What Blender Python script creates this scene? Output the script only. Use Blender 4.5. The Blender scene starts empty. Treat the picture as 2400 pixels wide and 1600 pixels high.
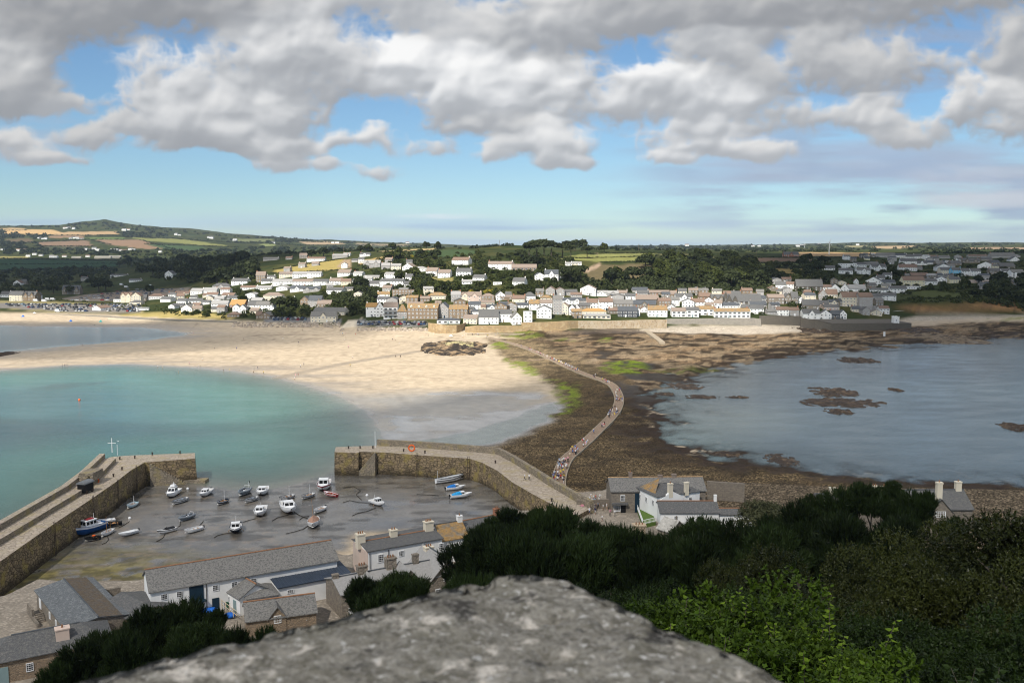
import bpy, bmesh, math, random
import numpy as np
from mathutils import Vector, Matrix

random.seed(7); RNG = np.random.default_rng(7)
SC = bpy.context.scene
COL = SC.collection

# ------------------------------------------------------------------ camera
F, H, HOR = 2100.0, 64.0, 585.0            # focal length in photo pixels, eye height (m), eye-level row
TH = math.atan((800 - HOR) / F)
CT, ST = math.cos(TH), math.sin(TH)
cam_d = bpy.data.cameras.new('camera'); cam = bpy.data.objects.new('camera', cam_d); COL.objects.link(cam)
cam.location = (0, 0, H); cam.rotation_euler = (math.radians(90) - TH, 0, 0)
cam_d.sensor_width = 36; cam_d.lens = 36 * F / 2400; cam_d.clip_start = 0.05; cam_d.clip_end = 60000
cam_d.dof.use_dof = True; cam_d.dof.focus_distance = 320; cam_d.dof.aperture_fstop = 7.0
SC.camera = cam
SC.view_settings.view_transform = 'Standard'; SC.view_settings.look = 'None'
SC.view_settings.exposure = 0.58; SC.view_settings.gamma = 1
SC.cycles.max_bounces = 5; SC.cycles.diffuse_bounces = 2; SC.cycles.glossy_bounces = 2
SC.cycles.transmission_bounces = 2; SC.cycles.transparent_max_bounces = 12; SC.cycles.volume_bounces = 0
SC.cycles.caustics_reflective = False; SC.cycles.caustics_refractive = False
SC.cycles.use_denoising = True; SC.cycles.filter_width = 1.1

# sun: behind the camera, a little to the left, high
SUN = Vector((-0.30, -0.60, 0.74)).normalized()
sun_d = bpy.data.lights.new('sun', 'SUN'); sun = bpy.data.objects.new('sun', sun_d); COL.objects.link(sun)
sun_d.energy = 5.0; sun_d.angle = math.radians(0.9); sun_d.color = (1.0, 0.955, 0.88)
sun.rotation_euler = SUN.to_track_quat('Z', 'Y').to_euler(); sun.location = (0, -50, 150)

# ------------------------------------------------------------------ noise
def _hash(ix, iy, seed):
    h = (ix.astype(np.int64) * 374761393 + iy.astype(np.int64) * 668265263 + seed * 974634777) & 0xFFFFFFFF
    h = ((h ^ (h >> 13)) * 1274126177) & 0xFFFFFFFF
    return ((h ^ (h >> 16)) & 0xFFFFFF) / float(0xFFFFFF)
def vnoise(x, y, seed=0):
    x = np.asarray(x, float); y = np.asarray(y, float)
    ix = np.floor(x); iy = np.floor(y); fx = x - ix; fy = y - iy
    fx = fx * fx * fx * (fx * (fx * 6 - 15) + 10); fy = fy * fy * fy * (fy * (fy * 6 - 15) + 10)
    a = _hash(ix, iy, seed); b = _hash(ix + 1, iy, seed); c = _hash(ix, iy + 1, seed); d = _hash(ix + 1, iy + 1, seed)
    return (a * (1 - fx) + b * fx) * (1 - fy) + (c * (1 - fx) + d * fx) * fy
def fbm(x, y, o=4, seed=0, g=0.5):
    s = 0; a = 1; t = 0
    x = np.asarray(x, float); y = np.asarray(y, float)
    for k in range(o):
        s = s + a * vnoise(x + 17.3 * k, y - 9.1 * k, seed + k * 7); t += a; a *= g; x = x * 2.03; y = y * 2.03
    return s / t
def sstep(a, b, x):
    t = np.clip((x - a) / (b - a), 0, 1); return t * t * (3 - 2 * t)

# ------------------------------------------------------------------ sky: Nishita blue with painted-in-numpy cumulus
def blur(a, r):
    """separable box blur, three passes"""
    r = max(1, int(r))
    for _ in range(3):
        for ax in (0, 1):
            p = np.concatenate([np.repeat(a.take([0], ax), r + 1, ax), a, np.repeat(a.take([-1], ax), r, ax)], ax); c = np.cumsum(p, ax)
            n_ = a.shape[ax]; a = (c.take(range(2 * r + 1, 2 * r + 1 + n_), ax) - c.take(range(0, n_), ax)) / (2 * r + 1)
    return a
def paint_clouds(W, Hh, x0, y0, sc, clouds, veils, seed=3):
    """cumulus as a thickness field of heaped billows, shaded by its relief under a high sun behind the viewer; linear RGBA"""
    rng = np.random.default_rng(seed)
    yy, xx = np.mgrid[0:Hh, 0:W].astype(np.float64)
    X = x0 + xx / sc; Y = y0 + yy / sc
    wx = (fbm(X / 130, Y / 100, 4, 51) - .5) * 70; wy = (fbm(X / 130, Y / 100, 4, 57) - .5) * 50
    Xw, Yw = X + wx, Y + wy
    T = np.zeros(X.shape); TOP = np.zeros(X.shape); WT = np.full(X.shape, 1e-5); LO = np.zeros(X.shape); HI = np.zeros(X.shape)
    for (cx, cy, a, b, lo, hi, flat) in clouds:
        i0, i1 = max(0, int((cx - 1.8 * a - x0) * sc)), min(W, int((cx + 1.8 * a - x0) * sc)); j0, j1 = max(0, int((cy - 1.9 * b - y0) * sc)), min(Hh, int((cy + 1.7 * b - y0) * sc))
        if i1 <= i0 or j1 <= j0: continue
        s = np.s_[j0:j1, i0:i1]; u = (Xw[s] - cx) / a; v = (Yw[s] - cy) / b; v = np.where(v > 0, v * 1.35, v); d2 = u * u + v * v
        t = np.clip(1 - d2 / 2.0, 0, 1) ** 2; m = t ** 3 + 1e-6
        T[s] += t; LO[s] += m * lo; HI[s] += m * hi; TOP[s] += m * np.clip(-v * .62 + .42, 0, 1); WT[s] += m
    HS = np.zeros(X.shape)                                    # heaped puffs: hemispheres, the highest wins
    for (cx, cy, a, b, lo, hi, flat) in clouds:
        for k in range(int(a * b / 520) + 6):
            an = rng.uniform(0, 2 * math.pi); rr = math.sqrt(rng.uniform()) * .95; px, py = cx + math.cos(an) * rr * a, cy + math.sin(an) * rr * b * (.95 if math.sin(an) < 0 else .7); r = max(14, b * rng.uniform(.16, .46)); rx = r * rng.uniform(1.0, 1.5)
            i0, i1 = max(0, int((px - rx * 1.6 - x0) * sc)), min(W, int((px + rx * 1.6 - x0) * sc)); j0, j1 = max(0, int((py - r * 1.6 - y0) * sc)), min(Hh, int((py + r * 1.6 - y0) * sc))
            if i1 <= i0 or j1 <= j0: continue
            s = np.s_[j0:j1, i0:i1]; d2 = ((Xw[s] - px) / rx) ** 2 + ((Yw[s] - py) / r) ** 2; HS[s] = np.maximum(HS[s], np.sqrt(np.clip(1 - d2, 0, 1)) * (r / 60) ** .6 * rng.uniform(.75, 1.15))
    LO /= WT; HI /= WT; TOP /= WT; LO, HI = LO * .70 + .17, HI * .76 + .20
    HS = blur(HS, 3 * sc)
    def billow(s, o, sd): 
        r = 0; a = 1; t = 0
        for k in range(o): r = r + a * np.abs(2 * vnoise(Xw / s * 2.05 ** k + 3.1 * k, Yw / (s * .78) * 2.05 ** k, sd + 5 * k) - 1); t += a; a *= .56
        return 1 - r / t * 1.25
    bl = billow(120, 6, 11); f2 = fbm(Xw / 300, Yw / 170, 5, 23)
    bl2 = billow(46, 5, 77); bl3 = billow(20, 4, 99)
    Tn = T * 1.25 + HS * .55 + (bl - .48) * 1.25 + (bl2 - .48) * .62 + (bl3 - .48) * .26 + (f2 - .5) * 1.7 - .36
    al = sstep(-.05, 1.05, Tn + .25 * (fbm(X / 28, Y / 22, 4, 88) - .5)); al = al * sstep(.01, .16, T)
    hgt = np.tanh(np.clip(Tn, 0, 4) * .45) * 1.7 + HS * 1.5 + (bl - .5) * .8 + (bl2 - .5) * .7 + (bl3 - .5) * .22
    sh = np.zeros(X.shape)
    for r, k in ((1.6, .55), (4, 1.2), (9, 1.6), (22, 1.3)):
        g = blur(hgt, r * sc); gy, gx = np.gradient(g); sh += k * (gy * 1.0 + gx * .42) * sc * r * .34
    lum = .20 + .56 * TOP + sh * 1.25 + (bl - .5) * .34 + (f2 - .5) * .5; lum = np.where(lum < .25, .25 * np.exp((lum - .25) / .25 * .8), lum); lum = np.clip(lum, 0, 1.06) 
    edge = sstep(.9, .1, Tn) * .10
    v = LO + (HI - LO) * np.clip(lum + edge, 0, 1.05); tint = (1 - np.clip(lum, 0, 1)) + 1.6 * sstep(1.1, .2, Tn) * sstep(.9, .3, lum)
    rgb = np.stack([v * (1.005 - .045 * tint), v * (1 - .005 * tint) + .001, v * (.985 + .055 * tint) + .008], -1)
    out_rgb = np.zeros(X.shape + (3,)); out_a = np.zeros(X.shape)
    for (cx, cy, a, b, col, dens, st) in veils:
        d = ((X - cx) / a) ** 2 + ((Y - cy) / b) ** 2; nn = fbm(X / (90 * st), Y / 34, 6, int(abs(cx)) % 97); m = np.clip(sstep(1.0, 0.1, d) * dens * sstep(0.30, 0.66, nn), 0, .95); c = np.array(col) * (0.86 + 0.3 * f2)[..., None]
        out_rgb = out_rgb * (1 - m)[..., None] + c * m[..., None]; out_a = out_a + m * (1 - out_a)
    al = np.clip(al, 0, 1) * .985
    out_rgb = out_rgb * (1 - al)[..., None] + rgb * al[..., None]; out_a = out_a + al * (1 - out_a)
    out_rgb /= np.maximum(out_a, 1e-4)[..., None]
    return np.dstack([np.clip(out_rgb, .02, 1.1), np.clip(out_a, 0, 1)]).astype(np.float32)
def make_image(name, arr):
    h, w = arr.shape[:2]
    im = bpy.data.images.new(name, w, h, alpha=True, float_buffer=True)
    im.colorspace_settings.name = 'Non-Color'; im.alpha_mode = 'CHANNEL_PACKED'
    im.pixels.foreach_set(np.ascontiguousarray(arr[::-1]).ravel()); im.update(); im.pack()
    return im
CLOUDS = [  # centre x, y, half width, half height (photo pixels), base and top radiance, flat base
    (-120, 150, 300, 160, .22, .62, .5), (200, -60, 420, 130, .20, .40, .6), (250, 60, 400, 95, .17, .32, .5), (560, 10, 230, 70, .20, .42, .5),
    (60, 240, 130, 60, .26, .52, .6), (40, 345, 100, 44, .40, .66, .5), (225, 340, 70, 36, .36, .56, .6), (120, 380, 110, 18, .42, .62, .6), (290, 300, 70, 30, .38, .6, .6), (170, 260, 90, 30, .36, .55, .6), (760, 395, 60, 20, .42, .7, .6), (1000, 360, 70, 26, .42, .7, .6), (1190, 345, 60, 30, .42, .72, .6), (2120, 330, 110, 36, .4, .66, .6), (1760, 360, 100, 26, .42, .72, .6), (940, 40, 90, 60, .35, .7, .6), (1640, 120, 140, 50, .34, .7, .6),
    (390, 225, 120, 110, .33, .85, .6), (700, 120, 190, 190, .30, .82, .75), (560, 285, 240, 85, .30, .80, .6), (470, 330, 150, 42, .30, .74, .6), (690, 355, 110, 40, .33, .72, .6),
    (660, 385, 70, 22, .42, .72, .6), (860, 330, 90, 46, .40, .80, .6), (870, 405, 70, 20, .42, .68, .6),
    (1010, 60, 120, 90, .40, .66, .7), (1080, 215, 190, 105, .38, .98, .55), (960, 150, 70, 60, .42, .98, .6), (1110, 300, 170, 42, .32, .62, .6), (1140, 370, 60, 30, .42, .68, .6),
    (1300, 80, 210, 115, .25, .66, .6), (1420, 230, 230, 85, .33, .94, .6), (1560, 215, 170, 62, .36, .95, .6), (1300, 340, 95, 62, .33, .86, .7), (1330, 380, 70, 22, .40, .84, .5),
    (1480, 20, 220, 90, .25, .48, .6), (1900, 10, 520, 120, .21, .46, .6), (2100, -60, 520, 120, .2, .42, .6), (1660, 240, 130, 80, .38, .97, .55), (1620, 325, 140, 55, .38, .88, .6), (1580, 368, 75, 24, .45, .9, .5),
    (1900, 165, 330, 95, .28, .62, .6), (1840, 290, 120, 50, .36, .72, .6), (2030, 285, 110, 50, .38, .74, .6), (2290, 265, 130, 92, .33, .76, .65), (2380, 120, 130, 110, .30, .56, .6), (2560, 250, 220, 150, .3, .66, .6),
    (700, -90, 380, 90, .28, .7, .6), (1250, -120, 420, 100, .28, .7, .6), (0, -250, 500, 130, .22, .6, .6), (900, -280, 480, 120, .25, .75, .6), (1700, -260, 480, 130, .24, .7, .6), (2500, -200, 380, 150, .24, .66, .6),
]
VEILS = [(1200, 575, 3200, 95, (.50, .68, .86), .75, 9.0), (2150, 450, 860, 140, (.40, .50, .66), .95, 3.0), (2000, 400, 560, 80, (.42, .50, .64), .8, 3.0), (1850, 390, 420, 60, (.36, .47, .64), .7, 2.4), (2300, 430, 260, 60, (.55, .60, .70), .7, 2.0),
         (1250, 527, 520, 16, (.40, .56, .76), .8, 4.0), (1900, 530, 600, 20, (.46, .58, .76), .7, 4.0), (2300, 470, 220, 26, (.72, .76, .82), .7, 2.0), (1050, 507, 160, 8, (.78, .84, .9), .7, 2.0),
         (140, 520, 180, 8, (.42, .58, .76), .6, 3.0), (2100, 150, 420, 130, (.33, .42, .58), .7, 2.0), (60, 330, 240, 70, (.38, .47, .6), .6, 1.5), (1750, 330, 420, 70, (.36, .46, .62), .7, 2.0), (2150, 550, 420, 10, (.72, .8, .88), .6, 4.0)]
PX0, PY0, PSC = -220, -260, 0.52
PW, PH = int(2840 * PSC), int(860 * PSC)
front_img = make_image('front_clouds', paint_clouds(PW, PH, PX0, PY0, PSC, CLOUDS, VEILS))
_r = np.random.default_rng(5)
RC = [(_r.uniform(-200, 14400), _r.uniform(-3300, 330), _r.uniform(150, 420), _r.uniform(60, 170), .26, .8, .6) for _ in range(330)]
rest = paint_clouds(1024, 256, -200, -3000, 1024 / 14400, RC, [], 8)      # rows: elevation 90 -> 0 over 3600 px
rest_full = np.zeros((512, 1024, 4), np.float32); rest_full[:256] = rest
rest_img = make_image('rest_clouds', rest_full)

wd = bpy.data.worlds.new('World'); SC.world = wd; wd.use_nodes = True
nt = wd.node_tree; nt.nodes.clear()
def nd(t, **k):
    n = nt.nodes.new(t)
    for a, b in k.items(): setattr(n, a, b)
    return n
def mth(op, a, b=None, c=None):
    n = nd('ShaderNodeMath', operation=op)
    for i, v in enumerate((a, b, c)):
        if v is None: continue
        if isinstance(v, (int, float)): n.inputs[i].default_value = v
        else: nt.links.new(v, n.inputs[i])
    return n.outputs[0]
tc = nd('ShaderNodeTexCoord'); sx = nd('ShaderNodeSeparateXYZ'); nt.links.new(tc.outputs['Generated'], sx.inputs[0])
dx, dy, dz = sx.outputs
sky = nd('ShaderNodeTexSky'); sky.sky_type = 'NISHITA'; sky.sun_disc = False
sky.sun_elevation = math.asin(SUN.z); sky.sun_rotation = math.atan2(SUN.x, SUN.y)
sky.altitude = 0; sky.air_density = 1.0; sky.dust_density = 0.0; sky.ozone_density = 2.4
ysafe = mth('MAXIMUM', dy, 0.02)
u = mth('MULTIPLY_ADD', mth('DIVIDE', dx, ysafe), F / (PW / PSC), (1200 - PX0) / (PW / PSC))
v = mth('MULTIPLY_ADD', mth('DIVIDE', dz, ysafe), F / (PH / PSC), (PY0 + PH / PSC - HOR) / (PH / PSC))
cmb = nd('ShaderNodeCombineXYZ'); nt.links.new(u, cmb.inputs[0]); nt.links.new(v, cmb.inputs[1])
ti = nd('ShaderNodeTexImage', image=front_img, extension='CLIP', interpolation='Cubic'); nt.links.new(cmb.outputs[0], ti.inputs[0])
eu = mth('MULTIPLY_ADD', mth('ARCTAN2', dx, dy), 1 / (2 * math.pi), 0.5); ev = mth('MULTIPLY_ADD', mth('ARCSINE', dz), 1 / math.pi, 0.5)
cm2 = nd('ShaderNodeCombineXYZ'); nt.links.new(eu, cm2.inputs[0]); nt.links.new(ev, cm2.inputs[1])
te = nd('ShaderNodeTexImage', image=rest_img); nt.links.new(cm2.outputs[0], te.inputs[0])
def edge(x, w=0.05):
    a = nd('ShaderNodeMapRange', interpolation_type='SMOOTHSTEP'); nt.links.new(x, a.inputs[0]); a.inputs[1].default_value = 0; a.inputs[2].default_value = w
    b = nd('ShaderNodeMapRange', interpolation_type='SMOOTHSTEP'); nt.links.new(x, b.inputs[0]); b.inputs[1].default_value = 1; b.inputs[2].default_value = 1 - w
    return mth('MULTIPLY', a.outputs[0], b.outputs[0])
inside = mth('MULTIPLY', mth('MULTIPLY', edge(u), mth('GREATER_THAN', dy, 0.05)), mth('SUBTRACT', 1.0, mth('GREATER_THAN', v, 0.999)))
vm = nd('ShaderNodeMapRange', interpolation_type='SMOOTHSTEP'); nt.links.new(v, vm.inputs[0]); vm.inputs[1].default_value = 1; vm.inputs[2].default_value = 0.9
inside = mth('MULTIPLY', inside, vm.outputs[0])
mixc = nd('ShaderNodeMix', data_type='RGBA'); nt.links.new(inside, mixc.inputs[0]); nt.links.new(te.outputs[0], mixc.inputs[6]); nt.links.new(ti.outputs[0], mixc.inputs[7])
mixa = nd('ShaderNodeMix', data_type='FLOAT'); nt.links.new(inside, mixa.inputs[0]); nt.links.new(te.outputs[1], mixa.inputs[2]); nt.links.new(ti.outputs[1], mixa.inputs[3])
SKY_STRENGTH = 0.076
tint = nd('ShaderNodeMix', data_type='RGBA', blend_type='MULTIPLY'); tint.inputs[0].default_value = 1.0; nt.links.new(sky.outputs[0], tint.inputs[6]); tint.inputs[7].default_value = (0.70, 0.86, 0.97, 1)
bg1 = nd('ShaderNodeBackground'); nt.links.new(tint.outputs[2], bg1.inputs[0]); bg1.inputs[1].default_value = SKY_STRENGTH
bg2 = nd('ShaderNodeBackground'); nt.links.new(mixc.outputs[2], bg2.inputs[0]); bg2.inputs[1].default_value = 0.68
ms = nd('ShaderNodeMixShader'); nt.links.new(mixa.outputs[0], ms.inputs[0]); nt.links.new(bg1.outputs[0], ms.inputs[1]); nt.links.new(bg2.outputs[0], ms.inputs[2])
wo = nd('ShaderNodeOutputWorld'); nt.links.new(ms.outputs[0], wo.inputs[0])
wd.cycles.sampling_method = 'MANUAL'; wd.cycles.sample_map_resolution = 512

# ------------------------------------------------------------------ photo pixel <-> place
def ray(px, py):
    a, b = (px - 1200) / F, (800 - py) / F
    return Vector((a, CT + b * ST, -ST + b * CT))
def G(px, py, z=0.0):
    r = ray(px, py); t = (z - H) / r.z
    return Vector((r.x * t, r.y * t, z))
def at(px, py, D):
    r = ray(px, py); t = D / r.y
    return Vector((r.x * t, D, H + r.z * t))
def proj(p):
    w = p[1] * CT - (p[2] - H) * ST; upv = p[1] * ST + (p[2] - H) * CT
    return 1200 + F * p[0] / w, 800 - F * upv / w
# ------------------------------------------------------------------ materials
MATS = {}
def pm(name, col, rough=0.8, var=0.25, scale=1.0, bump=0.0, col2=None, thr=(0.4, 0.7), metal=0.0, detail=5, stretch=(1, 1, 1), spec=0.15, obj=True, bscale=None):
    """principled material: base colour broken by noise, optional second colour in patches, optional bump"""
    if name in MATS: return MATS[name]
    m = bpy.data.materials.new(name); m.use_nodes = True; t = m.node_tree; N = t.nodes; L = t.links
    b = N['Principled BSDF']; b.inputs['Roughness'].default_value = rough; b.inputs['Metallic'].default_value = metal
    b.inputs['Specular IOR Level'].default_value = spec
    tcn = N.new('ShaderNodeTexCoord'); mp = N.new('ShaderNodeMapping'); mp.inputs['Scale'].default_value = stretch
    L.new(tcn.outputs['Object' if obj else 'Generated'], mp.inputs[0])
    n1 = N.new('ShaderNodeTexNoise'); n1.inputs['Scale'].default_value = scale; n1.inputs['Detail'].default_value = detail; L.new(mp.outputs[0], n1.inputs[0])
    mr = N.new('ShaderNodeMapRange'); L.new(n1.outputs[0], mr.inputs[0]); mr.inputs[1].default_value = 0.25; mr.inputs[2].default_value = 0.75
    mr.inputs[3].default_value = 1 - var; mr.inputs[4].default_value = 1 + var
    cur = None
    if col2 is not None:
        n2 = N.new('ShaderNodeTexNoise'); n2.inputs['Scale'].default_value = scale * 0.33; n2.inputs['Detail'].default_value = 6; L.new(mp.outputs[0], n2.inputs[0])
        r2 = N.new('ShaderNodeMapRange'); L.new(n2.outputs[0], r2.inputs[0]); r2.inputs[1].default_value = thr[0]; r2.inputs[2].default_value = thr[1]
        mx = N.new('ShaderNodeMix'); mx.data_type = 'RGBA'; L.new(r2.outputs[0], mx.inputs[0]); mx.inputs[6].default_value = (*col, 1); mx.inputs[7].default_value = (*col2, 1); cur = mx.outputs[2]
    vm_ = N.new('ShaderNodeVectorMath'); vm_.operation = 'SCALE'; L.new(mr.outputs[0], vm_.inputs['Scale'])
    if cur is None: vm_.inputs[0].default_value = col
    else: L.new(cur, vm_.inputs[0])
    L.new(vm_.outputs[0], b.inputs['Base Color'])
    if bump:
        bn = N.new('ShaderNodeBump'); bn.inputs['Strength'].default_value = bump; bn.inputs['Distance'].default_value = 0.05
        if bscale:
            n3 = N.new('ShaderNodeTexNoise'); n3.inputs['Scale'].default_value = bscale; n3.inputs['Detail'].default_value = 4; L.new(mp.outputs[0], n3.inputs[0]); L.new(n3.outputs[0], bn.inputs['Height'])
        else: L.new(n1.outputs[0], bn.inputs['Height'])
        L.new(bn.outputs[0], b.inputs['Normal'])
    MATS[name] = m; return m
def stone_mat(name, c1, c2, mortar, scale=1.6, lichen=None, rough=0.9, squash=(1, 1, 1.7), wet=0.0):
    """coursed rubble: voronoi stones with recessed mortar"""
    if name in MATS: return MATS[name]
    m = bpy.data.materials.new(name); m.use_nodes = True; t = m.node_tree; N = t.nodes; L = t.links
    b = N['Principled BSDF']; b.inputs['Roughness'].default_value = rough; b.inputs['Specular IOR Level'].default_value = 0.1
    tcn = N.new('ShaderNodeTexCoord'); mp = N.new('ShaderNodeMapping'); mp.inputs['Scale'].default_value = squash; L.new(tcn.outputs['Object'], mp.inputs[0])
    v1 = N.new('ShaderNodeTexVoronoi'); v1.inputs['Scale'].default_value = scale; L.new(mp.outputs[0], v1.inputs[0])
    v2 = N.new('ShaderNodeTexVoronoi'); v2.feature = 'DISTANCE_TO_EDGE'; v2.inputs['Scale'].default_value = scale; L.new(mp.outputs[0], v2.inputs[0])
    sp = N.new('ShaderNodeSeparateColor'); L.new(v1.outputs['Color'], sp.inputs[0])
    mx = N.new('ShaderNodeMix'); mx.data_type = 'RGBA'; L.new(sp.outputs[0], mx.inputs[0]); mx.inputs[6].default_value = (*c1, 1); mx.inputs[7].default_value = (*c2, 1)
    r = N.new('ShaderNodeMapRange'); L.new(v2.outputs[0], r.inputs[0]); r.inputs[1].default_value = 0.02; r.inputs[2].default_value = 0.10
    m2 = N.new('ShaderNodeMix'); m2.data_type = 'RGBA'; L.new(r.outputs[0], m2.inputs[0]); m2.inputs[6].default_value = (*mortar, 1); L.new(mx.outputs[2], m2.inputs[7]); cur = m2.outputs[2]
    nz = N.new('ShaderNodeTexNoise'); nz.inputs['Scale'].default_value = 0.35; nz.inputs['Detail'].default_value = 7; L.new(tcn.outputs['Object'], nz.inputs[0])
    if lichen is not None:
        r3 = N.new('ShaderNodeMapRange'); L.new(nz.outputs[0], r3.inputs[0]); r3.inputs[1].default_value = 0.52; r3.inputs[2].default_value = 0.66; r3.inputs[4].default_value = 0.75
        m3 = N.new('ShaderNodeMix'); m3.data_type = 'RGBA'; L.new(r3.outputs[0], m3.inputs[0]); L.new(cur, m3.inputs[6]); m3.inputs[7].default_value = (*lichen, 1); cur = m3.outputs[2]
    if wet:
        # the band the tide covers: dark weed growth below about 3.5 m above low water
        ge = N.new('ShaderNodeNewGeometry'); sz = N.new('ShaderNodeSeparateXYZ'); L.new(ge.outputs['Position'], sz.inputs[0])
        ad = N.new('ShaderNodeMath'); ad.operation = 'MULTIPLY_ADD'; L.new(nz.outputs[0], ad.inputs[0]); ad.inputs[1].default_value = 3.5; L.new(sz.outputs[2], ad.inputs[2])
        r4 = N.new('ShaderNodeMapRange'); L.new(ad.outputs[0], r4.inputs[0]); r4.inputs[1].default_value = wet + 1.2; r4.inputs[2].default_value = wet + 3.0; r4.inputs[3].default_value = 0.8; r4.inputs[4].default_value = 0
        m4 = N.new('ShaderNodeMix'); m4.data_type = 'RGBA'; L.new(r4.outputs[0], m4.inputs[0]); L.new(cur, m4.inputs[6]); m4.inputs[7].default_value = (0.035, 0.028, 0.018, 1); cur = m4.outputs[2]
    L.new(cur, b.inputs['Base Color'])
    bn = N.new('ShaderNodeBump'); bn.inputs['Strength'].default_value = 0.8; bn.inputs['Distance'].default_value = 0.12; L.new(r.outputs[0], bn.inputs['Height']); L.new(bn.outputs[0], b.inputs['Normal'])
    MATS[name] = m; return m

# ------------------------------------------------------------------ mesh builder
class MB:
    def __init__(s): s.v = []; s.f = []; s.m = []
    def add(s, vs, fs, mi=0):
        o = len(s.v); s.v.extend([tuple(p) for p in vs]); s.f.extend([tuple(o + i for i in f) for f in fs]); s.m.extend([mi] * len(fs)); return s
    def box(s, c, d, rz=0, mi=0, taper=1.0):
        cx, cy, cz = c; hx, hy, hz = d[0] / 2, d[1] / 2, d[2] / 2; co, si = math.cos(rz), math.sin(rz); vs = []
        for z, k in ((-hz, 1), (hz, taper)):
            for x, y in ((-hx, -hy), (hx, -hy), (hx, hy), (-hx, hy)):
                x *= k; y *= k; vs.append((cx + x * co - y * si, cy + x * si + y * co, cz + z))
        return s.add(vs, [(3, 2, 1, 0), (4, 5, 6, 7), (0, 1, 5, 4), (1, 2, 6, 5), (2, 3, 7, 6), (3, 0, 4, 7)], mi)
    def prism(s, poly, z0, z1, mi=0, top=None, batter=None):
        n = len(poly); lo = batter or poly
        vs = [(p[0], p[1], z0) for p in lo] + [(p[0], p[1], z1) for p in poly]
        s.add(vs, [(i, (i + 1) % n, n + (i + 1) % n, n + i) for i in range(n)], mi)
        s.add([vs[n + i] for i in range(n)], [tuple(range(n))], mi if top is None else top)
        return s.add([vs[i] for i in range(n)], [tuple(reversed(range(n)))], mi)
    def tube(s, pts, r, n=6, mi=0, cap=True):
        pts = [Vector(p) for p in pts]; rs = r if isinstance(r, (list, tuple)) else [r] * len(pts); vs = []
        for i, p in enumerate(pts):
            d = (pts[min(i + 1, len(pts) - 1)] - pts[max(i - 1, 0)]); d = d.normalized() if d.length > 1e-9 else Vector((0, 0, 1))
            a = d.cross(Vector((0, 0, 1)) if abs(d.z) < 0.9 else Vector((1, 0, 0))).normalized(); b = d.cross(a)
            for k in range(n):
                t = 2 * math.pi * k / n; vs.append(p + (a * math.cos(t) + b * math.sin(t)) * rs[i])
        fs = [(i * n + k, i * n + (k + 1) % n, (i + 1) * n + (k + 1) % n, (i + 1) * n + k) for i in range(len(pts) - 1) for k in range(n)]
        if cap: fs += [tuple(reversed(range(n))), tuple((len(pts) - 1) * n + k for k in range(n))]
        return s.add(vs, fs, mi)
    def loft(s, rings, mi=0, closed=True, caps=True):
        n = len(rings[0]); vs = [p for r in rings for p in r]; fs = []
        for i in range(len(rings) - 1):
            for k in range(n if closed else n - 1): fs.append((i * n + k, i * n + (k + 1) % n, (i + 1) * n + (k + 1) % n, (i + 1) * n + k))
        if caps: fs += [tuple(reversed(range(n))), tuple((len(rings) - 1) * n + k for k in range(n))]
        return s.add(vs, fs, mi)
    def ball(s, c, r, n=8, m=5, mi=0):
        r = r if isinstance(r, (tuple, list)) else (r, r, r); rings = []
        for j in range(1, m):
            t = math.pi * j / m - math.pi / 2
            rings.append([(c[0] + r[0] * math.cos(t) * math.cos(2 * math.pi * k / n), c[1] + r[1] * math.cos(t) * math.sin(2 * math.pi * k / n), c[2] + r[2] * math.sin(t)) for k in range(n)])
        return s.loft(rings, mi)
    def mesh(s, name, mats, smooth=False):
        me = bpy.data.meshes.new(name); me.from_pydata(s.v, [], s.f)
        for m in (mats if isinstance(mats, (list, tuple)) else [mats]): me.materials.append(m)
        if len(me.materials) > 1: me.polygons.foreach_set('material_index', s.m)
        if smooth: me.polygons.foreach_set('use_smooth', [True] * len(s.f))
        me.update(); return me
    def build(s, name, mats, parent=None, smooth=False, loc=None, rz=0):
        o = bpy.data.objects.new(name, s.mesh(name, mats, smooth)); COL.objects.link(o)
        if parent is not None: o.parent = parent
        if loc is not None: o.location = loc
        o.rotation_euler.z = rz; return o
def put(name, me, parent=None, loc=(0, 0, 0), rot=(0, 0, 0), scale=(1, 1, 1)):
    o = bpy.data.objects.new(name, me); COL.objects.link(o); o.parent = parent
    o.location = loc; o.rotation_euler = rot; o.scale = scale; return o
def thing(name, label, cat, loc=(0, 0, 0), rz=0, group=None):
    o = bpy.data.objects.new(name, None); COL.objects.link(o); o.location = loc; o.rotation_euler.z = rz; o.empty_display_size = 0.2
    return tag(o, label, cat, group)
def tag(o, label, cat, group=None, kind=None):
    if label: o['label'] = label
    if cat: o['category'] = cat
    if group: o['group'] = group
    if kind: o['kind'] = kind
    return o

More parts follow.
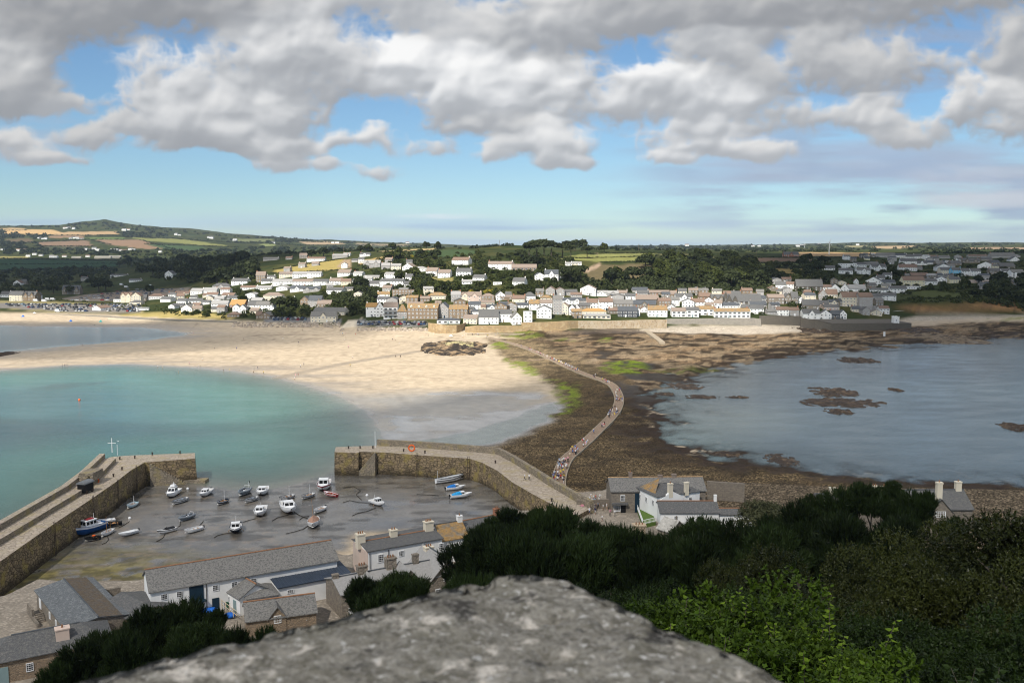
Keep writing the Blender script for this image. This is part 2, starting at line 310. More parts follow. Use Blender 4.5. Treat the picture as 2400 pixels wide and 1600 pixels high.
# ------------------------------------------------------------------ land form
def wxy(poly): return np.array([(G(*p)[:2] if len(p) == 3 else G(p[0], p[1], 0)[:2]) for p in poly])
def sdf(P, X, Y):
    """signed distance to polygon P, positive outside"""
    d = np.full(X.shape, 1e18); ins = np.zeros(X.shape, bool); n = len(P)
    for i in range(n):
        ax, ay = P[i]; bx, by = P[(i + 1) % n]; ex, ey = bx - ax, by - ay; wx_, wy_ = X - ax, Y - ay
        t = np.clip((wx_ * ex + wy_ * ey) / (ex * ex + ey * ey + 1e-12), 0, 1)
        d = np.minimum(d, (wx_ - ex * t) ** 2 + (wy_ - ey * t) ** 2)
        c = ((ay > Y) != (by > Y)) & (X < (bx - ax) * (Y - ay) / (by - ay + 1e-12) + ax); ins ^= c
    d = np.sqrt(d); return np.where(ins, -d, d)
BAY = wxy([(-1500, 930), (-300, 880), (0, 868), (150, 858), (300, 854), (450, 862), (560, 872), (650, 886), (720, 905), (800, 930), (850, 958), (880, 990), (895, 1020), (905, 1045), (830, 1080),
           (785, 1112), (720, 1130), (640, 1146), (560, 1148), (460, 1137), (345, 1128), (300, 1075, 6.5), (165, 1150, 6.5), (0, 1258, 6.5), (-400, 1500, 6.5), (-1500, 1700, 6.5)])
STRIP = wxy([(905, 1040), (1000, 1030), (1100, 1012), (1210, 978), (1270, 950), (1300, 945), (1312, 955), (1290, 985), (1215, 1022), (1130, 1047), (1050, 1056), (960, 1060)])
LAGOON = wxy([(-900, 752), (0, 764), (150, 767), (330, 768), (440, 782), (340, 797), (180, 808), (60, 818), (0, 826), (-900, 850)])
RSEA = wxy([(4000, 740), (2800, 770), (2400, 786), (2245, 794), (2100, 812), (1940, 822), (1840, 832), (1690, 852), (1670, 868), (1590, 888), (1540, 905), (1510, 935), (1530, 980), (1540, 1020), (1590, 1056),
            (1670, 1072), (1755, 1087), (1870, 1107), (2040, 1128), (2195, 1138), (2400, 1152), (2900, 1170), (4000, 1200)])
ISLAND = np.vstack([wxy([(-900, 1500, 3), (0, 1432, 2), (85, 1375, 3), (215, 1382, 3), (330, 1378, 3), (790, 1296, 3), (815, 1318, 3), (835, 1283, 3), (1080, 1236, 3), (1190, 1214, 3), (1260, 1212, 3), (1335, 1172, 3),
                         (1400, 1166, 3), (1425, 1150, 3), (1660, 1142, 3), (1900, 1155, 3), (2150, 1160, 3), (2450, 1165, 3), (3200, 1200, 3)]), [(900, -50), (-900, -50)]])
PROF = {  # photo column: (distance, height) along the sight line over land
    -900: [(860, 0), (900, 3), (960, 6), (2300, 8), (3300, 30), (4600, 90), (6200, 190), (8000, 220), (14000, 240)],
    0: [(800, 0), (854, 3), (900, 6), (960, 5.5), (1700, 6.5), (2300, 9), (2800, 18), (3300, 38), (3800, 55), (4600, 108), (5500, 185), (6200, 223), (7500, 225), (14000, 230)],
    150: [(790, 0), (840, 3), (890, 6), (960, 5.5), (1700, 7), (2300, 10), (2800, 20), (3300, 40), (3800, 56), (4600, 108), (5500, 188), (6200, 230), (7500, 225), (14000, 230)],
    255: [(780, 0), (830, 3), (880, 6), (1000, 6), (1700, 8), (2300, 12), (2800, 22), (3300, 40), (3800, 56), (4600, 105), (5500, 190), (6100, 266), (6600, 262), (7500, 225), (14000, 230)],
    340: [(770, 0), (815, 3), (860, 6), (1000, 7), (1400, 13), (1800, 22), (2300, 25), (2900, 24), (3500, 44), (4200, 80), (5200, 150), (6200, 228), (7500, 220), (14000, 220)],
    430: [(750, 0), (790, 3), (830, 6), (950, 9), (1300, 20), (1800, 36), (2200, 40), (2800, 28), (3500, 42), (4500, 85), (6200, 212), (7500, 205), (14000, 200)],
    600: [(710, 0), (750, 3), (780, 6), (900, 16), (1000, 26), (1100, 35), (1250, 47), (1450, 55), (2000, 42), (2600, 30), (3500, 45), (4500, 85), (6000, 153), (7500, 150), (14000, 150)],
    800: [(670, 0), (705, 3), (730, 7), (800, 14), (850, 20), (1000, 38), (1200, 53), (1500, 63), (2200, 50), (2900, 45), (4500, 80), (5500, 118), (7500, 120), (14000, 120)],
    1000: [(640, 0), (672, 3), (690, 7), (760, 16), (850, 31), (1000, 50), (1250, 62), (1600, 67), (2300, 55), (3500, 66), (5000, 92), (14000, 100)],
    1200: [(640, 0), (672, 3), (685, 7), (720, 12), (800, 29), (900, 44), (1050, 57), (1300, 68), (1700, 68), (2400, 58), (4500, 72), (6500, 84), (14000, 90)],
    1400: [(645, 0), (678, 3), (692, 7), (740, 12), (820, 22), (900, 35), (1000, 49), (1200, 60), (1500, 66), (2300, 58), (4500, 72), (6500, 88), (14000, 95)],
    1600: [(660, 0), (700, 2.6), (712, 8), (760, 14), (850, 24), (950, 40), (1100, 54), (1400, 62), (2000, 62), (3000, 60), (6500, 90), (14000, 100)],
    1800: [(670, 0), (712, 2.6), (727, 8), (800, 16), (900, 24), (1000, 36), (1150, 47), (1500, 57), (2200, 60), (3500, 62), (6500, 96), (14000, 105)],
    2000: [(700, 0), (745, 3), (765, 8), (850, 17), (950, 26), (1100, 39), (1300, 49), (1600, 55), (2500, 60), (3500, 64), (6500, 108), (14000, 110)],
    2150: [(740, 0), (800, 3), (815, 4), (830, 14), (900, 19), (1050, 29), (1250, 42), (1600, 54), (2500, 62), (3500, 66), (6500, 112), (14000, 115)],
    2400: [(750, 0), (815, 3), (826, 4), (845, 17), (950, 24), (1100, 36), (1300, 47), (1700, 56), (2500, 62), (3500, 66), (6500, 110), (14000, 115)],
    3200: [(760, 0), (830, 3), (850, 17), (950, 24), (1300, 47), (1700, 56), (2500, 62), (6500, 110), (14000, 115)],
}
US = np.concatenate([np.linspace(-1.1, -0.64, 26)[:-1], np.linspace(-0.64, 0.64, 430), np.linspace(0.64, 1.1, 26)[1:]])
_ys = [7.0]
while _ys[-1] < 14000:
    y = _ys[-1]; _ys.append(y + (max(0.8, y * y / (64 * 2100) * 2.2) if y < 1000 else y * 0.0105))
YS = np.array(_ys)
UU, YY = np.meshgrid(US, YS, indexing='ij'); XX = UU * YY
_k = sorted(PROF); _ku = np.array([(k - 1200) / F for k in _k])
_tab = np.array([np.interp(YS, [0] + [a for a, b in PROF[k]], [0] + [b for a, b in PROF[k]]) for k in _k])
def land(U, Yi):
    j = np.clip(np.searchsorted(_ku, U) - 1, 0, len(_k) - 2); t = np.clip((U - _ku[j]) / (_ku[j + 1] - _ku[j]), 0, 1)
    return _tab[j, Yi] * (1 - t) + _tab[j + 1, Yi] * t
_yi = np.broadcast_to(np.arange(len(YS)), UU.shape)
ZL = land(UU, _yi)
wob = (fbm(XX / 9, YY / 9, 4, 3) - 0.5) * 2; wob2 = (fbm(XX / 9, YY / 9, 4, 91) - 0.5) * 2
near = YY < 1300
def zone(P, amp=0.0):
    out = np.full(XX.shape, 1e4); out[near] = sdf(P, XX[near] + wob[near] * amp, YY[near] + wob2[near] * amp); return out
d_bay, d_strip, d_lag, d_sea, d_isl = zone(BAY, 1.5), zone(STRIP, 2), zone(LAGOON, 4), zone(RSEA, 9), zone(ISLAND, 0)
pale = sstep(20, -25, zone(wxy([(1530, 1000), (1560, 955), (1650, 945), (1790, 950), (1890, 975), (1850, 1005), (1700, 1030), (1600, 1040)]), 8))
tide = np.minimum(np.minimum(np.clip(d_bay * 0.02, -2.4, 1.0), np.clip(d_sea * 0.035, -2.5, 1.3)), np.minimum(np.clip(d_strip * 0.02, -0.06, 1.0), np.clip(d_lag * 0.012, -0.25, 1.0)))
SHINGLE = wxy([(1140, 797), (1190, 850), (1260, 885), (1310, 920), (1320, 950), (1280, 992), (1190, 1033), (1110, 1055), (1060, 1070), (1250, 1185), (1400, 1170), (1800, 1160), (2500, 1180), (2500, 1140), (1900, 1105), (1700, 1078), (1580, 1052), (1530, 1000), (1510, 930), (1480, 880), (1400, 862), (1280, 800)])
ROCKS = wxy([(1165, 790), (1260, 780), (1500, 786), (1600, 778), (1850, 775), (2000, 772), (2130, 768), (2250, 762), (2700, 752), (2700, 790), (2245, 798), (2100, 816), (1940, 828), (1840, 840), (1690, 860), (1590, 892), (1510, 935), (1450, 890), (1350, 840), (1250, 805)])
d_shi, d_rok = zone(SHINGLE, 4), zone(ROCKS, 9)
rocky = sstep(6, -10, d_rok) * (YY < 900)
rn = fbm(XX / 16, YY / 22, 5, 33); ridge = 1 - np.abs(2 * fbm(XX / 26, YY / 12, 4, 71) - 1)
shingly = sstep(4, -6, d_shi)
rag = sstep(34, 6, np.abs(d_sea)) * (YY < 720)
tide = tide + rag * ((fbm(XX / 7, YY / 8, 4, 131) - .5) * 1.5 + (fbm(XX / 2.6, YY / 3, 3, 137) - .5) * .5)
Z = ZL + tide + (tide > -0.5) * (rocky * ((rn - 0.45) * 2.6 + (ridge - 0.7) * 2.2) + shingly * ((fbm(XX / 3, YY / 3, 3, 14) - 0.5) * 0.5 + 0.35))
Z += (fbm(XX / 60, YY / 60, 4, 5) - 0.5) * np.clip((YY - 900) / 400, 0, 1) * 5 * (ZL > 8)
Z += (fbm(XX / 420, YY / 300, 5, 6) - 0.5) * np.clip((YY - 2600) / 1500, 0, 1) * 26
# the island the camera stands on: a steep wooded slope, then the level quay ground
nl = np.interp(YY, [0, 8, 60, 95, 120, 400], [30, 28, 11, 6.2, 5.5, 5.5]); nr = np.interp(YY, [0, 8, 20, 45, 90, 130, 165, 400], [51, 50, 45, 33, 15, 7.5, 5.5, 5.5])
wr = sstep(-0.16, 0.08, UU); isl = nl * (1 - wr) + nr * wr + (fbm(XX / 8, YY / 8, 3, 8) - 0.5) * 1.2 * (YY < 110)
wi = sstep(1.5, -2.5, d_isl); Z = np.where(YY < 420, Z * (1 - wi) + isl * wi, Z)
# chapel-rock-side runnel is colour only; the ground is now final
def zat(x, y):
    u = x / y; i = np.clip(np.searchsorted(US, u) - 1, 0, len(US) - 2); j = np.clip(np.searchsorted(YS, y) - 1, 0, len(YS) - 2)
    a = (u - US[i]) / (US[i + 1] - US[i]); b = (y - YS[j]) / (YS[j + 1] - YS[j])
    return Z[i, j] * (1 - a) * (1 - b) + Z[i + 1, j] * a * (1 - b) + Z[i, j + 1] * (1 - a) * b + Z[i + 1, j + 1] * a * b
_march = np.concatenate([np.linspace(20, 500, 420), np.linspace(500, 1600, 900)[1:], np.geomspace(1600, 9000, 420)[1:]])
def hit(px, py, dmin=60.0):
    """first ground point on the sight line beyond dmin; when the line clears the land, the crest it passes closest to"""
    r = ray(px, py); yv = _march[_march > dmin]; x = r.x / r.y * yv; z = H + r.z / r.y * yv; zt = zat(x, yv)
    k = np.nonzero(z <= zt)[0]
    if len(k) == 0: k = [int(np.argmin((z - zt)[yv < 2500]))]
    k = k[0]; return Vector((x[k], yv[k], zt[k]))

# ---- ground colours (real surface colours, zone by zone)
PXv = 1200 + F * XX / (YY * CT - (Z - H) * ST); PYv = 800 - F * (YY * ST + (Z - H) * CT) / (YY * CT - (Z - H) * ST)
C = np.zeros(XX.shape + (3,)); RG = np.full(XX.shape, 0.9); PEB = np.zeros(XX.shape); WEED = np.zeros(XX.shape)
def paint(m, col, rough=None, peb=None):
    global C, RG, PEB
    m = np.clip(m, 0, 1); C[:] = C * (1 - m)[..., None] + np.array(col) * m[..., None]
    if rough is not None: RG[:] = RG * (1 - m) + rough * m
    if peb is not None: PEB[:] = PEB * (1 - m) + peb * m
nbig = fbm(XX / 120, YY / 120, 5, 41); nmid = fbm(XX / 22, YY / 22, 5, 43); nsm = fbm(XX / 5, YY / 5, 4, 47); nstr = fbm(XX / 90, YY / 9, 4, 49)
paint(np.ones(XX.shape), (0.46, 0.372, 0.262), 0.75)                               # dry sand
paint(sstep(0.42, 0.62, nstr) * 0.5, (0.40, 0.32, 0.225))
paint(sstep(55, 6, np.minimum(d_bay, d_lag)) * (0.35 + 0.65 * sstep(0.35, 0.6, nstr)), (0.30, 0.245, 0.18), 0.32)   # damp sand by the water
paint(sstep(9, 0, np.minimum(d_bay, d_lag)), (0.23, 0.20, 0.155), 0.14)
d_flat = zone(wxy([(730, 905), (860, 925), (1000, 920), (1270, 925), (1310, 955), (1200, 1005), (1000, 1050), (890, 1045), (850, 965)]), 6)
paint(sstep(14, -18, d_flat), (0.265, 0.24, 0.20), 0.33)
paint(sstep(8, -10, d_flat) * sstep(0.56, 0.66, fbm(XX / 30, YY / 14, 4, 77)), (0.25, 0.24, 0.22), 0.10)            # standing films of water
paint(sstep(6, 0, d_strip), (0.26, 0.25, 0.23), 0.10)
MUD = wxy([(300, 1108), (345, 1128), (460, 1137), (560, 1148), (640, 1146), (720, 1130), (785, 1108), (1240, 1110), (1345, 1150), (1320, 1215), (830, 1260), (800, 1300), (330, 1380), (0, 1480), (-600, 1560), (-600, 1340), (0, 1330)])
d_mud = zone(MUD, 2)
mudm = sstep(3, -3, d_mud) * (YY < 330)
paint(mudm, (0.165, 0.152, 0.132), 0.26)
paint(mudm * sstep(0.46, 0.62, fbm(XX / 11, YY / 5, 5, 61)), (0.12, 0.114, 0.104), 0.13)
paint(mudm * sstep(0.54, 0.66, fbm(XX / 7, YY / 3.2, 5, 67)) * 0.75, (0.055, 0.047, 0.036), 0.32)
algae = mudm * sstep(150, 40, np.hypot(XX - G(60, 1420)[0], (YY - G(60, 1420)[1]) * 1.2) * 3.0)
paint(algae * sstep(0.35, 0.6, fbm(XX / 4, YY / 2, 5, 69)), (0.21, 0.175, 0.06), 0.7)
paint(algae * sstep(0.5, 0.62, fbm(XX / 3, YY / 1.6, 5, 70)), (0.10, 0.085, 0.035), 0.6)
paint(shingly, (0.135, 0.098, 0.054), 0.85, 1.0)
paint(shingly * sstep(0.45, 0.62, nmid) * 0.7, (0.09, 0.064, 0.034), 0.85, 1.0)
paint(shingly * sstep(430, 520, YY) * 0.8, (0.30, 0.225, 0.13), 0.85, 1.0)
paint(rocky, (0.225, 0.155, 0.09), 0.88, 0.8)
paint(rocky * sstep(0.47, 0.53, fbm(XX / 22, YY / 8, 6, 83)) * 0.92, (0.042, 0.030, 0.018), 0.8, 0.5)
paint(rocky * sstep(1.0, 0.2, tide) * sstep(0.3, 0.5, nmid) * 0.8, (0.038, 0.026, 0.015), 0.75, 0.6)
weedband = sstep(26, 3, d_sea) * sstep(0.42, 0.47, fbm(XX / 5, YY / 6, 5, 87) + 0.16 * sstep(18, 0, d_sea) - .03) * (YY < 760)
paint(weedband, (0.034, 0.020, 0.010), 0.7, 0.35)
paint(rocky * sstep(0.50, 0.56, fbm(XX / 7, YY / 4.5, 5, 151)) * 0.85, (0.036, 0.026, 0.016), 0.85, 0.5)
paint(rocky * sstep(0.54, 0.60, fbm(XX / 11, YY / 6, 5, 157)) * 0.6, (0.31, 0.235, 0.15), 0.9, 0.7)
paint(shingly * sstep(0.55, 0.61, fbm(XX / 6, YY / 5, 5, 163)) * 0.7, (0.05, 0.036, 0.02), 0.8, 0.8)
dkw = sstep(6, -6, zone(wxy([(1395, 828), (1480, 838), (1560, 860), (1580, 893), (1530, 910), (1500, 955), (1450, 920), (1420, 880), (1440, 868)]), 8)) * sstep(0.36, 0.46, nmid); paint(dkw, (0.045, 0.034, 0.022), 0.55, 0.4)
dk2 = sstep(6, -6, zone(wxy([(1310, 776), (1500, 778), (1505, 788), (1330, 790)]), 5)); paint(dk2 * 0.85, (0.075, 0.058, 0.045), 0.6, 0.3)
for gp, st in (([(1405, 868), (1440, 850), (1500, 852), (1520, 868), (1490, 882), (1430, 882)], .95), ([(1302, 908), (1350, 898), (1356, 935), (1338, 972), (1296, 985), (1318, 955)], .9), ([(1140, 808), (1195, 803), (1190, 822), (1150, 824)], .8),
               ([(1178, 842), (1225, 850), (1262, 885), (1230, 885)], .8), ([(1170, 789), (1250, 785), (1280, 797), (1200, 799)], .6), ([(1310, 795), (1345, 798), (1340, 806), (1300, 803)], .6), ([(1265, 893), (1310, 895), (1300, 905)], .7), ([(1410, 795), (1430, 798), (1425, 808), (1405, 806)], .6),
               ([(1520, 868), (1680, 862), (1690, 872), (1560, 880)], .35), ([(2300, 752), (2420, 748), (2420, 756), (2320, 758)], .5)):
    g = sstep(3, -3, zone(wxy(gp), 5)) * sstep(0.36, 0.55, fbm(XX / 4, YY / 5, 5, 99)) * st; paint(g, (0.17, 0.22, 0.022), 0.8, 0.5)
for bp in ([(1490, 767), (1780, 762), (1960, 766), (1950, 776), (1750, 780), (1600, 781), (1500, 779)], [(2030, 752), (2150, 740), (2450, 733), (2450, 746), (2200, 752), (2080, 758)]):
    paint(sstep(4, -3, zone(wxy([(a, b, 2) for a, b in bp]), 5)), (0.44, 0.38, 0.30), 0.85, 0.5)
dm_ = np.minimum(d_bay, d_lag); lines = sstep(.80, .97, np.sin(dm_ / 3.6 + 5 * fbm(XX / 45, YY / 45, 3, 171))) * sstep(60, 10, dm_) * (dm_ > 1); paint(lines * .28, (0.20, 0.165, 0.12))
paint((dm_ > 8) * (YY < 760) * (UU < -.02) * sstep(.60, .66, fbm(XX / 3.2, YY / 2.2, 4, 173)) * sstep(.48, .58, nbig) * .35, (0.27, 0.205, 0.14))
paint((YY > 600) * (YY < 860) * (UU < -.05) * sstep(.02, .0, np.abs(fbm(XX / 90, YY / 14, 4, 177) - .5)) * sstep(2.6, 1.4, Z) * sstep(.3, .8, Z) * .6, (0.16, 0.12, 0.08))
# runnel across the sand
run = zone(wxy([(640, 885), (760, 862), (880, 842), (985, 825), (985, 828), (880, 846), (762, 866), (645, 889)]), 1); paint(sstep(2.5, 0, run) * .75, (0.27, 0.215, 0.15), 0.4)
# island ground
paint(wi * (YY < 420), (0.29, 0.25, 0.20), 0.9, 0.25)
paint(wi * (YY < 420) * sstep(0.45, 0.6, nmid) * 0.6, (0.20, 0.175, 0.14), 0.9, 0.25)
paint(wi * (UU > 0.215) * (YY > 150) * (YY < 420), (.135, .105, .07), .88, 1.0)
paint(wi * ((isl > 7.2) | ((YY < 168) & (UU > -0.03)) | ((YY < 100) & (UU > -0.1))), (0.028, 0.034, 0.014), 0.95, 0.0)
# land: rough grass, gardens
lnd = sstep(3.6, 5.2, Z) * (YY > 560)
paint(lnd, (0.030, 0.040, 0.012), 0.95, 0.0)
paint(lnd * sstep(0.45, 0.65, nmid), (0.060, 0.060, 0.019))
paint(lnd * sstep(0.5, 0.7, nbig) * (YY > 1300) * 0.8, (0.056, 0.070, 0.026))
def ppoly(poly, col, soft=1.0, ymin=640, ymax=9000, **k):
    P = np.array(poly, float); m = (YY > ymin) & (YY < ymax) & (PXv > P[:, 0].min() - 20) & (PXv < P[:, 0].max() + 20) & (PYv > P[:, 1].min() - 12) & (PYv < P[:, 1].max() + 12)
    if not m.any(): return
    d = sdf(P * (1, 3), PXv[m], PYv[m] * 3); w = np.zeros(XX.shape); w[m] = sstep(soft * 1.6, -soft * 1.6, d); paint(w, col, **k)
ppoly([(-300, 700), (120, 706), (330, 716), (340, 735), (130, 733), (0, 722), (-300, 720)], (0.21, 0.18, 0.085), 2)       # dune grass
ppoly([(-100, 708), (60, 711), (330, 716), (330, 731), (200, 733), (110, 727), (-100, 716)], (0.17, 0.155, 0.14), 2)      # beach car park
ppoly([(140, 700), (200, 690), (300, 682), (445, 673), (445, 680), (330, 705), (180, 706)], (0.19, 0.16, 0.13), 2)         # upper car park
ppoly([(265, 738), (430, 728), (560, 742), (535, 750), (400, 746)], (0.34, 0.27, 0.10), 2)                                # dry lawn behind the beach
ppoly([(250, 742), (400, 747), (560, 752), (560, 757), (380, 753), (250, 748)], (0.50, 0.42, 0.30), 1)
ppoly([(620, 742), (720, 745), (800, 748), (800, 756), (620, 756)], (0.17, 0.165, 0.16), 1); ppoly([(800, 766), (815, 752), (850, 745), (850, 752), (835, 766)], (0.52, 0.45, 0.35), 1)
ppoly([(835, 750), (1000, 754), (1005, 764), (835, 763)], (0.18, 0.175, 0.17), 1)
FIELDS = [([(20, 538), (120, 538), (150, 546), (100, 551), (0, 546)], (.50, .33, .15)), ([(160, 543), (270, 542), (278, 549), (180, 551), (112, 551)], (.40, .27, .14)), ([(0, 534), (60, 535), (60, 539), (0, 539)], (.4, .28, .14)), ([(110, 553), (190, 551), (200, 557), (118, 558)], (.26, .17, .1)),
          ([(90, 568), (205, 563), (217, 577), (90, 576)], (.21, .14, .09)), ([(222, 562), (330, 562), (390, 582), (345, 584), (255, 573)], (.24, .155, .095)), ([(150, 558), (290, 556), (290, 561), (190, 562)], (.13, .17, .05)), ([(340, 572), (470, 576), (490, 588), (390, 585)], (.055, .085, .035)),
          ([(300, 557), (430, 560), (540, 577), (470, 574), (350, 565)], (.20, .20, .065)), ([(-60, 606), (272, 612), (276, 626), (-60, 634)], (.035, .07, .028)), ([(-60, 600), (70, 601), (60, 606), (-60, 605)], (.25, .22, .08)), ([(10, 560), (70, 558), (80, 568), (20, 568)], (.12, .09, .05)), ([(100, 577), (190, 577), (180, 584), (110, 584)], (.06, .065, .035)),
          ([(700, 566), (790, 566), (810, 572), (720, 574)], (.34, .25, .15)), ([(610, 572), (645, 572), (645, 576), (612, 577)], (.2, .22, .08)), ([(540, 560), (640, 560), (640, 566), (560, 568)], (.15, .16, .07)), ([(835, 570), (960, 573), (950, 577), (840, 576)], (.25, .2, .12)),
          ([(640, 634), (720, 618), (805, 607), (818, 620), (806, 631), (745, 636), (650, 640)], (.30, .235, .08)), ([(838, 612), (905, 600), (905, 606), (842, 622)], (.33, .24, .10)), ([(885, 589), (1022, 581), (1016, 586), (890, 590)], (.42, .32, .16)), ([(960, 588), (1085, 584), (1135, 590), (1060, 604), (965, 600)], (.05, .075, .03)),
          ([(788, 626), (806, 608), (822, 608), (824, 628), (812, 628)], (.30, .22, .14)), ([(880, 692), (915, 678), (918, 692), (885, 700)], (.14, .18, .04)), ([(878, 700), (915, 693), (918, 703), (885, 706)], (.40, .36, .03)), ([(1000, 650), (1060, 652), (1070, 668), (1010, 664)], (.22, .19, .07)),
          ([(1300, 606), (1360, 596), (1535, 600), (1500, 611), (1400, 613)], (.19, .19, .06)), ([(1370, 640), (1400, 619), (1520, 619), (1552, 635), (1540, 648), (1450, 656), (1385, 656)], (.115, .092, .048)), ([(1365, 632), (1408, 615), (1412, 620), (1378, 640)], (.30, .22, .15)), ([(1540, 595), (1660, 595), (1680, 607), (1580, 608)], (.15, .14, .06)),
          ([(1395, 595), (1540, 593), (1530, 598), (1400, 600)], (.2, .2, .07)), ([(1700, 608), (1800, 604), (1905, 606), (1905, 613), (1800, 613), (1740, 617)], (.16, .105, .07)), ([(1870, 591), (2060, 592), (2055, 602), (1872, 600)], (.44, .29, .15)), ([(1800, 628), (1890, 630), (1890, 645), (1830, 640)], (.24, .18, .07)), ([(1730, 616), (1870, 618), (1870, 624), (1760, 624)], (.12, .14, .045)),
          ([(2128, 686), (2180, 680), (2292, 694), (2280, 697), (2165, 697)], (.17, .19, .055)), ([(2045, 577), (2160, 575), (2110, 583), (2050, 582)], (.36, .26, .15)), ([(2260, 580), (2420, 580), (2420, 584), (2270, 584)], (.32, .22, .14)), ([(1980, 576), (2030, 575), (2035, 579), (1985, 580)], (.25, .22, .12))]
for p, c in FIELDS: ppoly(p, c, 0.8)
gz = np.gradient(Z, axis=1) / np.gradient(YY, axis=1)
cl = sstep(0.30, 0.55, gz) * (UU > 0.36) * (YY > 780) * (YY < 900); paint(cl, (0.30, 0.165, 0.075), 0.95, 0.3); paint(cl * sstep(0.5, 0.62, nsm) * 0.8, (0.15, 0.085, 0.045))
topc = (UU > 0.36) * (YY > 780) * (YY < 930) * (Z > 13.5) * sstep(0.3, 0.1, gz); paint(topc * 0.8, (0.045, 0.055, 0.02))

def grid_object(name, sel_u, sel_y, zarr, keep=None):
    xs, ys, zs = XX[np.ix_(sel_u, sel_y)], YY[np.ix_(sel_u, sel_y)], zarr[np.ix_(sel_u, sel_y)]
    nu, ny = xs.shape; idx = np.arange(nu * ny).reshape(nu, ny)
    quads = np.stack([idx[:-1, :-1], idx[1:, :-1], idx[1:, 1:], idx[:-1, 1:]], -1).reshape(-1, 4)
    if keep is not None:
        k = keep[np.ix_(sel_u, sel_y)]; kk = (k[:-1, :-1] | k[1:, :-1] | k[1:, 1:] | k[:-1, 1:]).ravel(); quads = quads[kk]
    used = np.unique(quads); remap = np.full(nu * ny, -1); remap[used] = np.arange(len(used)); quads = remap[quads]
    co = np.stack([xs.ravel()[used], ys.ravel()[used], zs.ravel()[used]], -1)
    me = bpy.data.meshes.new(name); me.vertices.add(len(co)); me.vertices.foreach_set('co', co.ravel().astype(np.float32))
    me.loops.add(quads.size); me.loops.foreach_set('vertex_index', quads.ravel().astype(np.int32)); me.polygons.add(len(quads))
    me.polygons.foreach_set('loop_start', np.arange(0, quads.size, 4, dtype=np.int32)); me.polygons.foreach_set('loop_total', np.full(len(quads), 4, np.int32))
    me.polygons.foreach_set('use_smooth', np.ones(len(quads), bool)); me.update(calc_edges=True); me.validate()
    o = bpy.data.objects.new(name, me); COL.objects.link(o)
    def attr(an, arr, color=False):
        a = arr[np.ix_(sel_u, sel_y)]
        if color:
            d = np.ones((len(used), 4), np.float32); d[:, :3] = a.reshape(-1, 3)[used]; at_ = me.attributes.new(an, 'FLOAT_COLOR', 'POINT'); at_.data.foreach_set('color', d.ravel())
        else:
            at_ = me.attributes.new(an, 'FLOAT', 'POINT'); at_.data.foreach_set('value', a.ravel()[used].astype(np.float32))
    return o, attr
allu, ally = np.arange(len(US)), np.arange(len(YS))
ground, ga = grid_object('ground', allu, ally, Z); ground['kind'] = 'structure'
ga('Col', C, True); ga('rgh', RG); ga('peb', PEB)
gm = bpy.data.materials.new('ground'); gm.use_nodes = True; t = gm.node_tree; N = t.nodes; L = t.links; b = N['Principled BSDF']
def attn(n):
    a = N.new('ShaderNodeAttribute'); a.attribute_name = n; return a
ac, ar, ap = attn('Col'), attn('rgh'), attn('peb')
geo = N.new('ShaderNodeNewGeometry')
def noise(sc, det=5, stretch=None):
    n = N.new('ShaderNodeTexNoise'); n.inputs['Scale'].default_value = sc; n.inputs['Detail'].default_value = det
    if stretch:
        mp = N.new('ShaderNodeMapping'); mp.inputs['Scale'].default_value = stretch; L.new(geo.outputs['Position'], mp.inputs[0]); L.new(mp.outputs[0], n.inputs[0])
    else: L.new(geo.outputs['Position'], n.inputs[0])
    return n.outputs[0]
def mrange(s, a, b_, c, d):
    r = N.new('ShaderNodeMapRange'); L.new(s, r.inputs[0]); r.inputs[1].default_value = a; r.inputs[2].default_value = b_; r.inputs[3].default_value = c; r.inputs[4].default_value = d; return r.outputs[0]
def mul(a, b_):
    m = N.new('ShaderNodeMath'); m.operation = 'MULTIPLY'; L.new(a, m.inputs[0])
    if isinstance(b_, float): m.inputs[1].default_value = b_
    else: L.new(b_, m.inputs[1])
    return m.outputs[0]
g1 = mrange(noise(0.22, 8), 0.25, 0.75, 0.80, 1.20); g2 = mrange(noise(1.7, 6), 0.25, 0.75, 0.88, 1.12)
vor = N.new('ShaderNodeTexVoronoi'); vor.inputs['Scale'].default_value = 2.6; vor.inputs['Randomness'].default_value = 1; L.new(geo.outputs['Position'], vor.inputs[0])
sep = N.new('ShaderNodeSeparateColor'); L.new(vor.outputs['Color'], sep.inputs[0])
pw = N.new('ShaderNodeMath'); pw.operation = 'POWER'; L.new(sep.outputs[0], pw.inputs[0]); pw.inputs[1].default_value = 2.2
peb = mrange(pw.outputs[0], 0, 1, 0.42, 2.5)
pk = mrange(vor.outputs['Distance'], 0.25, 0.75, 1.0, 0.55)
pmix = N.new('ShaderNodeMix'); pmix.data_type = 'FLOAT'; L.new(ap.outputs['Fac'], pmix.inputs[0]); pmix.inputs[2].default_value = 1; L.new(mul(peb, pk), pmix.inputs[3])
fac = mul(mul(g1, g2), pmix.outputs[0])
vs_ = N.new('ShaderNodeVectorMath'); vs_.operation = 'SCALE'; L.new(ac.outputs['Color'], vs_.inputs[0]); L.new(fac, vs_.inputs['Scale']); L.new(vs_.outputs[0], b.inputs['Base Color'])
L.new(ar.outputs['Fac'], b.inputs['Roughness']); L.new(mrange(ar.outputs['Fac'], 0.15, 0.85, 0.5, 0.04), b.inputs['Specular IOR Level'])
bh = N.new('ShaderNodeMath'); bh.operation = 'MULTIPLY_ADD'; L.new(mul(vor.outputs['Distance'], ap.outputs['Fac']), bh.inputs[0]); bh.inputs[1].default_value = -0.9; L.new(noise(0.9, 6), bh.inputs[2])
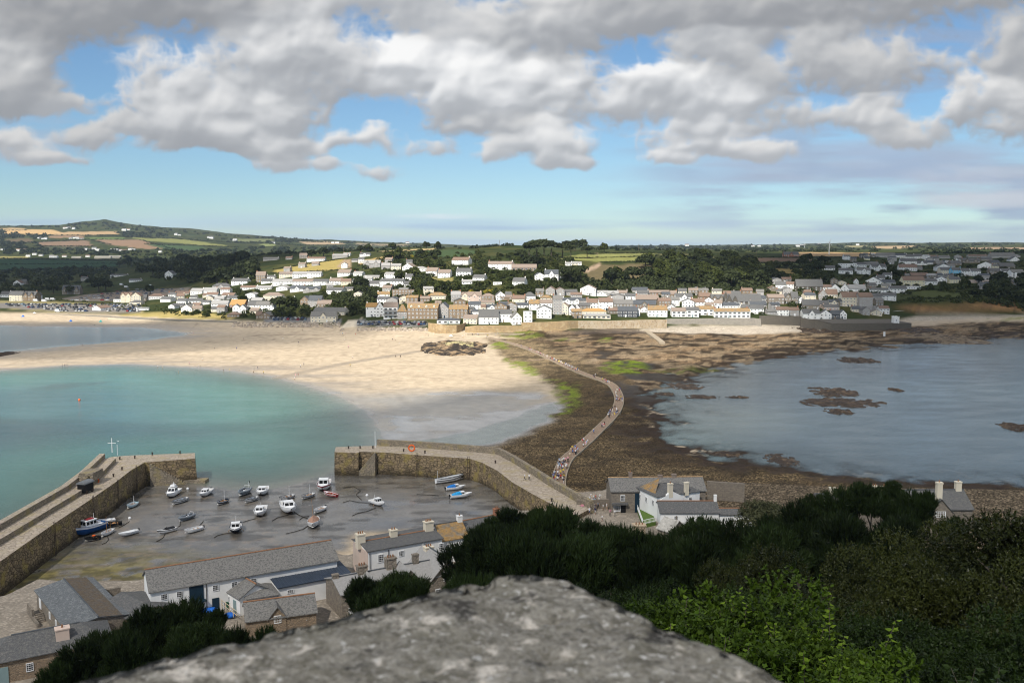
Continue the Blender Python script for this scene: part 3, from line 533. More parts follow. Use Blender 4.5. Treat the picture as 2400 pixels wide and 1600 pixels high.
bmp = N.new('ShaderNodeBump'); bmp.inputs['Distance'].default_value = 0.35; L.new(mrange(ar.outputs['Fac'], 0.1, 0.9, 0.05, 0.6), bmp.inputs['Strength']); L.new(bh.outputs[0], bmp.inputs['Height']); L.new(bmp.outputs[0], b.inputs['Normal'])
ground.data.materials.append(gm)

# ------------------------------------------------------------------ sea
su = np.arange(0, len(US)); sy = np.nonzero((YS > 110) & (YS < 1300))[0]
wet = (Z < 0.12) & (d_mud > 0.5) & (YY < 1300)
wet |= (Z < 0.02) & (YY < 1300)
sea, sa = grid_object('sea', su, sy, np.zeros_like(Z), wet); sea['kind'] = 'structure'
sa('depth', np.clip(-Z, 0, 4))
tealw = sstep(60, -60, XX - 40) * np.ones_like(XX)
wc = np.array((0.075, 0.20, 0.165))[None, None] * tealw[..., None] + np.array((0.075, 0.11, 0.125))[None, None] * (1 - tealw[..., None])
deep = (sstep(-30, -100, d_bay) * tealw)[..., None]; wc = wc * (1 - .75 * deep) + np.array((0.030, 0.078, 0.095)) * .75 * deep
_lg = (sstep(4, -4, d_lag))[..., None]; wc = wc * (1 - _lg) + np.array((0.16, 0.20, 0.22)) * _lg  # lagoon base colour paled to grey-blue to stand for reflected sky
wc = wc * (1 - .55 * pale)[..., None] + np.array((0.20, 0.25, 0.235)) * (.55 * pale)[..., None]
for _pp in ([(100, 905), (130, 899), (192, 897), (188, 906), (150, 911), (112, 913)], [(205, 896), (245, 896), (240, 902), (210, 902)], [(-30, 976), (20, 980), (40, 988), (10, 996), (-30, 994)], [(70, 908), (90, 907), (85, 912), (72, 912)]):
    _m = (sstep(3, -3, zone(wxy(_pp), 5)) * .7)[..., None]; wc = wc * (1 - _m) + np.array((0.035, 0.075, 0.065)) * _m
wc = wc * (0.8 + 0.4 * fbm(XX / 60, YY / 40, 4, 201))[..., None]
sa('wcol', wc, True)
sm_ = bpy.data.materials.new('sea_water'); sm_.use_nodes = True; t = sm_.node_tree; N = t.nodes; L = t.links; b = N['Principled BSDF']
geo = N.new('ShaderNodeNewGeometry'); dp, wcn = attn('depth'), attn('wcol')
L.new(wcn.outputs['Color'], b.inputs['Base Color']); b.inputs['Roughness'].default_value = 0.12; b.inputs['IOR'].default_value = 1.33; b.inputs['Specular IOR Level'].default_value = 0.5
op = N.new('ShaderNodeMath'); op.operation = 'MULTIPLY'; L.new(dp.outputs['Fac'], op.inputs[0]); op.inputs[1].default_value = -2.4
ex = N.new('ShaderNodeMath'); ex.operation = 'EXPONENT'; L.new(op.outputs[0], ex.inputs[0])
al_ = mrange(ex.outputs[0], 0, 1, 1.0, 0.12)
w1, w2, w3 = noise(0.55, 4, (1, 2.2, 1)), noise(2.2, 3, (1, 1.8, 1)), noise(0.05, 4, (1, 2.5, 1))
ww = N.new('ShaderNodeMath'); ww.operation = 'MULTIPLY_ADD'; L.new(w2, ww.inputs[0]); ww.inputs[1].default_value = 0.3; L.new(w1, ww.inputs[2])
bw = N.new('ShaderNodeBump'); bw.inputs['Distance'].default_value = 0.5; L.new(mrange(w3, 0.35, 0.65, 0.14, 0.34), bw.inputs['Strength']); L.new(ww.outputs[0], bw.inputs['Height']); L.new(bw.outputs[0], b.inputs['Normal'])
tr = N.new('ShaderNodeBsdfTransparent'); mxs = N.new('ShaderNodeMixShader'); L.new(al_, mxs.inputs[0]); L.new(tr.outputs[0], mxs.inputs[1]); L.new(b.outputs[0], mxs.inputs[2])
L.new(mxs.outputs[0], N['Material Output'].inputs[0]); sea.data.materials.append(sm_)

# ------------------------------------------------------------------ clouds overhead and behind, whose shade lies on the harbour, the eastern town and the marsh
cm = bpy.data.materials.new('cloud'); cm.use_nodes = True; t = cm.node_tree; N = t.nodes; L = t.links; N.remove(N['Principled BSDF'])
geo = N.new('ShaderNodeNewGeometry'); th_ = attn('thick')
dif = N.new('ShaderNodeBsdfDiffuse'); dif.inputs[0].default_value = (.9, .9, .9, 1); tl = N.new('ShaderNodeBsdfTranslucent'); tl.inputs[0].default_value = (.9, .9, .92, 1)
mm = N.new('ShaderNodeMixShader'); mm.inputs[0].default_value = 0.55; L.new(dif.outputs[0], mm.inputs[1]); L.new(tl.outputs[0], mm.inputs[2])
tr = N.new('ShaderNodeBsdfTransparent'); mo = N.new('ShaderNodeMixShader'); L.new(th_.outputs['Fac'], mo.inputs[0]); L.new(tr.outputs[0], mo.inputs[1]); L.new(mm.outputs[0], mo.inputs[2]); L.new(mo.outputs[0], N['Material Output'].inputs[0])
CH = 900.0; OFF = SUN * (CH / SUN.z)
def cloud(gpoly, soft, dens, step=22, label=None):
    """a low cumulus: its outline is the shade it throws, moved up the sun's rays"""
    P = np.array(gpoly, float); x = np.arange(P[:, 0].min() - soft, P[:, 0].max() + soft, step); y = np.arange(P[:, 1].min() - soft, P[:, 1].max() + soft, step)
    A, B = np.meshgrid(x, y, indexing='ij'); d = sdf(P, A + (fbm(A / 90, B / 90, 4, 7) - .5) * soft * 1.2, B + (fbm(A / 90, B / 90, 4, 19) - .5) * soft * 1.2)
    th = sstep(soft * 0.5, -soft * 0.5, d); top = th * (90 + 160 * fbm(A / 120, B / 120, 4, 31)); keep = th > 0.002
    idx = np.arange(A.size).reshape(A.shape); q = np.stack([idx[:-1, :-1], idx[1:, :-1], idx[1:, 1:], idx[:-1, 1:]], -1).reshape(-1, 4)
    kk = (keep[:-1, :-1] & keep[1:, :-1] & keep[1:, 1:] & keep[:-1, 1:]).ravel(); q = q[kk]; used = np.unique(q); rm = np.full(A.size, -1); rm[used] = np.arange(len(used)); q = rm[q]
    co = np.stack([A.ravel()[used] + OFF.x, B.ravel()[used] + OFF.y, np.full(len(used), CH)], -1); co2 = co.copy(); co2[:, 2] += top.ravel()[used]; n = len(used)
    edges = {}
    for a in q:
        for k in range(4): edges[(a[k], a[(k + 1) % 4])] = 1
    rim = [(b_, a_, a_ + n, b_ + n) for (a_, b_) in edges if (b_, a_) not in edges]
    faces = [tuple(f[::-1]) for f in q.tolist()] + [tuple(i + n for i in f) for f in q.tolist()] + rim
    me = bpy.data.meshes.new('cloud'); me.from_pydata(np.vstack([co, co2]).tolist(), [], faces); me.polygons.foreach_set('use_smooth', [True] * len(faces))
    a_ = me.attributes.new('thick', 'FLOAT', 'POINT'); tv = th.ravel()[used] * (1 - math.sqrt(1 - dens)); a_.data.foreach_set('value', np.concatenate([tv, tv]).astype(np.float32)); me.materials.append(cm)
    o = bpy.data.objects.new('cloud', me); COL.objects.link(o); o['kind'] = 'stuff'; o['label'] = label or 'grey cumulus cloud overhead'; return o
cloud([(-900, -500), (900, -500), (700, 380), (300, 395), (60, 400), (-30, 385), (-55, 330), (-72, 265), (-125, 225), (-420, 200), (-900, 180)], 75, 0.66)
cloud([(120, 430), (230, 640), (245, 760), (330, 900), (260, 1010), (420, 1500), (900, 2000), (2200, 2100), (2300, 350), (600, 395)], 90, 0.90)
cloud([(-900, 1000), (-420, 1020), (-330, 1150), (-300, 1500), (-420, 2300), (-600, 3000), (-1900, 3100), (-2000, 1300)], 110, 0.90)
cloud([(-900, 480), (-330, 515), (-190, 560), (-130, 600), (-180, 665), (-400, 680), (-900, 640)], 60, 0.80)

cloud([(180, 1080), (520, 1050), (560, 1500), (200, 1450)], 90, 0.5)
# ------------------------------------------------------------------ shared surface materials
WHITE = pm('white_render', (.80, .79, .76), .8, .06, .5, 0, (.66, .64, .59), (.55, .8)); CREAM = pm('cream_render', (.66, .59, .46), .85, .08, .5); PINK = pm('pink_render', (.60, .47, .39), .85, .1, .4, 0, (.5, .42, .36), (.5, .7))
GREYR = pm('grey_render', (.34, .32, .30), .85, .15, .6); BLUEW = pm('pale_blue_render', (.22, .50, .68), .8, .08, .5); YELW = pm('pale_yellow_render', (.68, .62, .42), .85, .08, .5); DARKW = pm('charcoal_cladding', (.06, .065, .075), .7, .2, 2)
BRICK = pm('red_brick', (.33, .15, .09), .9, .25, 3); TIMBER = pm('weathered_timber', (.22, .17, .12), .9, .3, 3, .3, stretch=(1, 1, .15)); PALEWOOD = pm('pale_timber', (.52, .43, .31), .8, .2, 4)
STONE = stone_mat('granite_rubble', (.30, .255, .20), (.20, .17, .14), (.24, .21, .17), 2.2); STONE2 = stone_mat('brown_granite', (.34, .25, .165), (.24, .18, .125), (.28, .22, .16), 2.0); DSTONE = stone_mat('dark_granite', (.17, .15, .125), (.11, .10, .085), (.14, .125, .1), 1.8)
PIERW = stone_mat('pier_masonry', (.30, .225, .135), (.17, .13, .082), (.085, .065, .042), 0.95, (.30, .235, .075), squash=(1, 1, 1.6), wet=1.2)
PIERT = stone_mat('pier_paving', (.50, .42, .33), (.40, .335, .26), (.30, .25, .19), 0.9, (.40, .33, .20), squash=(1, 1.5, 1)); COPE = stone_mat('parapet_masonry', (.35, .29, .215), (.23, .195, .145), (.17, .145, .11), 1.2, (.33, .27, .12))
SEAW = stone_mat('sea_wall_masonry', (.48, .345, .18), (.36, .255, .14), (.34, .26, .17), 0.8, (.50, .40, .25)); SEAW2 = stone_mat('grey_sea_wall', (.27, .25, .21), (.20, .185, .16), (.30, .27, .23), 0.8)
SLATE = pm('slate', (.098, .098, .097), .7, .42, 9, .35, (.155, .148, .135), (.45, .7), detail=8); SLATEL = pm('lichened_slate', (.195, .186, .17), .8, .42, 11, .35, (.115, .112, .106), (.46, .62), detail=8); SLATED = pm('dark_slate', (.075, .082, .09), .55, .3, 4, .3, (.12, .12, .12), (.5, .7))
SLATEB = pm('blue_grey_slate', (.115, .122, .125), .6, .5, 5, .3, (.19, .20, .20), (.5, .7), detail=8, stretch=(1, 1, 3)); LICHEN = pm('orange_lichened_slate', (.30, .185, .075), .85, .35, 3, .2, (.19, .165, .13), (.45, .62)); BTILE = pm('brown_tile', (.20, .135, .10), .85, .25, 3, .2, (.15, .12, .10), (.5, .7))
PTILE = pm('pinkish_tile', (.235, .185, .15), .85, .2, 3, .2); LTILE = pm('light_grey_tile', (.30, .29, .275), .8, .15, 3, .1); OTILE = pm('orange_tile', (.37, .22, .085), .85, .25, 2, .2, (.36, .22, .10), (.5, .7)); BLUEROOF = pm('blue_metal_sheet', (.036, .048, .068), .45, .12, 1)
RTILE = pm('terracotta', (.28, .145, .08), .85, .25, 4); FRAMEW = pm('white_paint', (.80, .80, .79), .5, .04, 3); GLASS = pm('window_glass', (.018, .02, .023), .08, .2, 1, spec=.6); NAVY = pm('navy_paint', (.012, .030, .048), .45, .1, 1); BLACK = pm('black_paint', (.012, .012, .013), .5, .2, 2)
IRON = pm('rusty_iron', (.06, .045, .035), .8, .4, 4); SAGE = pm('sage_paint', (.22, .30, .30), .6, .1, 1); GREENP = pm('green_plastic', (.02, .09, .045), .45, .1, 1); BLUET = pm('blue_tarpaulin', (.02, .14, .55), .5, .15, 2); ORANGE = pm('orange_plastic', (.80, .13, .02), .5, .1, 2)
ROPE = pm('tarred_rope', (.035, .03, .024), .9, .3, 3); LAWN = pm('lawn', (.10, .16, .035), .95, .2, 3)

# unit windows: 1 x 1 m, looking along -y
def _win(nx, ny, fr=.09, bar=.035, split=False):
    m = MB(); p = MB()
    for x in (-.5 + fr / 2, .5 - fr / 2): m.box((x, -.03, 0), (fr, .10, 1))
    for z in (-.5 + fr / 2, .5 - fr / 2): m.box((0, -.03, z), (1 - 2 * fr, .098, fr))
    for i in range(1, nx): m.box((-.5 + i / nx, -.028, 0), (bar, .07, 1 - 2 * fr))
    for j in range(1, ny): m.box((0, -.027, -.5 + j / ny), (1 - 2 * fr, .06, bar))
    p.box((0, .0, 0), (1 - 2 * fr, .05, 1 - 2 * fr))
    if split: return m.mesh('window', FRAMEW), p.mesh('pane', GLASS)
    m.v += []; o = len(m.v); m.add(p.v, p.f, 1); return m.mesh('window', [FRAMEW, GLASS])
W_FAR = _win(2, 1, .13, .07); W_FARBIG = _win(3, 1, .07, .035); W_NEAR, PANE_NEAR = _win(3, 4, .08, .03, True); W_NEAR2, _ = _win(4, 3, .07, .025, True)
DOORM = MB().box((0, -.02, .5), (1, .10, 1)).mesh('door', NAVY)
_chim = {}
def chimney_mesh(mat, pots):
    k = (mat.name, pots)
    if k not in _chim:
        m = MB(); m.box((0, 0, .44), (1, 1, .88), 0, 0); m.box((0, 0, .92), (1.14, 1.14, .085), 0, 0); _chim[k] = m.mesh('chimney', mat)
    return _chim[k]
POT = MB().tube([(0, 0, 0), (0, 0, .25), (0, 0, .42)], [.13, .11, .12], 7).mesh('chimney_pot', RTILE)
def building(name, label, A, B, depth, ze, zr, zb, style='L', wall=WHITE, roof=SLATE, wins=None, chims=(), doors=(), near=False, group=None, cat='house', cmat=None, ridge=None, ov=.3, gable_win=False, cross=(), storeys=None, dens=1.0, back=None):
    """a building on the line A-B (its front, facing the camera); local x along the front, y away, z up from its base"""
    A, B = Vector((A[0], A[1])), Vector((B[0], B[1])); w = (B - A).length; rz = math.atan2(B.y - A.y, B.x - A.x)
    t = thing(name, label, cat, (A.x, A.y, zb), rz, group); he, hr = ze - zb, zr - zb; d = depth; low = -3.0
    m = MB(); m.prism([(0, 0), (w, 0), (w, d), (0, d)], low, he)
    if style == 'L':
        for x in (0, w): m.add([(x, 0, he), (x, d, he), (x, d / 2, hr - .02)], [(0, 1, 2) if x else (2, 1, 0)])
    elif style == 'G':
        for y in (0, d): m.add([(0, y, he), (w, y, he), (w / 2, y, hr - .02)], [(0, 1, 2) if y == 0 else (2, 1, 0)])
    elif style == 'P':
        for x in (0, w): m.add([(x, 0, he), (x, d, he), (x, d, hr - .02)], [(0, 1, 2) if x else (2, 1, 0)])
        m.add([(0, d, he), (w, d, he), (w, d, hr - .02), (0, d, hr - .02)], [(3, 2, 1, 0)])
    m.build('wall', wall, t)
    r = MB(); th = .16
    if style in 'LG':
        span = d if style == 'L' else w; ln = w if style == 'L' else d; sl = (hr - he) / (span / 2); k = ov * sl
        sec = [(-ov, he - k), (span / 2, hr), (span + ov, he - k), (span + ov, he - k + th), (span / 2, hr + th), (-ov, he - k + th)]
        rings = [[((e, a, b) if style == 'L' else (a, e, b)) for a, b in sec] for e in (-ov * .8, ln + ov * .8)]
        if style == 'L': rings = [list(reversed(q)) for q in rings]
        r.loft(rings)
        if ridge: rp = [(-ov * .8, span / 2, hr + th + .03), (ln + ov * .8, span / 2, hr + th + .03)]; rp = rp if style == 'L' else [(p[1], p[0], p[2]) for p in rp]
    elif style == 'H':
        if w >= d: a, b = (d / 2, d / 2, hr), (w - d / 2, d / 2, hr)
        else: a, b = (w / 2, w / 2, hr), (w / 2, d - w / 2, hr)
        e = [(-ov, -ov, he), (w + ov, -ov, he), (w + ov, d + ov, he), (-ov, d + ov, he)]; e2 = [(p[0], p[1], he + .12) for p in e]
        r.add(e + e2 + [a, b], [(3, 2, 1, 0), (0, 1, 5, 4), (1, 2, 6, 5), (2, 3, 7, 6), (3, 0, 4, 7)] + ([(4, 5, 9, 8), (5, 6, 9), (6, 7, 8, 9), (7, 4, 8)] if w >= d else [(4, 5, 8), (5, 6, 9, 8), (6, 7, 9), (7, 4, 8, 9)]))
        rp = [a, b] if ridge else None
    elif style == 'P':
        sl = (hr - he) / d; r.loft([list(reversed([(e, -ov, he - ov * sl), (e, d + .1, hr + .1 * sl), (e, d + .1, hr + .1 * sl + th), (e, -ov, he - ov * sl + th)])) for e in (-ov * .6, w + ov * .6)])
    else:
        r.prism([(-.05, -.05), (w + .05, -.05), (w + .05, d + .05), (-.05, d + .05)], he + .002, he + .22)
    ro = r.build('roof', roof, t)
    if ridge and style in 'LGH': MB().tube(rp, .13, 6).build('ridge_tiles', ridge, ro)
    st = storeys or max(1, int(round(he / 2.75)))
    if wins is None and not near:
        wins = []; n = max(1, int(round(w / 2.9 * dens)))
        for s in range(st):
            hz = he / st
            for i in range(n):
                if n > 2 and random.random() < .08: continue
                wins.append(((i + .5) / n * w + random.uniform(-.12, .12), hz * (s + .52), random.choice((1.0, 1.25, 1.5)) if n > 1 else min(1.6, w * .4), 1.25 if st > 1 else 1.15))
        if style == 'G' and hr - he > 2.2: wins.append((w / 2, he + (hr - he) * .22, 1.0, 1.0))
    for q in wins or ():
        x, z, ww_, wh = q[:4]; yy_ = q[4] if len(q) > 4 else 0
        o = put('window', (W_NEAR if near else (W_FARBIG if ww_ > 2 else W_FAR)), t, (x, -.02 + yy_, z), (0, 0, 0), (ww_, 1, wh))
        if near: put('pane', PANE_NEAR, o)
    # windows in the end wall that the camera sees
    vis = 1 if (A.x + B.x) / 2 * math.cos(rz) + (A.y + B.y) / 2 * math.sin(rz) < 0 else 0
    if not near and style != 'P' and d > 4 and random.random() < .55:
        for s in range(st): put('window', W_FAR, t, ((w + .02) if vis else -.02, d * random.uniform(.35, .65), he / st * (s + .52)), (0, 0, math.pi / 2 if vis else -math.pi / 2), (1, 1, 1.15))
    for (x, z0, dw, dh, mat) in doors:
        o = put('door', DOORM, t, (x, -.02, z0), (0, 0, 0), (dw, 1, dh)); o.material_slots[0].link = 'OBJECT'; o.material_slots[0].material = mat
    for (fx, fy, cw, ch, np_) in chims:
        base = hr - .5 if abs(fy - .5) < .2 else he + (hr - he) * (1 - abs(fy - .5) * 2) - .5
        if fx <= 0.02: base = hr - 1.0
        c = put('chimney', chimney_mesh(cmat or wall, 0), t, (fx * w, fy * d, base), (0, 0, 0), (cw, cw * .75, ch + .5))
        for i in range(np_): put('chimney_pot', POT, c, ((i + .5) / np_ * .8 - .4, 0, .96), (0, 0, 0), (1 / cw, 1 / (cw * .75), 1 / (ch + .5)))
    for (x, cw, proud, czr) in cross:       # a cross gable standing forward of the front
        g = MB(); hz = czr - zb; sl2 = (hz - he) / (cw / 2); yb = d * .5 if style == 'L' else 1
        g.prism([(x - cw / 2, -proud), (x + cw / 2, -proud), (x + cw / 2, .2), (x - cw / 2, .2)], low, he - .002); g.add([(x - cw / 2, -proud, he - .002), (x + cw / 2, -proud, he - .002), (x, -proud, hz - .02)], [(0, 1, 2)]); go = g.build('gable', wall, t)
        sec = [(x - cw / 2 - .25, he - .25 * sl2), (x, hz), (x + cw / 2 + .25, he - .25 * sl2), (x + cw / 2 + .25, he - .25 * sl2 + .14), (x, hz + .14), (x - cw / 2 - .25, he - .25 * sl2 + .14)]
        MB().loft([[(a, e, b) for a, b in sec] for e in (-proud - .25, yb)]).build('gable_roof', roof, go)
        if near:
            o = put('window', W_NEAR2, go, (x, -proud - .02, he - .3), (0, 0, 0), (cw * .42, 1, 1.2))
        else: put('window', W_FAR, go, (x, -proud - .02, he * .82), (0, 0, 0), (min(1.5, cw * .4), 1, 1.2))
    return t
def ridge_z(A, B, depth, py, frac=.5):
    """height of the ridge above the middle of a plan A-B-depth so that it is seen at row py"""
    A, B = Vector((A[0], A[1])), Vector((B[0], B[1])); n = Vector((-(B - A).y, (B - A).x)).normalized(); P = (A + B) / 2 + n * depth * frac
    return at(1200, py, P.y).z

# ------------------------------------------------------------------ west pier
DZ = 6.6
def gp(pts, z=DZ): return [Vector(G(px, py, z)[:2]) for px, py in pts]
t = thing('stone_pier', 'western harbour pier with stepped seaward parapet and short arm across the harbour mouth', 'pier', (G(270, 1130, 0).x, G(270, 1130, 0).y, 0))
O = Vector((t.location.x, t.location.y)); rel = lambda ps: [p - O for p in ps]
inner = gp([(-260, 1497), (0, 1315), (120, 1231), (212, 1170), (270, 1130), (306, 1102), (339, 1083)]); foot = gp([(-260, 1455), (0, 1277), (75, 1231), (189, 1161), (232, 1125), (272, 1083)])
def shift(ps, dx): return [p + Vector((-dx, 0)) for p in ps]
arm = gp([(457, 1074), (457, 1061), (300, 1067), (262, 1070)])
out = shift(foot, 4.4); out[-1] = gp([(255, 1072)])[0]
poly = inner + arm + list(reversed(out))
MB().prism(rel(poly), -3, DZ, 0, 1, batter=[p - O + Vector((.7, -.5)) if i < len(inner) + 1 else p - O for i, p in enumerate(poly)]).build('wall', [PIERW, PIERT], t)
def strip(name, a, b, z0, z1, mats, parent, off=O):
    m = MB(); m.prism([p - off for p in a] + [p - off for p in reversed(b)], z0, z1, 0, 1); return m.build(name, mats, parent)
strip('ledge', foot, shift(foot, 2.9), DZ, 7.75, [COPE, PIERT], t); strip('parapet', shift(foot, 2.9), shift(foot, 4.4), DZ, 9.0, [COPE, PIERT], t)
# steps down the inside of the arm, landing at their foot
a0, a1 = gp([(345, 1082), (420, 1077)]); s = MB(); e = (a1 - a0).normalized(); n = Vector((e.y, -e.x))
for i in range(15):
    p = a0 + e * (1.0 + i * .62) + n * .75 - O; s.box((p.x, p.y, (DZ - .45 * i) / 2 - .7), (.64, 1.6, DZ - .40 * i - 1 + 1.4), math.atan2(e.y, e.x), 0)
s.build('steps', COPE, t)
p = gp([(430, 1122)], .8)[0] - O; MB().box((p.x, p.y, .3), (13, 3.2, 1.0)).build('landing', COPE, t)
MB().box((gp([(392, 1096)], 4)[0].x - O.x, gp([(392, 1096)], 4)[0].y - O.y, 4.0), (1.1, .3, 1.9)).build('grating', pm('galvanised', (.3, .32, .33), .5, .1), t)
def ladder(parent, P, z0, z1, off, rz):
    m = MB(); c, s_ = math.cos(rz), math.sin(rz)
    for k in (-.25, .25): m.tube([(P.x - off.x + k * c, P.y - off.y + k * s_, z0), (P.x - off.x + k * c, P.y - off.y + k * s_, z1)], .06, 5)
    for i in range(int((z1 - z0) / .45)): m.tube([(P.x - off.x - .25 * c, P.y - off.y - .25 * s_, z0 + .3 + i * .45), (P.x - off.x + .25 * c, P.y - off.y + .25 * s_, z0 + .3 + i * .45)], .035, 4)
    m.build('ladder', IRON, parent)
for px, py in ((121, 1231), (212, 1170), (270, 1131), (314, 1098)): q = gp([(px, py)])[0] + Vector((.75, -.3)); ladder(t, q, .2, 7.6, O, math.pi / 2)
def bollard(parent, px, py, off, h=.8, z=DZ):
    q = gp([(px, py)], z)[0] - off; MB().tube([(q.x, q.y, z), (q.x, q.y, z + h * .7), (q.x, q.y, z + h * .72), (q.x, q.y, z + h)], [.2, .17, .27, .24], 8).build('bollard', IRON, parent)
for px, py in ((281, 1077), (316, 1074), (286, 1101), (266, 1117), (357, 1066), (422, 1063), (132, 1192)): bollard(t, px, py, O)
q = gp([(214, 1121)], 7.75)[0] - O; sh = MB(); sh.box((q.x, q.y, 8.7), (3.4, 5.5, 2.0))
for i in range(5): sh.box((q.x - .4, q.y - 3.2 - i * .42, 7.7 + (4 - i) * .2), (2.4, .42, .1 + (4 - i) * .4))
sh.build('pier_shelter', COPE, t)
# things standing on the pier
q = G(263, 1060, 9.0); f = thing('flag_mast', 'white mast with crossyard on the western pier head', 'mast', q); MB().tube([(0, 0, 0), (0, 0, 4.0)], [.11, .08], 6).build('pole', FRAMEW, f); MB().tube([(-1.1, 0, 2.6), (1.1, 0, 2.6)], .06, 6).build('yard', FRAMEW, f)
q = G(275.5, 1066, DZ); tag(MB().tube([(0, 0, 0), (0, 0, 3.0)], [.07, .06], 6).build('light_pole', FRAMEW, loc=q), 'slim plain white pole beside the mast with crossyard', 'pole')
q = G(226, 1127, 7.0); lb = MB(); lb.loft([[(.42 * math.cos(a) * (1 + .24 * math.cos(b)), .10 * math.sin(b), .42 * math.sin(a) * (1 + .24 * math.cos(b))) for b in np.linspace(0, 2 * math.pi, 6, False)] for a in np.linspace(0, 2 * math.pi, 15)], 0, True, False)
LBM = lb.mesh('lifebuoy', ORANGE); tag(put('lifebuoy', LBM, None, q, (0, 0, .8), (1.4, 1.4, 1.4)), 'orange lifebuoy hung by the shelter on the western pier', 'lifebuoy')
q = G(201, 1154, DZ); hut = thing('kiosk_wagon', 'black wooden wagon with curved grey roof parked on the western pier', 'wagon', q, -.2)
MB().box((0, 0, 1.45), (2.1, 3.0, 2.0)).build('body', BLACK, hut); m = MB(); m.loft([[(1.25 * math.cos(a), y, 2.45 + .5 * math.sin(a)) for a in np.linspace(0, math.pi, 9)] + [(-1.25, y, 2.36), (1.25, y, 2.36)] for y in (-1.7, 1.7)][::-1]); m.build('roof', pm('grey_felt', (.16, .17, .175), .7, .15, 2), hut)
for x in (-1, 1):
    for y in (-1, 1): MB().tube([(x * .95, y, .42), (x * 1.12, y, .42)], .42, 10).build('wheel', IRON, hut)

# ------------------------------------------------------------------ east pier
t2 = thing('stone_pier', 'eastern harbour pier with seaward parapet wall curving to the quay', 'pier', (G(983, 1066, 0).x, G(983, 1066, 0).y, 0)); O2 = Vector((t2.location.x, t2.location.y))
fr = gp([(784, 1059), (840, 1061), (842, 1058), (905, 1060), (983, 1066), (1100, 1074), (1131, 1084), (1165, 1102), (1200, 1129), (1250, 1158), (1310, 1190), (1345, 1212)]); bk = gp([(787, 1047), (883, 1044), (983, 1049), (1110, 1059), (1165, 1064), (1200, 1083), (1240, 1108), (1290, 1140), (1350, 1175), (1382, 1192)])
bt = []
for i, p in enumerate(fr):
    a, b_ = fr[max(i - 1, 0)], fr[min(i + 1, len(fr) - 1)]; dd = (b_ - a).normalized(); bt.append(p + Vector((dd.y, -dd.x)) * .7 - O2)
MB().prism([p - O2 for p in fr] + [p - O2 for p in reversed(bk)], -3, DZ, 0, 1, batter=bt + [p - O2 for p in reversed(bk)]).build('wall', [PIERW, PIERT], t2)
bk2 = bk[1:]; ob = []
for i, p in enumerate(bk2):
    a, b_ = bk2[max(i - 1, 0)], bk2[min(i + 1, len(bk2) - 1)]; dd = (b_ - a).normalized(); ob.append(p + Vector((-dd.y, dd.x)) * 1.1)
m = MB(); n_ = len(bk2); m.prism([p - O2 for p in bk2] + [p - O2 for p in reversed(ob)], 1.0, 8.35, 0); m.build('parapet', COPE, t2)
s = MB(); a0, a1 = gp([(880, 1060), (846, 1059)]); e = (a1 - a0).normalized(); n = Vector((-e.y, e.x)) if e.x < 0 else Vector((e.y, -e.x))
for i in range(12):
    p = a0 + e * (i * .42) + n * .7 - O2; s.box((p.x, p.y, (DZ - .5 * i - 1) / 2), (.44, 1.5, DZ - .5 * i + 1), math.atan2(e.y, e.x))
s.build('steps', COPE, t2)
for px, py in ((978, 1066), (1098, 1075)): ladder(t2, gp([(px, py)])[0] + Vector((0, -.75)), .2, 7.4, O2, 0)
for px, py in ((817, 1051), (844, 1051), (874, 1051), (946, 1058), (996, 1062), (1161, 1085), (1293, 1175)): bollard(t2, px, py, O2)
q = G(879.5, 1049, DZ); tag(MB().tube([(0, 0, 0), (0, 0, 4.9)], [.10, .07], 6).build('light_pole', FRAMEW, loc=q), 'tall white pole at the tip of the eastern pier', 'pole')
q = G(965, 1049, 7.6); tag(put('lifebuoy', LBM, None, (q.x, q.y - .25, q.z), (0, 0, 0), (2.0, 2, 2.0)), 'round orange lifebuoy housing on the eastern pier parapet', 'lifebuoy')
q = G(277, 1033, 12); g = MB(); g.ball((0, 0, 0), (.26, .09, .08), 6, 4); g.add([(0, -.02, 0), (-.5, .0, .16), (-.95, .06, .05), (-.5, .16, .14)], [(0, 1, 2, 3), (3, 2, 1, 0)]); g.add([(0, -.02, 0), (.5, .0, .16), (.95, .06, .05), (.5, .16, .14)], [(0, 3, 2, 1), (1, 2, 3, 0)]); tag(g.build('gull', FRAMEW, loc=q), 'white gull gliding over the western pier head', 'bird')

# ------------------------------------------------------------------ causeway
cw = [(1310, 1150), (1309, 1128), (1315, 1102), (1328, 1074), (1353, 1051), (1379, 1028), (1404, 1003), (1429, 979), (1446, 955), (1451, 930), (1441, 908), (1424, 896), (1394, 885), (1358, 872), (1315, 852), (1271, 832), (1233, 816), (1200, 805), (1165, 796), (1145, 791)]
ctr = [Vector(G(px, py, 1.6)[:2]) for px, py in cw]
def smooth(ps, k=6):
    out_ = []
    for i in range(len(ps) - 1):
        p0, p1, p2, p3 = ps[max(i - 1, 0)], ps[i], ps[i + 1], ps[min(i + 2, len(ps) - 1)]
        for j in range(k):
            u_ = j / k; out_.append(.5 * ((2 * p1) + (-p0 + p2) * u_ + (2 * p0 - 5 * p1 + 4 * p2 - p3) * u_ * u_ + (-p0 + 3 * p1 - 3 * p2 + p3) * u_ ** 3))
    return out_ + [ps[-1]]
CW = smooth(ctr); CWZ = [max(zat(p.x + dx, p.y + dy) for dx in (-2, 0, 2) for dy in (-2, 0, 2)) + .30 for p in CW]
CWZ = [sum(CWZ[max(0, i - 4):i + 5]) / len(CWZ[max(0, i - 4):i + 5]) + .1 for i in range(len(CWZ))]
SETTS = stone_mat('granite_setts', (.36, .265, .19), (.27, .20, .145), (.22, .16, .11), 1.1, squash=(1, 1, 1)); KERB = pm('pale_granite_kerb', (.33, .275, .20), .85, .2, 1)
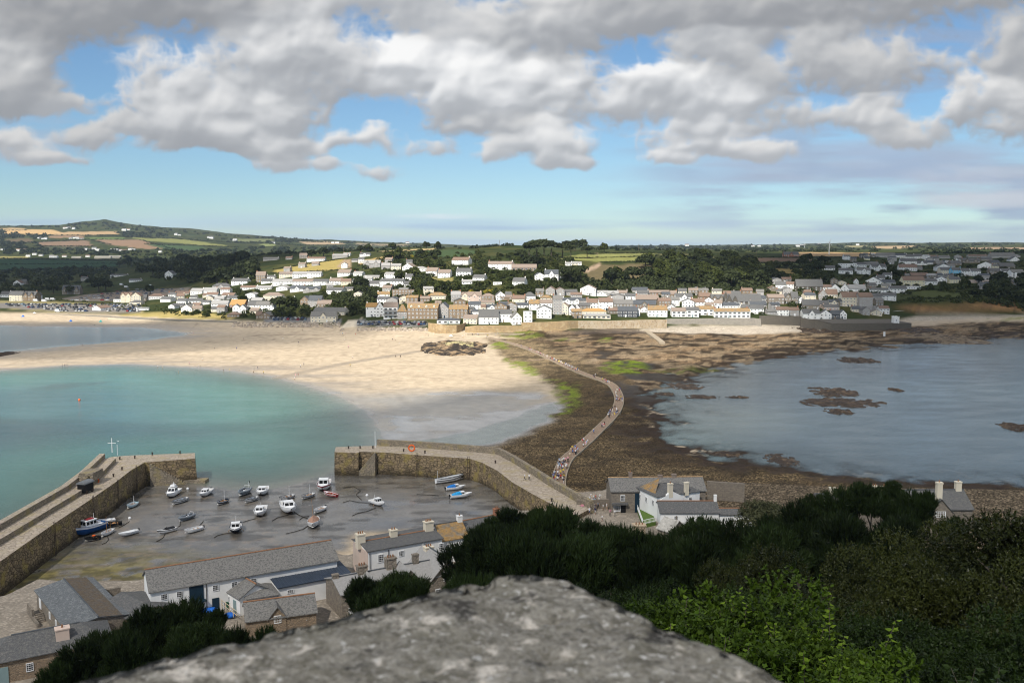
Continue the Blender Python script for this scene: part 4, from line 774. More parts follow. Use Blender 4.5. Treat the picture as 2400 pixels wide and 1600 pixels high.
def ribbon(pts, zs, w, h, lift=0.0, shiftw=0.0):
    m = MB(); rings = []
    for i, p in enumerate(pts):
        d_ = (pts[min(i + 1, len(pts) - 1)] - pts[max(i - 1, 0)]).normalized(); n_ = Vector((-d_.y, d_.x)); c = p + n_ * shiftw
        rings.append([(c.x + n_.x * w, c.y + n_.y * w, zs[i] - h), (c.x + n_.x * w, c.y + n_.y * w, zs[i] + lift), (c.x - n_.x * w, c.y - n_.y * w, zs[i] + lift), (c.x - n_.x * w, c.y - n_.y * w, zs[i] - h)])
    m.loft(rings); return m
path = ribbon(CW, CWZ, 1.75, 1.6).build('path', SETTS); path['kind'] = 'structure'
for sg in (-1, 1): k = ribbon(CW, CWZ, .13, 1.6, .08, sg * 1.89).build('path_kerb', KERB, path)
for side in ([(1335, 860), (1290, 842), (1235, 845), (1190, 843)], [(1172, 799), (1150, 804), (1132, 808)]):
    sp = smooth([Vector(G(px, py, 1.4)[:2]) for px, py in side]); zz = [zat(p.x, p.y) + .18 for p in sp]; o = ribbon(sp, zz, .8, 1.2).build('path', SETTS); o['kind'] = 'structure'

# ------------------------------------------------------------------ quay village (the camera's island)
def vb(name, label, a, b, ze, depth, rpy=None, zr=None, zb=5.5, **k):
    A, B = G(a[0], a[1], ze), G(b[0], b[1], ze); zr = zr if zr is not None else max(ze + .5, ridge_z(A, B, depth, rpy, 1.0 if k.get('style') == 'P' else .5)); return building(name, label, A, B, depth, ze, zr, zb, near=True, **k)
barn = vb('stone_barn', 'stone barn with long blue-grey slate roof and outside stair, by the muddy harbour', (85, 1383), (158, 1475), 8.6, 8.5, rpy=1400, style='L', wall=STONE, roof=SLATEB, cat='barn', ridge=SLATED, wins=[(9, 1.8, .8, 1.1), (13, 1.8, .8, 1.1)], doors=[(2.6, .9, 1.2, 2.0, FRAMEW)])
_bl = (G(158, 1475, 8.6) - G(85, 1383, 8.6)).length; _br = max(9.1, ridge_z(G(85, 1383, 8.6), G(158, 1475, 8.6), 8.5, 1400)) - 5.5
MB().add([(-.3, 4.32, _br + .185), (_bl + .3, 4.32, _br + .185), (_bl + .3, 8.78, 3.1 + .10), (-.3, 8.78, 3.1 + .10)], [(0, 1, 2, 3)]).build('lichened_slope', pm('rusty_lichened_slate', (.115, .088, .06), .9, .35, 4, .2, (.11, .095, .08), (.42, .6)), barn)
st_ = MB()
for i in range(9): st_.box((4.6 + i * .42, -.75, .9 - .2 * i + .0 - .5), (.42, 1.3, 1.0))
st_.box((3.0, -1.55, .6), (3.5, .3, 2.4)); st_.box((6.2, -1.55, .0), (4.2, .3, 1.4)); st_.build('outside_stair', STONE, barn)
vb('stone_house', 'stone house with hipped slate roof and stout chimney at the lower left corner', (-45, 1562), (262, 1500), 8.6, 7.5, rpy=1472, style='H', wall=STONE2, roof=SLATE, ridge=SLATED, chims=[(.62, .25, 1.7, 1.6, 1)], cmat=PINK, wins=[(5.7, 1.7, .9, 1.2)], doors=[(2.6, .1, 1.1, 2.3, SAGE)])
vb('open_shed', 'dark slate-roofed open cart shed with posts beside the stone barn', (236, 1418), (306, 1452), 8.3, 7.0, rpy=1405, style='L', wall=TIMBER, roof=SLATE, cat='shed', wins=[], doors=[(1.3, 0, 1.4, 2.1, BLACK), (3.2, 0, 1.4, 2.1, BLACK), (5.1, 0, 1.4, 2.1, BLACK), (7.0, 0, 1.4, 2.1, BLACK)])  # black door panels paint in the dark shade inside the open bays
a, b_ = G(205, 1391, 7.3), G(283, 1377, 7.3); e = (b_ - a); w_ = tag(MB().box((e.length / 2, .35, -.1), (e.length, .7, 5)).build('stone_wall', STONE, None, False, (a.x, a.y, 5.0), math.atan2(e.y, e.x)), 'short stone harbour wall between the barn roof and the mud', 'wall')
wsp = [(120 / 440 * 25, 2.7, 1.0, 1.1)]
long_ = vb('white_warehouse', 'long white harbour warehouse with lichened slate roof and terracotta ridge', (352, 1386), (790, 1311), 10.6, 8.0, rpy=1300, style='L', wall=WHITE, roof=SLATEL, ridge=RTILE, cat='warehouse', ov=.35, wins=None)
Lw = (G(790, 1311, 10.6) - G(352, 1386, 10.6)).length
fx = lambda px: (px - 352) / (790 - 352) * Lw
for px in (377, 411, 491, 534, 578): o = put('window', W_NEAR2, long_, (fx(px) + .3, -.02, 3.9), (0, 0, 0), (1.0, 1, 1.0)); put('pane', PANE_NEAR, o)
o = put('window', W_NEAR2, long_, (fx(411), -.02, 1.3), (0, 0, 0), (1.1, 1, 1.0)); put('pane', PANE_NEAR, o)
for px, z0, dw, dh in ((452, 2.4, 2.2, 2.6), (452, 0, 2.0, 2.1), (494, 0, 1.1, 2.2)): o = put('door', DOORM, long_, (fx(px), -.02, z0), (0, 0, 0), (dw, 1, dh))
MB().box((fx(452), -.5, 2.35), (2.7, 1.0, .12)).build('loading_sill', NAVY, long_)
for px in (474,): MB().tube([(fx(px), -.12, 0), (fx(px), -.12, 5.0)], .06, 5).build('drainpipe', BLACK, long_)
blue = vb('boat_store', 'low white building with blue corrugated metal roof behind the warehouse eaves', (652, 1378), (822, 1345), 8.9, 7.2, rpy=1324, style='P', wall=WHITE, roof=BLUEROOF, cat='building', wins=[(2.0, 2.5, 1.1, .6), (9.8, 2.5, 1.1, .7)])
Lb = (G(822, 1345, 8.9) - G(652, 1378, 8.9)).length; zr_b = blue.children[1]
cr = MB(); bz = max(9.4, ridge_z(G(652, 1378, 8.9), G(822, 1345, 8.9), 7.2, 1324, 1.0)) - 5.5; sl = (bz - 3.4) / 7.2
for i in range(int(Lb / .55)): cr.loft([[(i * .55 + .1, y, 3.4 + y * sl + .161), (i * .55 + .2, y, 3.4 + y * sl + .21), (i * .55 + .3, y, 3.4 + y * sl + .161)] for y in (-.28, 7.2)], 0, False, False)
co_ = cr.build('roof_ribs', BLUEROOF, blue)
vb('slate_outhouse', 'small white outhouse with mottled slate roof and red ridge beside green bins', (528, 1381), (562, 1402), 8.4, 5.5, zr=10.0, style='L', wall=WHITE, roof=SLATEL, ridge=RTILE, cat='outhouse', wins=[(1.4, 1.7, .6, 1.1)], doors=[(3.4, .1, 1.0, 2.0, SAGE)])
vb('slate_outhouse', 'small hip-roofed slate outhouse tucked behind the dormered stone cottage', (578, 1404), (650, 1393), 8.3, 6.0, rpy=1372, style='H', wall=WHITE, roof=SLATEL, ridge=RTILE, cat='outhouse', wins=[])
vb('stone_cottage', 'low stone cottage with mottled slate roof and one gabled dormer window', (577, 1455), (741, 1433), 8.0, 6.0, rpy=1402, style='L', wall=STONE2, roof=SLATEL, ridge=RTILE, cat='cottage', cross=[(4.6, 2.6, .15, 9.6)], wins=[(9.0, 1.4, .1, .1)])
cot = vb('stone_cottage_row', 'stone cottage row with pale slate roof and rubble chimneys behind a dark pine', (800, 1393), (1042, 1346), 9.6, 8.0, rpy=1333, style='L', wall=STONE, roof=LTILE, ridge=SLATED, cat='cottage', cross=[(5.5, 3.4, .6, 11.3), (11.5, 4.0, .7, 11.8)], chims=[(.02, .5, 1.0, 1.3, 0), (.27, .5, 1.6, 1.5, 3), (.55, .5, 1.7, 2.0, 3), (.80, .5, 1.0, 1.8, 0)], wins=[(1.5, 1.2, .7, 1.0)])
vb('gabled_stone_cottage', 'stone cottage gable with arched white casement, between the pines', (1013, 1356), (1084, 1341), 9.4, 9.0, zr=12.2, style='G', wall=STONE, roof=LTILE, ridge=SLATED, cat='cottage', ov=.4, chims=[(.5, .8, 1.5, 2.0, 3)], cmat=CREAM, wins=[(2.9, 3.9, 1.6, 1.7), (1.0, 1.2, .9, 1.6), (3.6, 1.2, 1.2, 1.6)])
row = vb('white_cottage_row', 'white two-storey cottage row with grey slate roof, pink gable and tall end chimney', (863, 1292), (1036, 1261), 11.0, 7.5, rpy=1256, style='L', wall=WHITE, roof=SLATE, ridge=RTILE, cat='cottage', chims=[(.0, .5, 1.5, 2.3, 3), (.44, .5, 1.3, 1.5, 2), (.93, .5, 1.6, 2.0, 4)], cmat=CREAM, wins=[(2.3, 3.9, 1.0, 1.5), (6.3, 4.1, 1.0, 1.0), (10.7, 3.9, 1.0, 1.5), (14.3, 3.9, 1.0, 1.5)])
MB().box((-.06, 3.75, 1.5), (.12, 7.2, 7.6)).build('pink_gable_face', PINK, row); MB().tube([(.25, -.15, 0), (.25, -.15, 5.2)], .06, 5).build('drainpipe', BLACK, row); MB().tube([(3.8, -.15, 0), (3.8, -.15, 5.2)], .06, 5).build('drainpipe', BLACK, row)
vb('lichen_roofed_cottage', 'white cottage with orange lichen-covered slate roof joined to the cottage row', (1038, 1266), (1098, 1256), 10.0, 7.0, rpy=1226, style='L', wall=WHITE, roof=LICHEN, ridge=SLATED, cat='cottage', chims=[(.95, .5, 1.0, 1.3, 1)], wins=[(1.5, 3.0, .9, 1.2), (4.8, 3.0, .9, 1.2)])
vb('slate_cottage', 'grey slate-roofed cottage running behind the pine toward the east pier', (1101, 1252), (1192, 1234), 9.6, 7.0, rpy=1214, style='L', wall=STONE, roof=SLATE, ridge=RTILE, cat='cottage', chims=[(.92, .5, 1.1, 1.5, 2)], cmat=BRICK, wins=[(2, 2.5, .9, 1.2)])
tea = vb('stone_quay_house', 'long stone quay house with navy double doors and grey slate roof', (1433, 1151), (1654, 1149), 10.4, 8.0, rpy=1119, style='L', wall=STONE, roof=SLATEL, ridge=pm('lichened_ridge', (.42, .27, .14), .9, .3, 2), cat='house', chims=[(.23, .5, .8, 1.4, 1), (.55, .5, 1.0, .7, 0), (.70, .5, 1.0, .9, 0)], cmat=PTILE, wins=[(2.55, 3.4, 1.0, 1.4), (1.3, 1.0, 1.5, 1.4)], doors=[(6.2, .1, 1.8, 4.3, NAVY), (2.7, .0, 1.1, 1.9, BLACK)])
MB().box((1.9, -.45, 2.15), (3.6, .9, .35)).build('porch_roof', SLATE, tea)
wh = vb('white_house', 'white house with orange-lichened hipped slate roof and tall chimneys on the quay', (1540, 1164), (1640, 1151), 10.9, 9.5, rpy=1131, style='H', wall=WHITE, roof=SLATE, ridge=SLATED, chims=[(.30, .0, 1.0, 2.8, 1), (.68, .0, .9, 2.6, 0)], cmat=CREAM, wins=[(8.6, 3.8, .9, 1.3)])
MB().prism([(.8, -.35), (6.6, -.35), (6.6, .2), (.8, .2)], -3, 4.8).add([(.8, -.35, 4.8), (6.6, -.35, 4.8), (3.6, -.35, 6.4), (.8, .2, 4.8), (6.6, .2, 4.8), (3.6, .2, 6.4)], [(0, 1, 2), (1, 4, 5, 2), (0, 2, 5, 3)]).build('gable_wall', WHITE, wh)
MB().add([(-.05, 2, 5.42), (-.05, 8, 5.42), (4.0, 5.2, 7.9), (.1, 1.0, 5.45)], [(0, 3, 2), (1, 0, 2)]).build('lichen_patch', LICHEN, wh)
for y in (1.5, 4.2, 6.9): o = put('window', W_NEAR, wh, (-.02, y, 3.7), (0, 0, -math.pi / 2), (.9, 1, 1.3)); put('pane', PANE_NEAR, o)
vb('white_stable', 'low white building with arched windows and grey slate roof below the white house', (1548, 1201), (1685, 1201), 8.7, 6.5, rpy=1175, style='L', wall=WHITE, roof=SLATE, ridge=RTILE, cat='building', wins=[(3.3, 2.0, .8, 1.1), (8.2, 2.0, .8, 1.1)], chims=[(.99, .5, .6, 1.6, 0)])
vb('white_store', 'white lean building continuing the low stable behind the bent pine', (1687, 1205), (1790, 1204), 8.3, 3.5, rpy=1192, style='L', wall=WHITE, roof=SLATE, ridge=RTILE, cat='building', wins=[])
ch = vb('stone_lodge', 'tiny stone lodge with pale slab roof and cross finial in front of the stable', (1541, 1236), (1572, 1246), 7.8, 4.6, zr=9.6, style='L', wall=STONE, roof=pm('stone_slab_roof', (.40, .38, .34), .9, .3, 2, .4, (.26, .25, .22), (.5, .6)), cat='lodge', wins=[])
MB().box((3.0, 2.3, 4.6), (.14, .14, .9)).box((3.0, 2.3, 4.75), (.5, .142, .14)).build('finial', STONE, ch)
vb('stone_quay_cottage', 'stone cottage whose pale rubble chimney tops the pines by the courtyard', (1480, 1290), (1545, 1290), 8.6, 6.0, zr=10.4, style='L', wall=STONE, roof=SLATE, cat='cottage', chims=[(.35, .5, 2.2, 2.4, 3)], cmat=pm('pale_rubble', (.46, .36, .25), .9, .3, 2, .5), wins=[])
rc = vb('gabled_stone_house', 'stone house with tall chimneys and front gable amid trees by the eastern shore', (2088, 1194), (2280, 1192), 10.4, 8.5, rpy=1149, style='L', wall=STONE, roof=SLATE, ridge=SLATED, cat='house', cross=[(9.2, 5.0, 2.5, 13.2)], chims=[(.94, .5, 1.2, 2.0, 1), (.02, .5, 1.2, 1.6, 1)], cmat=CREAM, wins=[])
c_ = put('chimney', chimney_mesh(CREAM, 0), rc, (9.2, -1.4, 7.0), (0, 0, 0), (1.1, .9, 4.2)); put('chimney_pot', POT, c_, (0, 0, .96), (0, 0, 0), (1, 1.2, .25))
vb('stone_house', 'slate-roofed stone house almost hidden by the dark pines near the eastern shore', (1925, 1196), (2070, 1196), 9.8, 8.0, rpy=1158, style='L', wall=STONE, roof=SLATE, ridge=SLATED, cat='house', chims=[(.28, .5, 1.2, 1.6, 1), (.97, .5, 1.2, 2.0, 2)], cmat=CREAM, wins=[])
a, b_ = G(1657, 1142, 8.4), G(1745, 1148, 8.4); e = b_ - a; tag(MB().box((e.length / 2, .3, -1.2), (e.length, .6, 5.4)).build('stone_wall', STONE, None, False, (a.x, a.y, a.z), math.atan2(e.y, e.x)), 'high rubble courtyard wall to the right of the stone quay house', 'wall')
a, b_ = G(1352, 1172, 7.6), G(1432, 1170, 7.6); e = b_ - a; tag(MB().box((e.length / 2, .3, -1.6), (e.length, .5, 3.2)).build('stone_wall', STONE, None, False, (a.x, a.y, a.z), math.atan2(e.y, e.x)), 'low rubble wall joining the pier parapet to the stone quay house', 'wall')
# railed lawn before the white house
cs = [G(px, py, 6.3) for px, py in ((1493, 1190), (1524, 1190), (1537, 1222), (1507, 1229))]; yard = thing('railed_lawn', 'small raised lawn with white railings before the white quay house', 'garden', (cs[0].x, cs[0].y, 5.4)); r_ = [(p.x - cs[0].x, p.y - cs[0].y) for p in cs][::-1]
MB().prism(r_, -.5, .95).build('lawn', LAWN, yard)
for i in range(4):
    if i == 1: continue
    a, b_ = Vector((*r_[i], 0)), Vector((*r_[(i + 1) % 4], 0)); m = MB(); n = max(3, int((b_ - a).length / .35))
    for z in (1.15, 1.85): m.tube([a + Vector((0, 0, z)), b_ + Vector((0, 0, z))], .05, 4)
    for k in range(n + 1): p = a.lerp(b_, k / n); m.box((p.x, p.y, 1.4), (.05, .05, .95))
    m.build('railing', FRAMEW, yard)
# bits in the yard behind the warehouse
for i, (px, py) in enumerate(((521, 1413), (528, 1418), (535, 1423))):
    q = G(px, py, 5.6); bn = thing('wheelie_bin', ('leftmost', 'middle', 'rightmost')[i] + ' of three green bins beside the white outhouse', 'bin', q, -.5, 'green bins'); MB().box((0, 0, .5), (.7, .8, 1.0), 0, 0, 1.12).build('body', GREENP, bn); MB().box((0, 0, 1.06), (.84, .95, .1)).build('lid', GREENP, bn)
for (px, py, sx_, sy_, lab) in ((457, 1432, 2.2, 1.4, 'blue tarpaulin lying left in the fenced yard'), (490, 1428, 2.6, 1.3, 'wide blue tarpaulin over a dinghy by the yard fence'), (538, 1441, 1.6, 1.2, 'violet-blue cover at the right end of the yard')):
    q = G(px, py, 6.0); m = MB(); m.ball((0, 0, 0), (sx_ * .6, sy_ * .6, .45), 10, 5); tag(m.build('tarpaulin', BLUET, loc=q, smooth=True), lab, 'tarpaulin')
fn = thing('yard_fence', 'pale timber post and rail fence round the yard behind the warehouse', 'fence', G(470, 1424, 6)); o0 = fn.location; fp = [G(458, 1426, 6) - o0, G(512, 1417, 6) - o0, G(556, 1450, 6) - o0]
for i in range(2):
    a, b_ = fp[i], fp[i + 1]
    for z in (.6, 1.25): MB().tube([a + Vector((0, 0, z)), b_ + Vector((0, 0, z))], .06, 4).build('rail', PALEWOOD, fn)
    for k in range(5): p = a.lerp(b_, k / 5); MB().box((p.x, p.y, .6), (.12, .12, 1.5)).build('post', PALEWOOD, fn)
# ------------------------------------------------------------------ boats lying on the mud
GEL = pm('white_gelcoat', (.78, .78, .77), .35, .05, 2); HBLUE = pm('blue_hull', (.012, .065, .20), .4, .15, 2); HNAVY = pm('navy_hull', (.02, .028, .045), .4, .15, 2); HBLACK = pm('black_hull', (.015, .015, .016), .5, .2, 2); HRED = pm('red_hull', (.30, .025, .03), .45, .15, 2)
HGREY = pm('grey_rubber', (.20, .225, .25), .6, .15, 2); HPALE = pm('pale_blue_hull', (.40, .55, .62), .4, .1, 2); INNER = pm('boat_floor', (.60, .585, .55), .7, .2, 3); WOOD = pm('varnished_wood', (.36, .19, .08), .5, .25, 3, stretch=(.3, 1, 1)); ANTI = pm('antifouling', (.05, .03, .03), .8, .3, 2)
CBLUE = pm('blue_canvas', (.02, .17, .50), .75, .12, 2); CTAN = pm('tan_canvas', (.40, .24, .17), .85, .15, 2); CBLACK = pm('black_canvas', (.02, .021, .024), .75, .2, 2); SKYBLUE = pm('light_blue_canvas', (.03, .30, .60), .75, .12, 2)
def hull(L_, beam, fb, transom=.72, sheer=.35, ns=11):
    """outer skin rings from stern to bow; 9 points from port rail under the keel to starboard rail"""
    rings = []
    for i in range(ns):
        s = i / (ns - 1); x = -L_ / 2 + s * L_
        wdt = beam / 2 * ((transom + (1 - transom) * math.sin(min(s / .5, 1) * math.pi / 2)) if s < .5 else max(.03, math.cos(((s - .5) / .5) ** 1.55 * math.pi / 2)) ** .85)
        top = fb * (1 + sheer * max(0, (s - .35) / .65) ** 2 + .05 * (1 - s)); kz = fb * (.62 * max(0, (s - .72) / .28) ** 2); rake = .10 * L_ * max(0, (s - .75) / .25) ** 2
        half = [(x + rake, wdt, top), (x + rake * .9, wdt * .985, top * .80), (x + rake * .55, wdt * .93, kz + (top - kz) * .50), (x + rake * .25, wdt * .66, kz + (top - kz) * .18), (x, 0, kz)]
        rings.append([Vector(p) for p in half] + [Vector((p[0], -p[1], p[2])) for p in reversed(half[:-1])])
    return rings
def boat(kind, bow, stern, label, hullm=GEL, strake=None, z=.55, heel=0.0, beamk=.36, cover=None, mast=0.0, motor=False, cat='boat', flag=False, group='boats aground in the harbour', Lmin=4.2):
    A, B = G(bow[0], bow[1], z), G(stern[0], stern[1], z); e = A - B; L_ = max(Lmin, Vector((e.x, e.y)).length); c = (A + B) / 2
    zz = max(zat(c.x, c.y), 0.0); t = thing('boat' if kind != 'rib' else 'inflatable_boat', label, cat, (c.x, c.y, zz + .02), math.atan2(e.y, e.x), group); t.rotation_euler.x = heel; t.rotation_euler.y = random.uniform(-.03, .01)
    L_ *= 1.03
    if kind in ('launch', 'open') and strake is HBLACK: hullm = strake = GEL; banded = True
    else: banded = False
    beam = L_ * beamk; fb = max(.75, L_ * .165)
    if kind == 'trawler': fb = L_ * .22
    R = hull(L_, beam, fb, transom=.55 if kind in ('launch', 'sail', 'open') else .8); n = len(R[0]); m = MB()
    m.loft(R, 0, False, False); m.add(R[0], [tuple(range(n))], 0)
    rows = []
    for i in range(len(R) - 1): rows += [1, 0, 0, 2, 2, 0, 0, 1]
    m.m = rows + [0]
    sk = strake or hullm; ho = m.build('hull', [hullm, sk, ANTI if kind not in ('rib',) else hullm], t, True)
    for sg in (0, -1): MB().tube([r[sg] + Vector((0, 0, .03)) for r in R], .045 if kind != 'rib' else .24, 6).build('gunwale' if kind != 'rib' else 'tube', (BLACK if banded else hullm) if kind != 'rib' else hullm, t)
    fl = fb * (.42 if kind in ('open', 'launch', 'rib', 'sail') else .80); dk = MB(); dr = [(r[0].x, r[0].y * .95) for r in R]
    dk.loft([[(x, y, fl + (fb * .5 * max(0, (i - 6) / 4) if kind not in ('open', 'launch', 'rib', 'sail') else 0)), (x, -y, fl + (fb * .5 * max(0, (i - 6) / 4) if kind not in ('open', 'launch', 'rib', 'sail') else 0))] for i, (x, y) in enumerate(dr)], 0, False, False)
    dk.build('deck', INNER if kind in ('open', 'launch', 'rib', 'sail') else GEL, t)
    if banded:
        for fr_ in (.36, .66):                                   # painted bands along the planking
            for sg in (1, -1): MB().tube([Vector((r[0].x, sg * (r[1].y * fr_ + r[2].y * (1 - fr_)) * 1.012, r[1].z * fr_ + r[2].z * (1 - fr_))) for r in R], .042, 4).build('stripe', BLACK, ho)
    def cabin(x0, x1, w, h, base, slope=.25, mat=GEL, nwin=2, roofm=None, winh=.5):
        q = MB(); rake_ = (x1 - x0) * slope
        q.add([(x0, -w, base), (x1, -w, base), (x1, w, base), (x0, w, base), (x0, -w * .9, base + h), (x1 - rake_, -w * .86, base + h), (x1 - rake_, w * .86, base + h), (x0, w * .9, base + h)], [(3, 2, 1, 0), (4, 5, 6, 7), (0, 1, 5, 4), (1, 2, 6, 5), (2, 3, 7, 6), (3, 0, 4, 7)])
        cb = q.build('cabin', mat, t); MB().box(((x0 + x1 - rake_) / 2 - .05, 0, base + h + .035), ((x1 - rake_ - x0) + .25, w * 1.9, .07)).build('cabin_roof', roofm or mat, cb)
        for sg in (1, -1):
            for k in range(nwin):
                xa = x0 + (x1 - rake_ - x0) * (k + .12) / nwin; xb = x0 + (x1 - rake_ - x0) * (k + .88) / nwin; za, zb_ = base + h * (1 - winh - .12), base + h * .88; ya, yb = w * (1 - .1 * (1 - winh - .12)) + .012, w * (1 - .1 * .88) + .012
                MB().add([(xa, sg * ya, za), (xb, sg * ya, za), (xb, sg * yb, zb_), (xa, sg * yb, zb_)], [(0, 1, 2, 3), (3, 2, 1, 0)]).build('cabin_window', GLASS, cb)
        f0, f1 = 1 - winh - .12, .88
        for sg in (-1, 1):
            a_ = sg * w * .06; b__ = sg * w * .80; MB().add([(x1 - rake_ * f0 + .015, a_, base + h * f0), (x1 - rake_ * f0 + .015, b__, base + h * f0), (x1 - rake_ * f1 + .015, b__ * .98, base + h * f1), (x1 - rake_ * f1 + .015, a_, base + h * f1)], [(0, 1, 2, 3), (3, 2, 1, 0)]).build('windscreen', GLASS, cb)
            a_ = sg * w * .08; b__ = sg * w * .8; MB().add([(x0 - .012, a_, base + h * .25), (x0 - .012, b__, base + h * .25), (x0 - .012, b__, base + h * .85), (x0 - .012, a_, base + h * .85)], [(0, 1, 2, 3), (3, 2, 1, 0)]).build('cabin_window', GLASS, cb)
        return cb
    if kind == 'cabin': cabin(-L_ * .02, L_ * .30, beam * .34, fb * .78, fb * .95, .36); MB().box((-L_ * .28, 0, fb * .85), (L_ * .32, beam * .7, .08)).build('cockpit', INNER, t)
    if kind == 'cruiser':
        cabin(-L_ * .12, L_ * .26, beam * .36, fb * 1.0, fb * .95, .34, nwin=3); MB().box((-L_ * .02, 0, fb * 2.35), (L_ * .2, beam * .5, fb * .35), 0, 0, .8).build('flybridge', GEL, t); MB().tube([(-L_ * .05, 0, fb * 2.4), (-L_ * .06, 0, fb * 3.1)], [.16, .05], 6).build('radar_mast', GEL, t)
    if kind == 'wheelhouse': cabin(L_ * .0, L_ * .24, beam * .36, fb * 1.15, fb * .85, .14, nwin=2); MB().box((-L_ * .28, 0, fb * .82), (L_ * .34, beam * .74, .1)).build('cockpit', INNER, t)
    if kind == 'trawler':
        cabin(-L_ * .15, L_ * .22, beam * .36, fb * .85, fb * .92, .1, nwin=3, winh=.45); MB().ball((L_ * .56, 0, fb * .9), .3, 8, 5).build('fender', pm('red_fender', (.6, .04, .06), .5, .1), t)
        MB().box((0, 0, fb * 1.86), (L_ * .22, beam * .35, .18)).build('liferaft', HRED, t); MB().ball((-L_ * .2, 0, fb * 1.2), (.5, .5, .35), 8, 5).build('coiled_net', CTAN, t)
    if kind == 'canopy':
        cabin(L_ * .02, L_ * .30, beam * .33, fb * .85, fb * .95, .4); q = MB(); q.loft([[(x, w_, fb * .95), (x, w_ * .7, fb * .95 + h_), (x, 0, fb * .95 + h_ * 1.15), (x, -w_ * .7, fb * .95 + h_), (x, -w_, fb * .95)] for x, w_, h_ in ((-L_ * .42, beam * .36, fb * .25), (-L_ * .2, beam * .42, fb * .7), (L_ * .04, beam * .38, fb * .9))]); q.build('canopy', cover or CBLUE, t)
    if kind == 'covered': q = MB(); q.loft([[(r[0].x * .93, r[0].y * .96, r[0].z + .02), (r[0].x * .93, r[0].y * .5, r[0].z + .35), (r[0].x * .93, -r[0].y * .5, r[0].z + .35), (r[0].x * .93, -r[0].y * .96, r[0].z + .02)] for r in R[1:7]]); q.build('cover', cover or CBLACK, t); MB().add([(L_ * .12, -beam * .3, fb), (L_ * .12, beam * .3, fb), (L_ * .02, beam * .25, fb + .5), (L_ * .02, -beam * .25, fb + .5)], [(0, 1, 2, 3), (3, 2, 1, 0)]).build('windscreen', GLASS, t)
    if kind == 'speed': MB().loft([[(r[0].x * .96, r[0].y * .9, r[0].z + .03), (r[0].x * .96, 0, r[0].z + .14), (r[0].x * .96, -r[0].y * .9, r[0].z + .03)] for r in R[2:]]).build('foredeck', GEL, t)
    if kind in ('open', 'launch', 'sail'):
        for fx_ in (-.28, -.05, .18): MB().box((fx_ * L_, 0, fb * .72), (L_ * .06, beam * .84, .07)).build('thwart', WOOD if kind != 'launch' else HGREY, t)
        MB().box((L_ * .36, 0, fb * .98), (L_ * .16, beam * .42, .06)).build('foredeck', GEL if kind != 'launch' else HGREY, t)
    if kind == 'open' and cover: MB().ball((-L_ * .1, 0, fb * .8), (L_ * .12, beam * .25, .3), 8, 5).build('gear', cover, t)
    if kind == 'launch': MB().box((-L_ * .1, 0, fb * .7), (L_ * .18, beam * .3, fb * .45)).build('engine_box', HGREY, t)
    if kind == 'rib': MB().box((-L_ * .05, 0, fb * .9), (L_ * .16, beam * .3, fb * .9), 0, 0, .8).build('console', GEL if hullm is HGREY else HGREY, t); MB().box((L_ * .02, 0, fb * 1.5), (.05, beam * .28, .35)).build('windscreen', GLASS, t); MB().tube([(-L_ * .35, -beam * .36, fb), (-L_ * .36, -beam * .3, fb * 2), (-L_ * .36, beam * .3, fb * 2), (-L_ * .35, beam * .36, fb)], .05, 5).build('arch', GEL, t)
    if kind == 'sail' and cover: MB().loft([[(x, w_, fb), (x, 0, fb + h_), (x, -w_, fb)] for x, w_, h_ in ((-L_ * .4, beam * .3, .5), (-L_ * .1, beam * .46, 1.1), (L_ * .22, beam * .34, 1.3), (L_ * .36, beam * .1, .5))]).build('boom_cover', cover, t)
    if motor:
        q = MB(); q.box((-L_ * .5 - .22, 0, fb * .98), (.36, .34, .5), 0, 0, .8); q.box((-L_ * .5 - .2, 0, fb * .45), (.14, .12, .8)); q.build('outboard_motor', BLACK, t)
    if mast: mx_ = L_ * (.1 if kind == 'sail' else -.15 if kind != 'launch' else -.42); MB().tube([(mx_, 0, fb * .5), (mx_, 0, fb + mast)], [.055, .035], 5).build('mast', FRAMEW if kind != 'sail' else WOOD, t)
    if flag: MB().tube([(-L_ * .48, 0, fb), (-L_ * .55, 0, fb + 1.6)], .03, 4).build('flagstaff', FRAMEW, t); MB().box((-L_ * .66, 0, fb + 1.5), (.6, .02, .4)).build('flag', BLACK, t)
    for sg in (1, -1): MB().tube([(L_ * .02, sg * beam * .42, fb * .4), (L_ * .02, sg * beam * .62, 0)], .05, 4).build('leg', WOOD, t) if kind in ('cruiser', 'wheelhouse') else None
    return t
b5 = lambda x, y: (x / 3.92, 1000 + y / 3.92); b6 = lambda x, y: (600 + x / 3.92, 1000 + y / 3.92)
boat('trawler', b5(715, 1000), b5(925, 930), 'blue-hulled fishing boat with white wheelhouse beside the western pier wall', HBLUE, GEL, mast=2.6, beamk=.36, cat='fishing boat', Lmin=8.0)
boat('open', b5(790, 1045), b5(920, 1020), 'black tender dinghy tied under the blue fishing boat', HBLACK, beamk=.42, Lmin=3)
boat('speed', b5(905, 880), b5(1028, 862), 'white covered dinghy directly behind the two-masted sailing dinghy', GEL, beamk=.42)
boat('open', b5(985, 905), b5(1070, 895), 'black open workboat right of the white covered dinghy', HBLACK, beamk=.5, cover=WOOD)
sb_ = boat('sail', b5(950, 1000), b5(1030, 955), 'white sailing dinghy with two bare wooden masts', GEL, mast=3.6, beamk=.34); MB().tube([(-1.1, 0, .4), (-1.1, 0, 3.2)], .04, 5).build('mast', WOOD, sb_)
boat('speed', b5(1112, 1008), b5(1262, 965), 'low white speedboat hull without cabin, second right of the blue fishing boat', GEL, beamk=.32, motor=True)
boat('covered', b5(1465, 990), b5(1612, 950), 'white speedboat with black cockpit cover', GEL, cover=CBLACK, beamk=.34, strake=HBLACK)
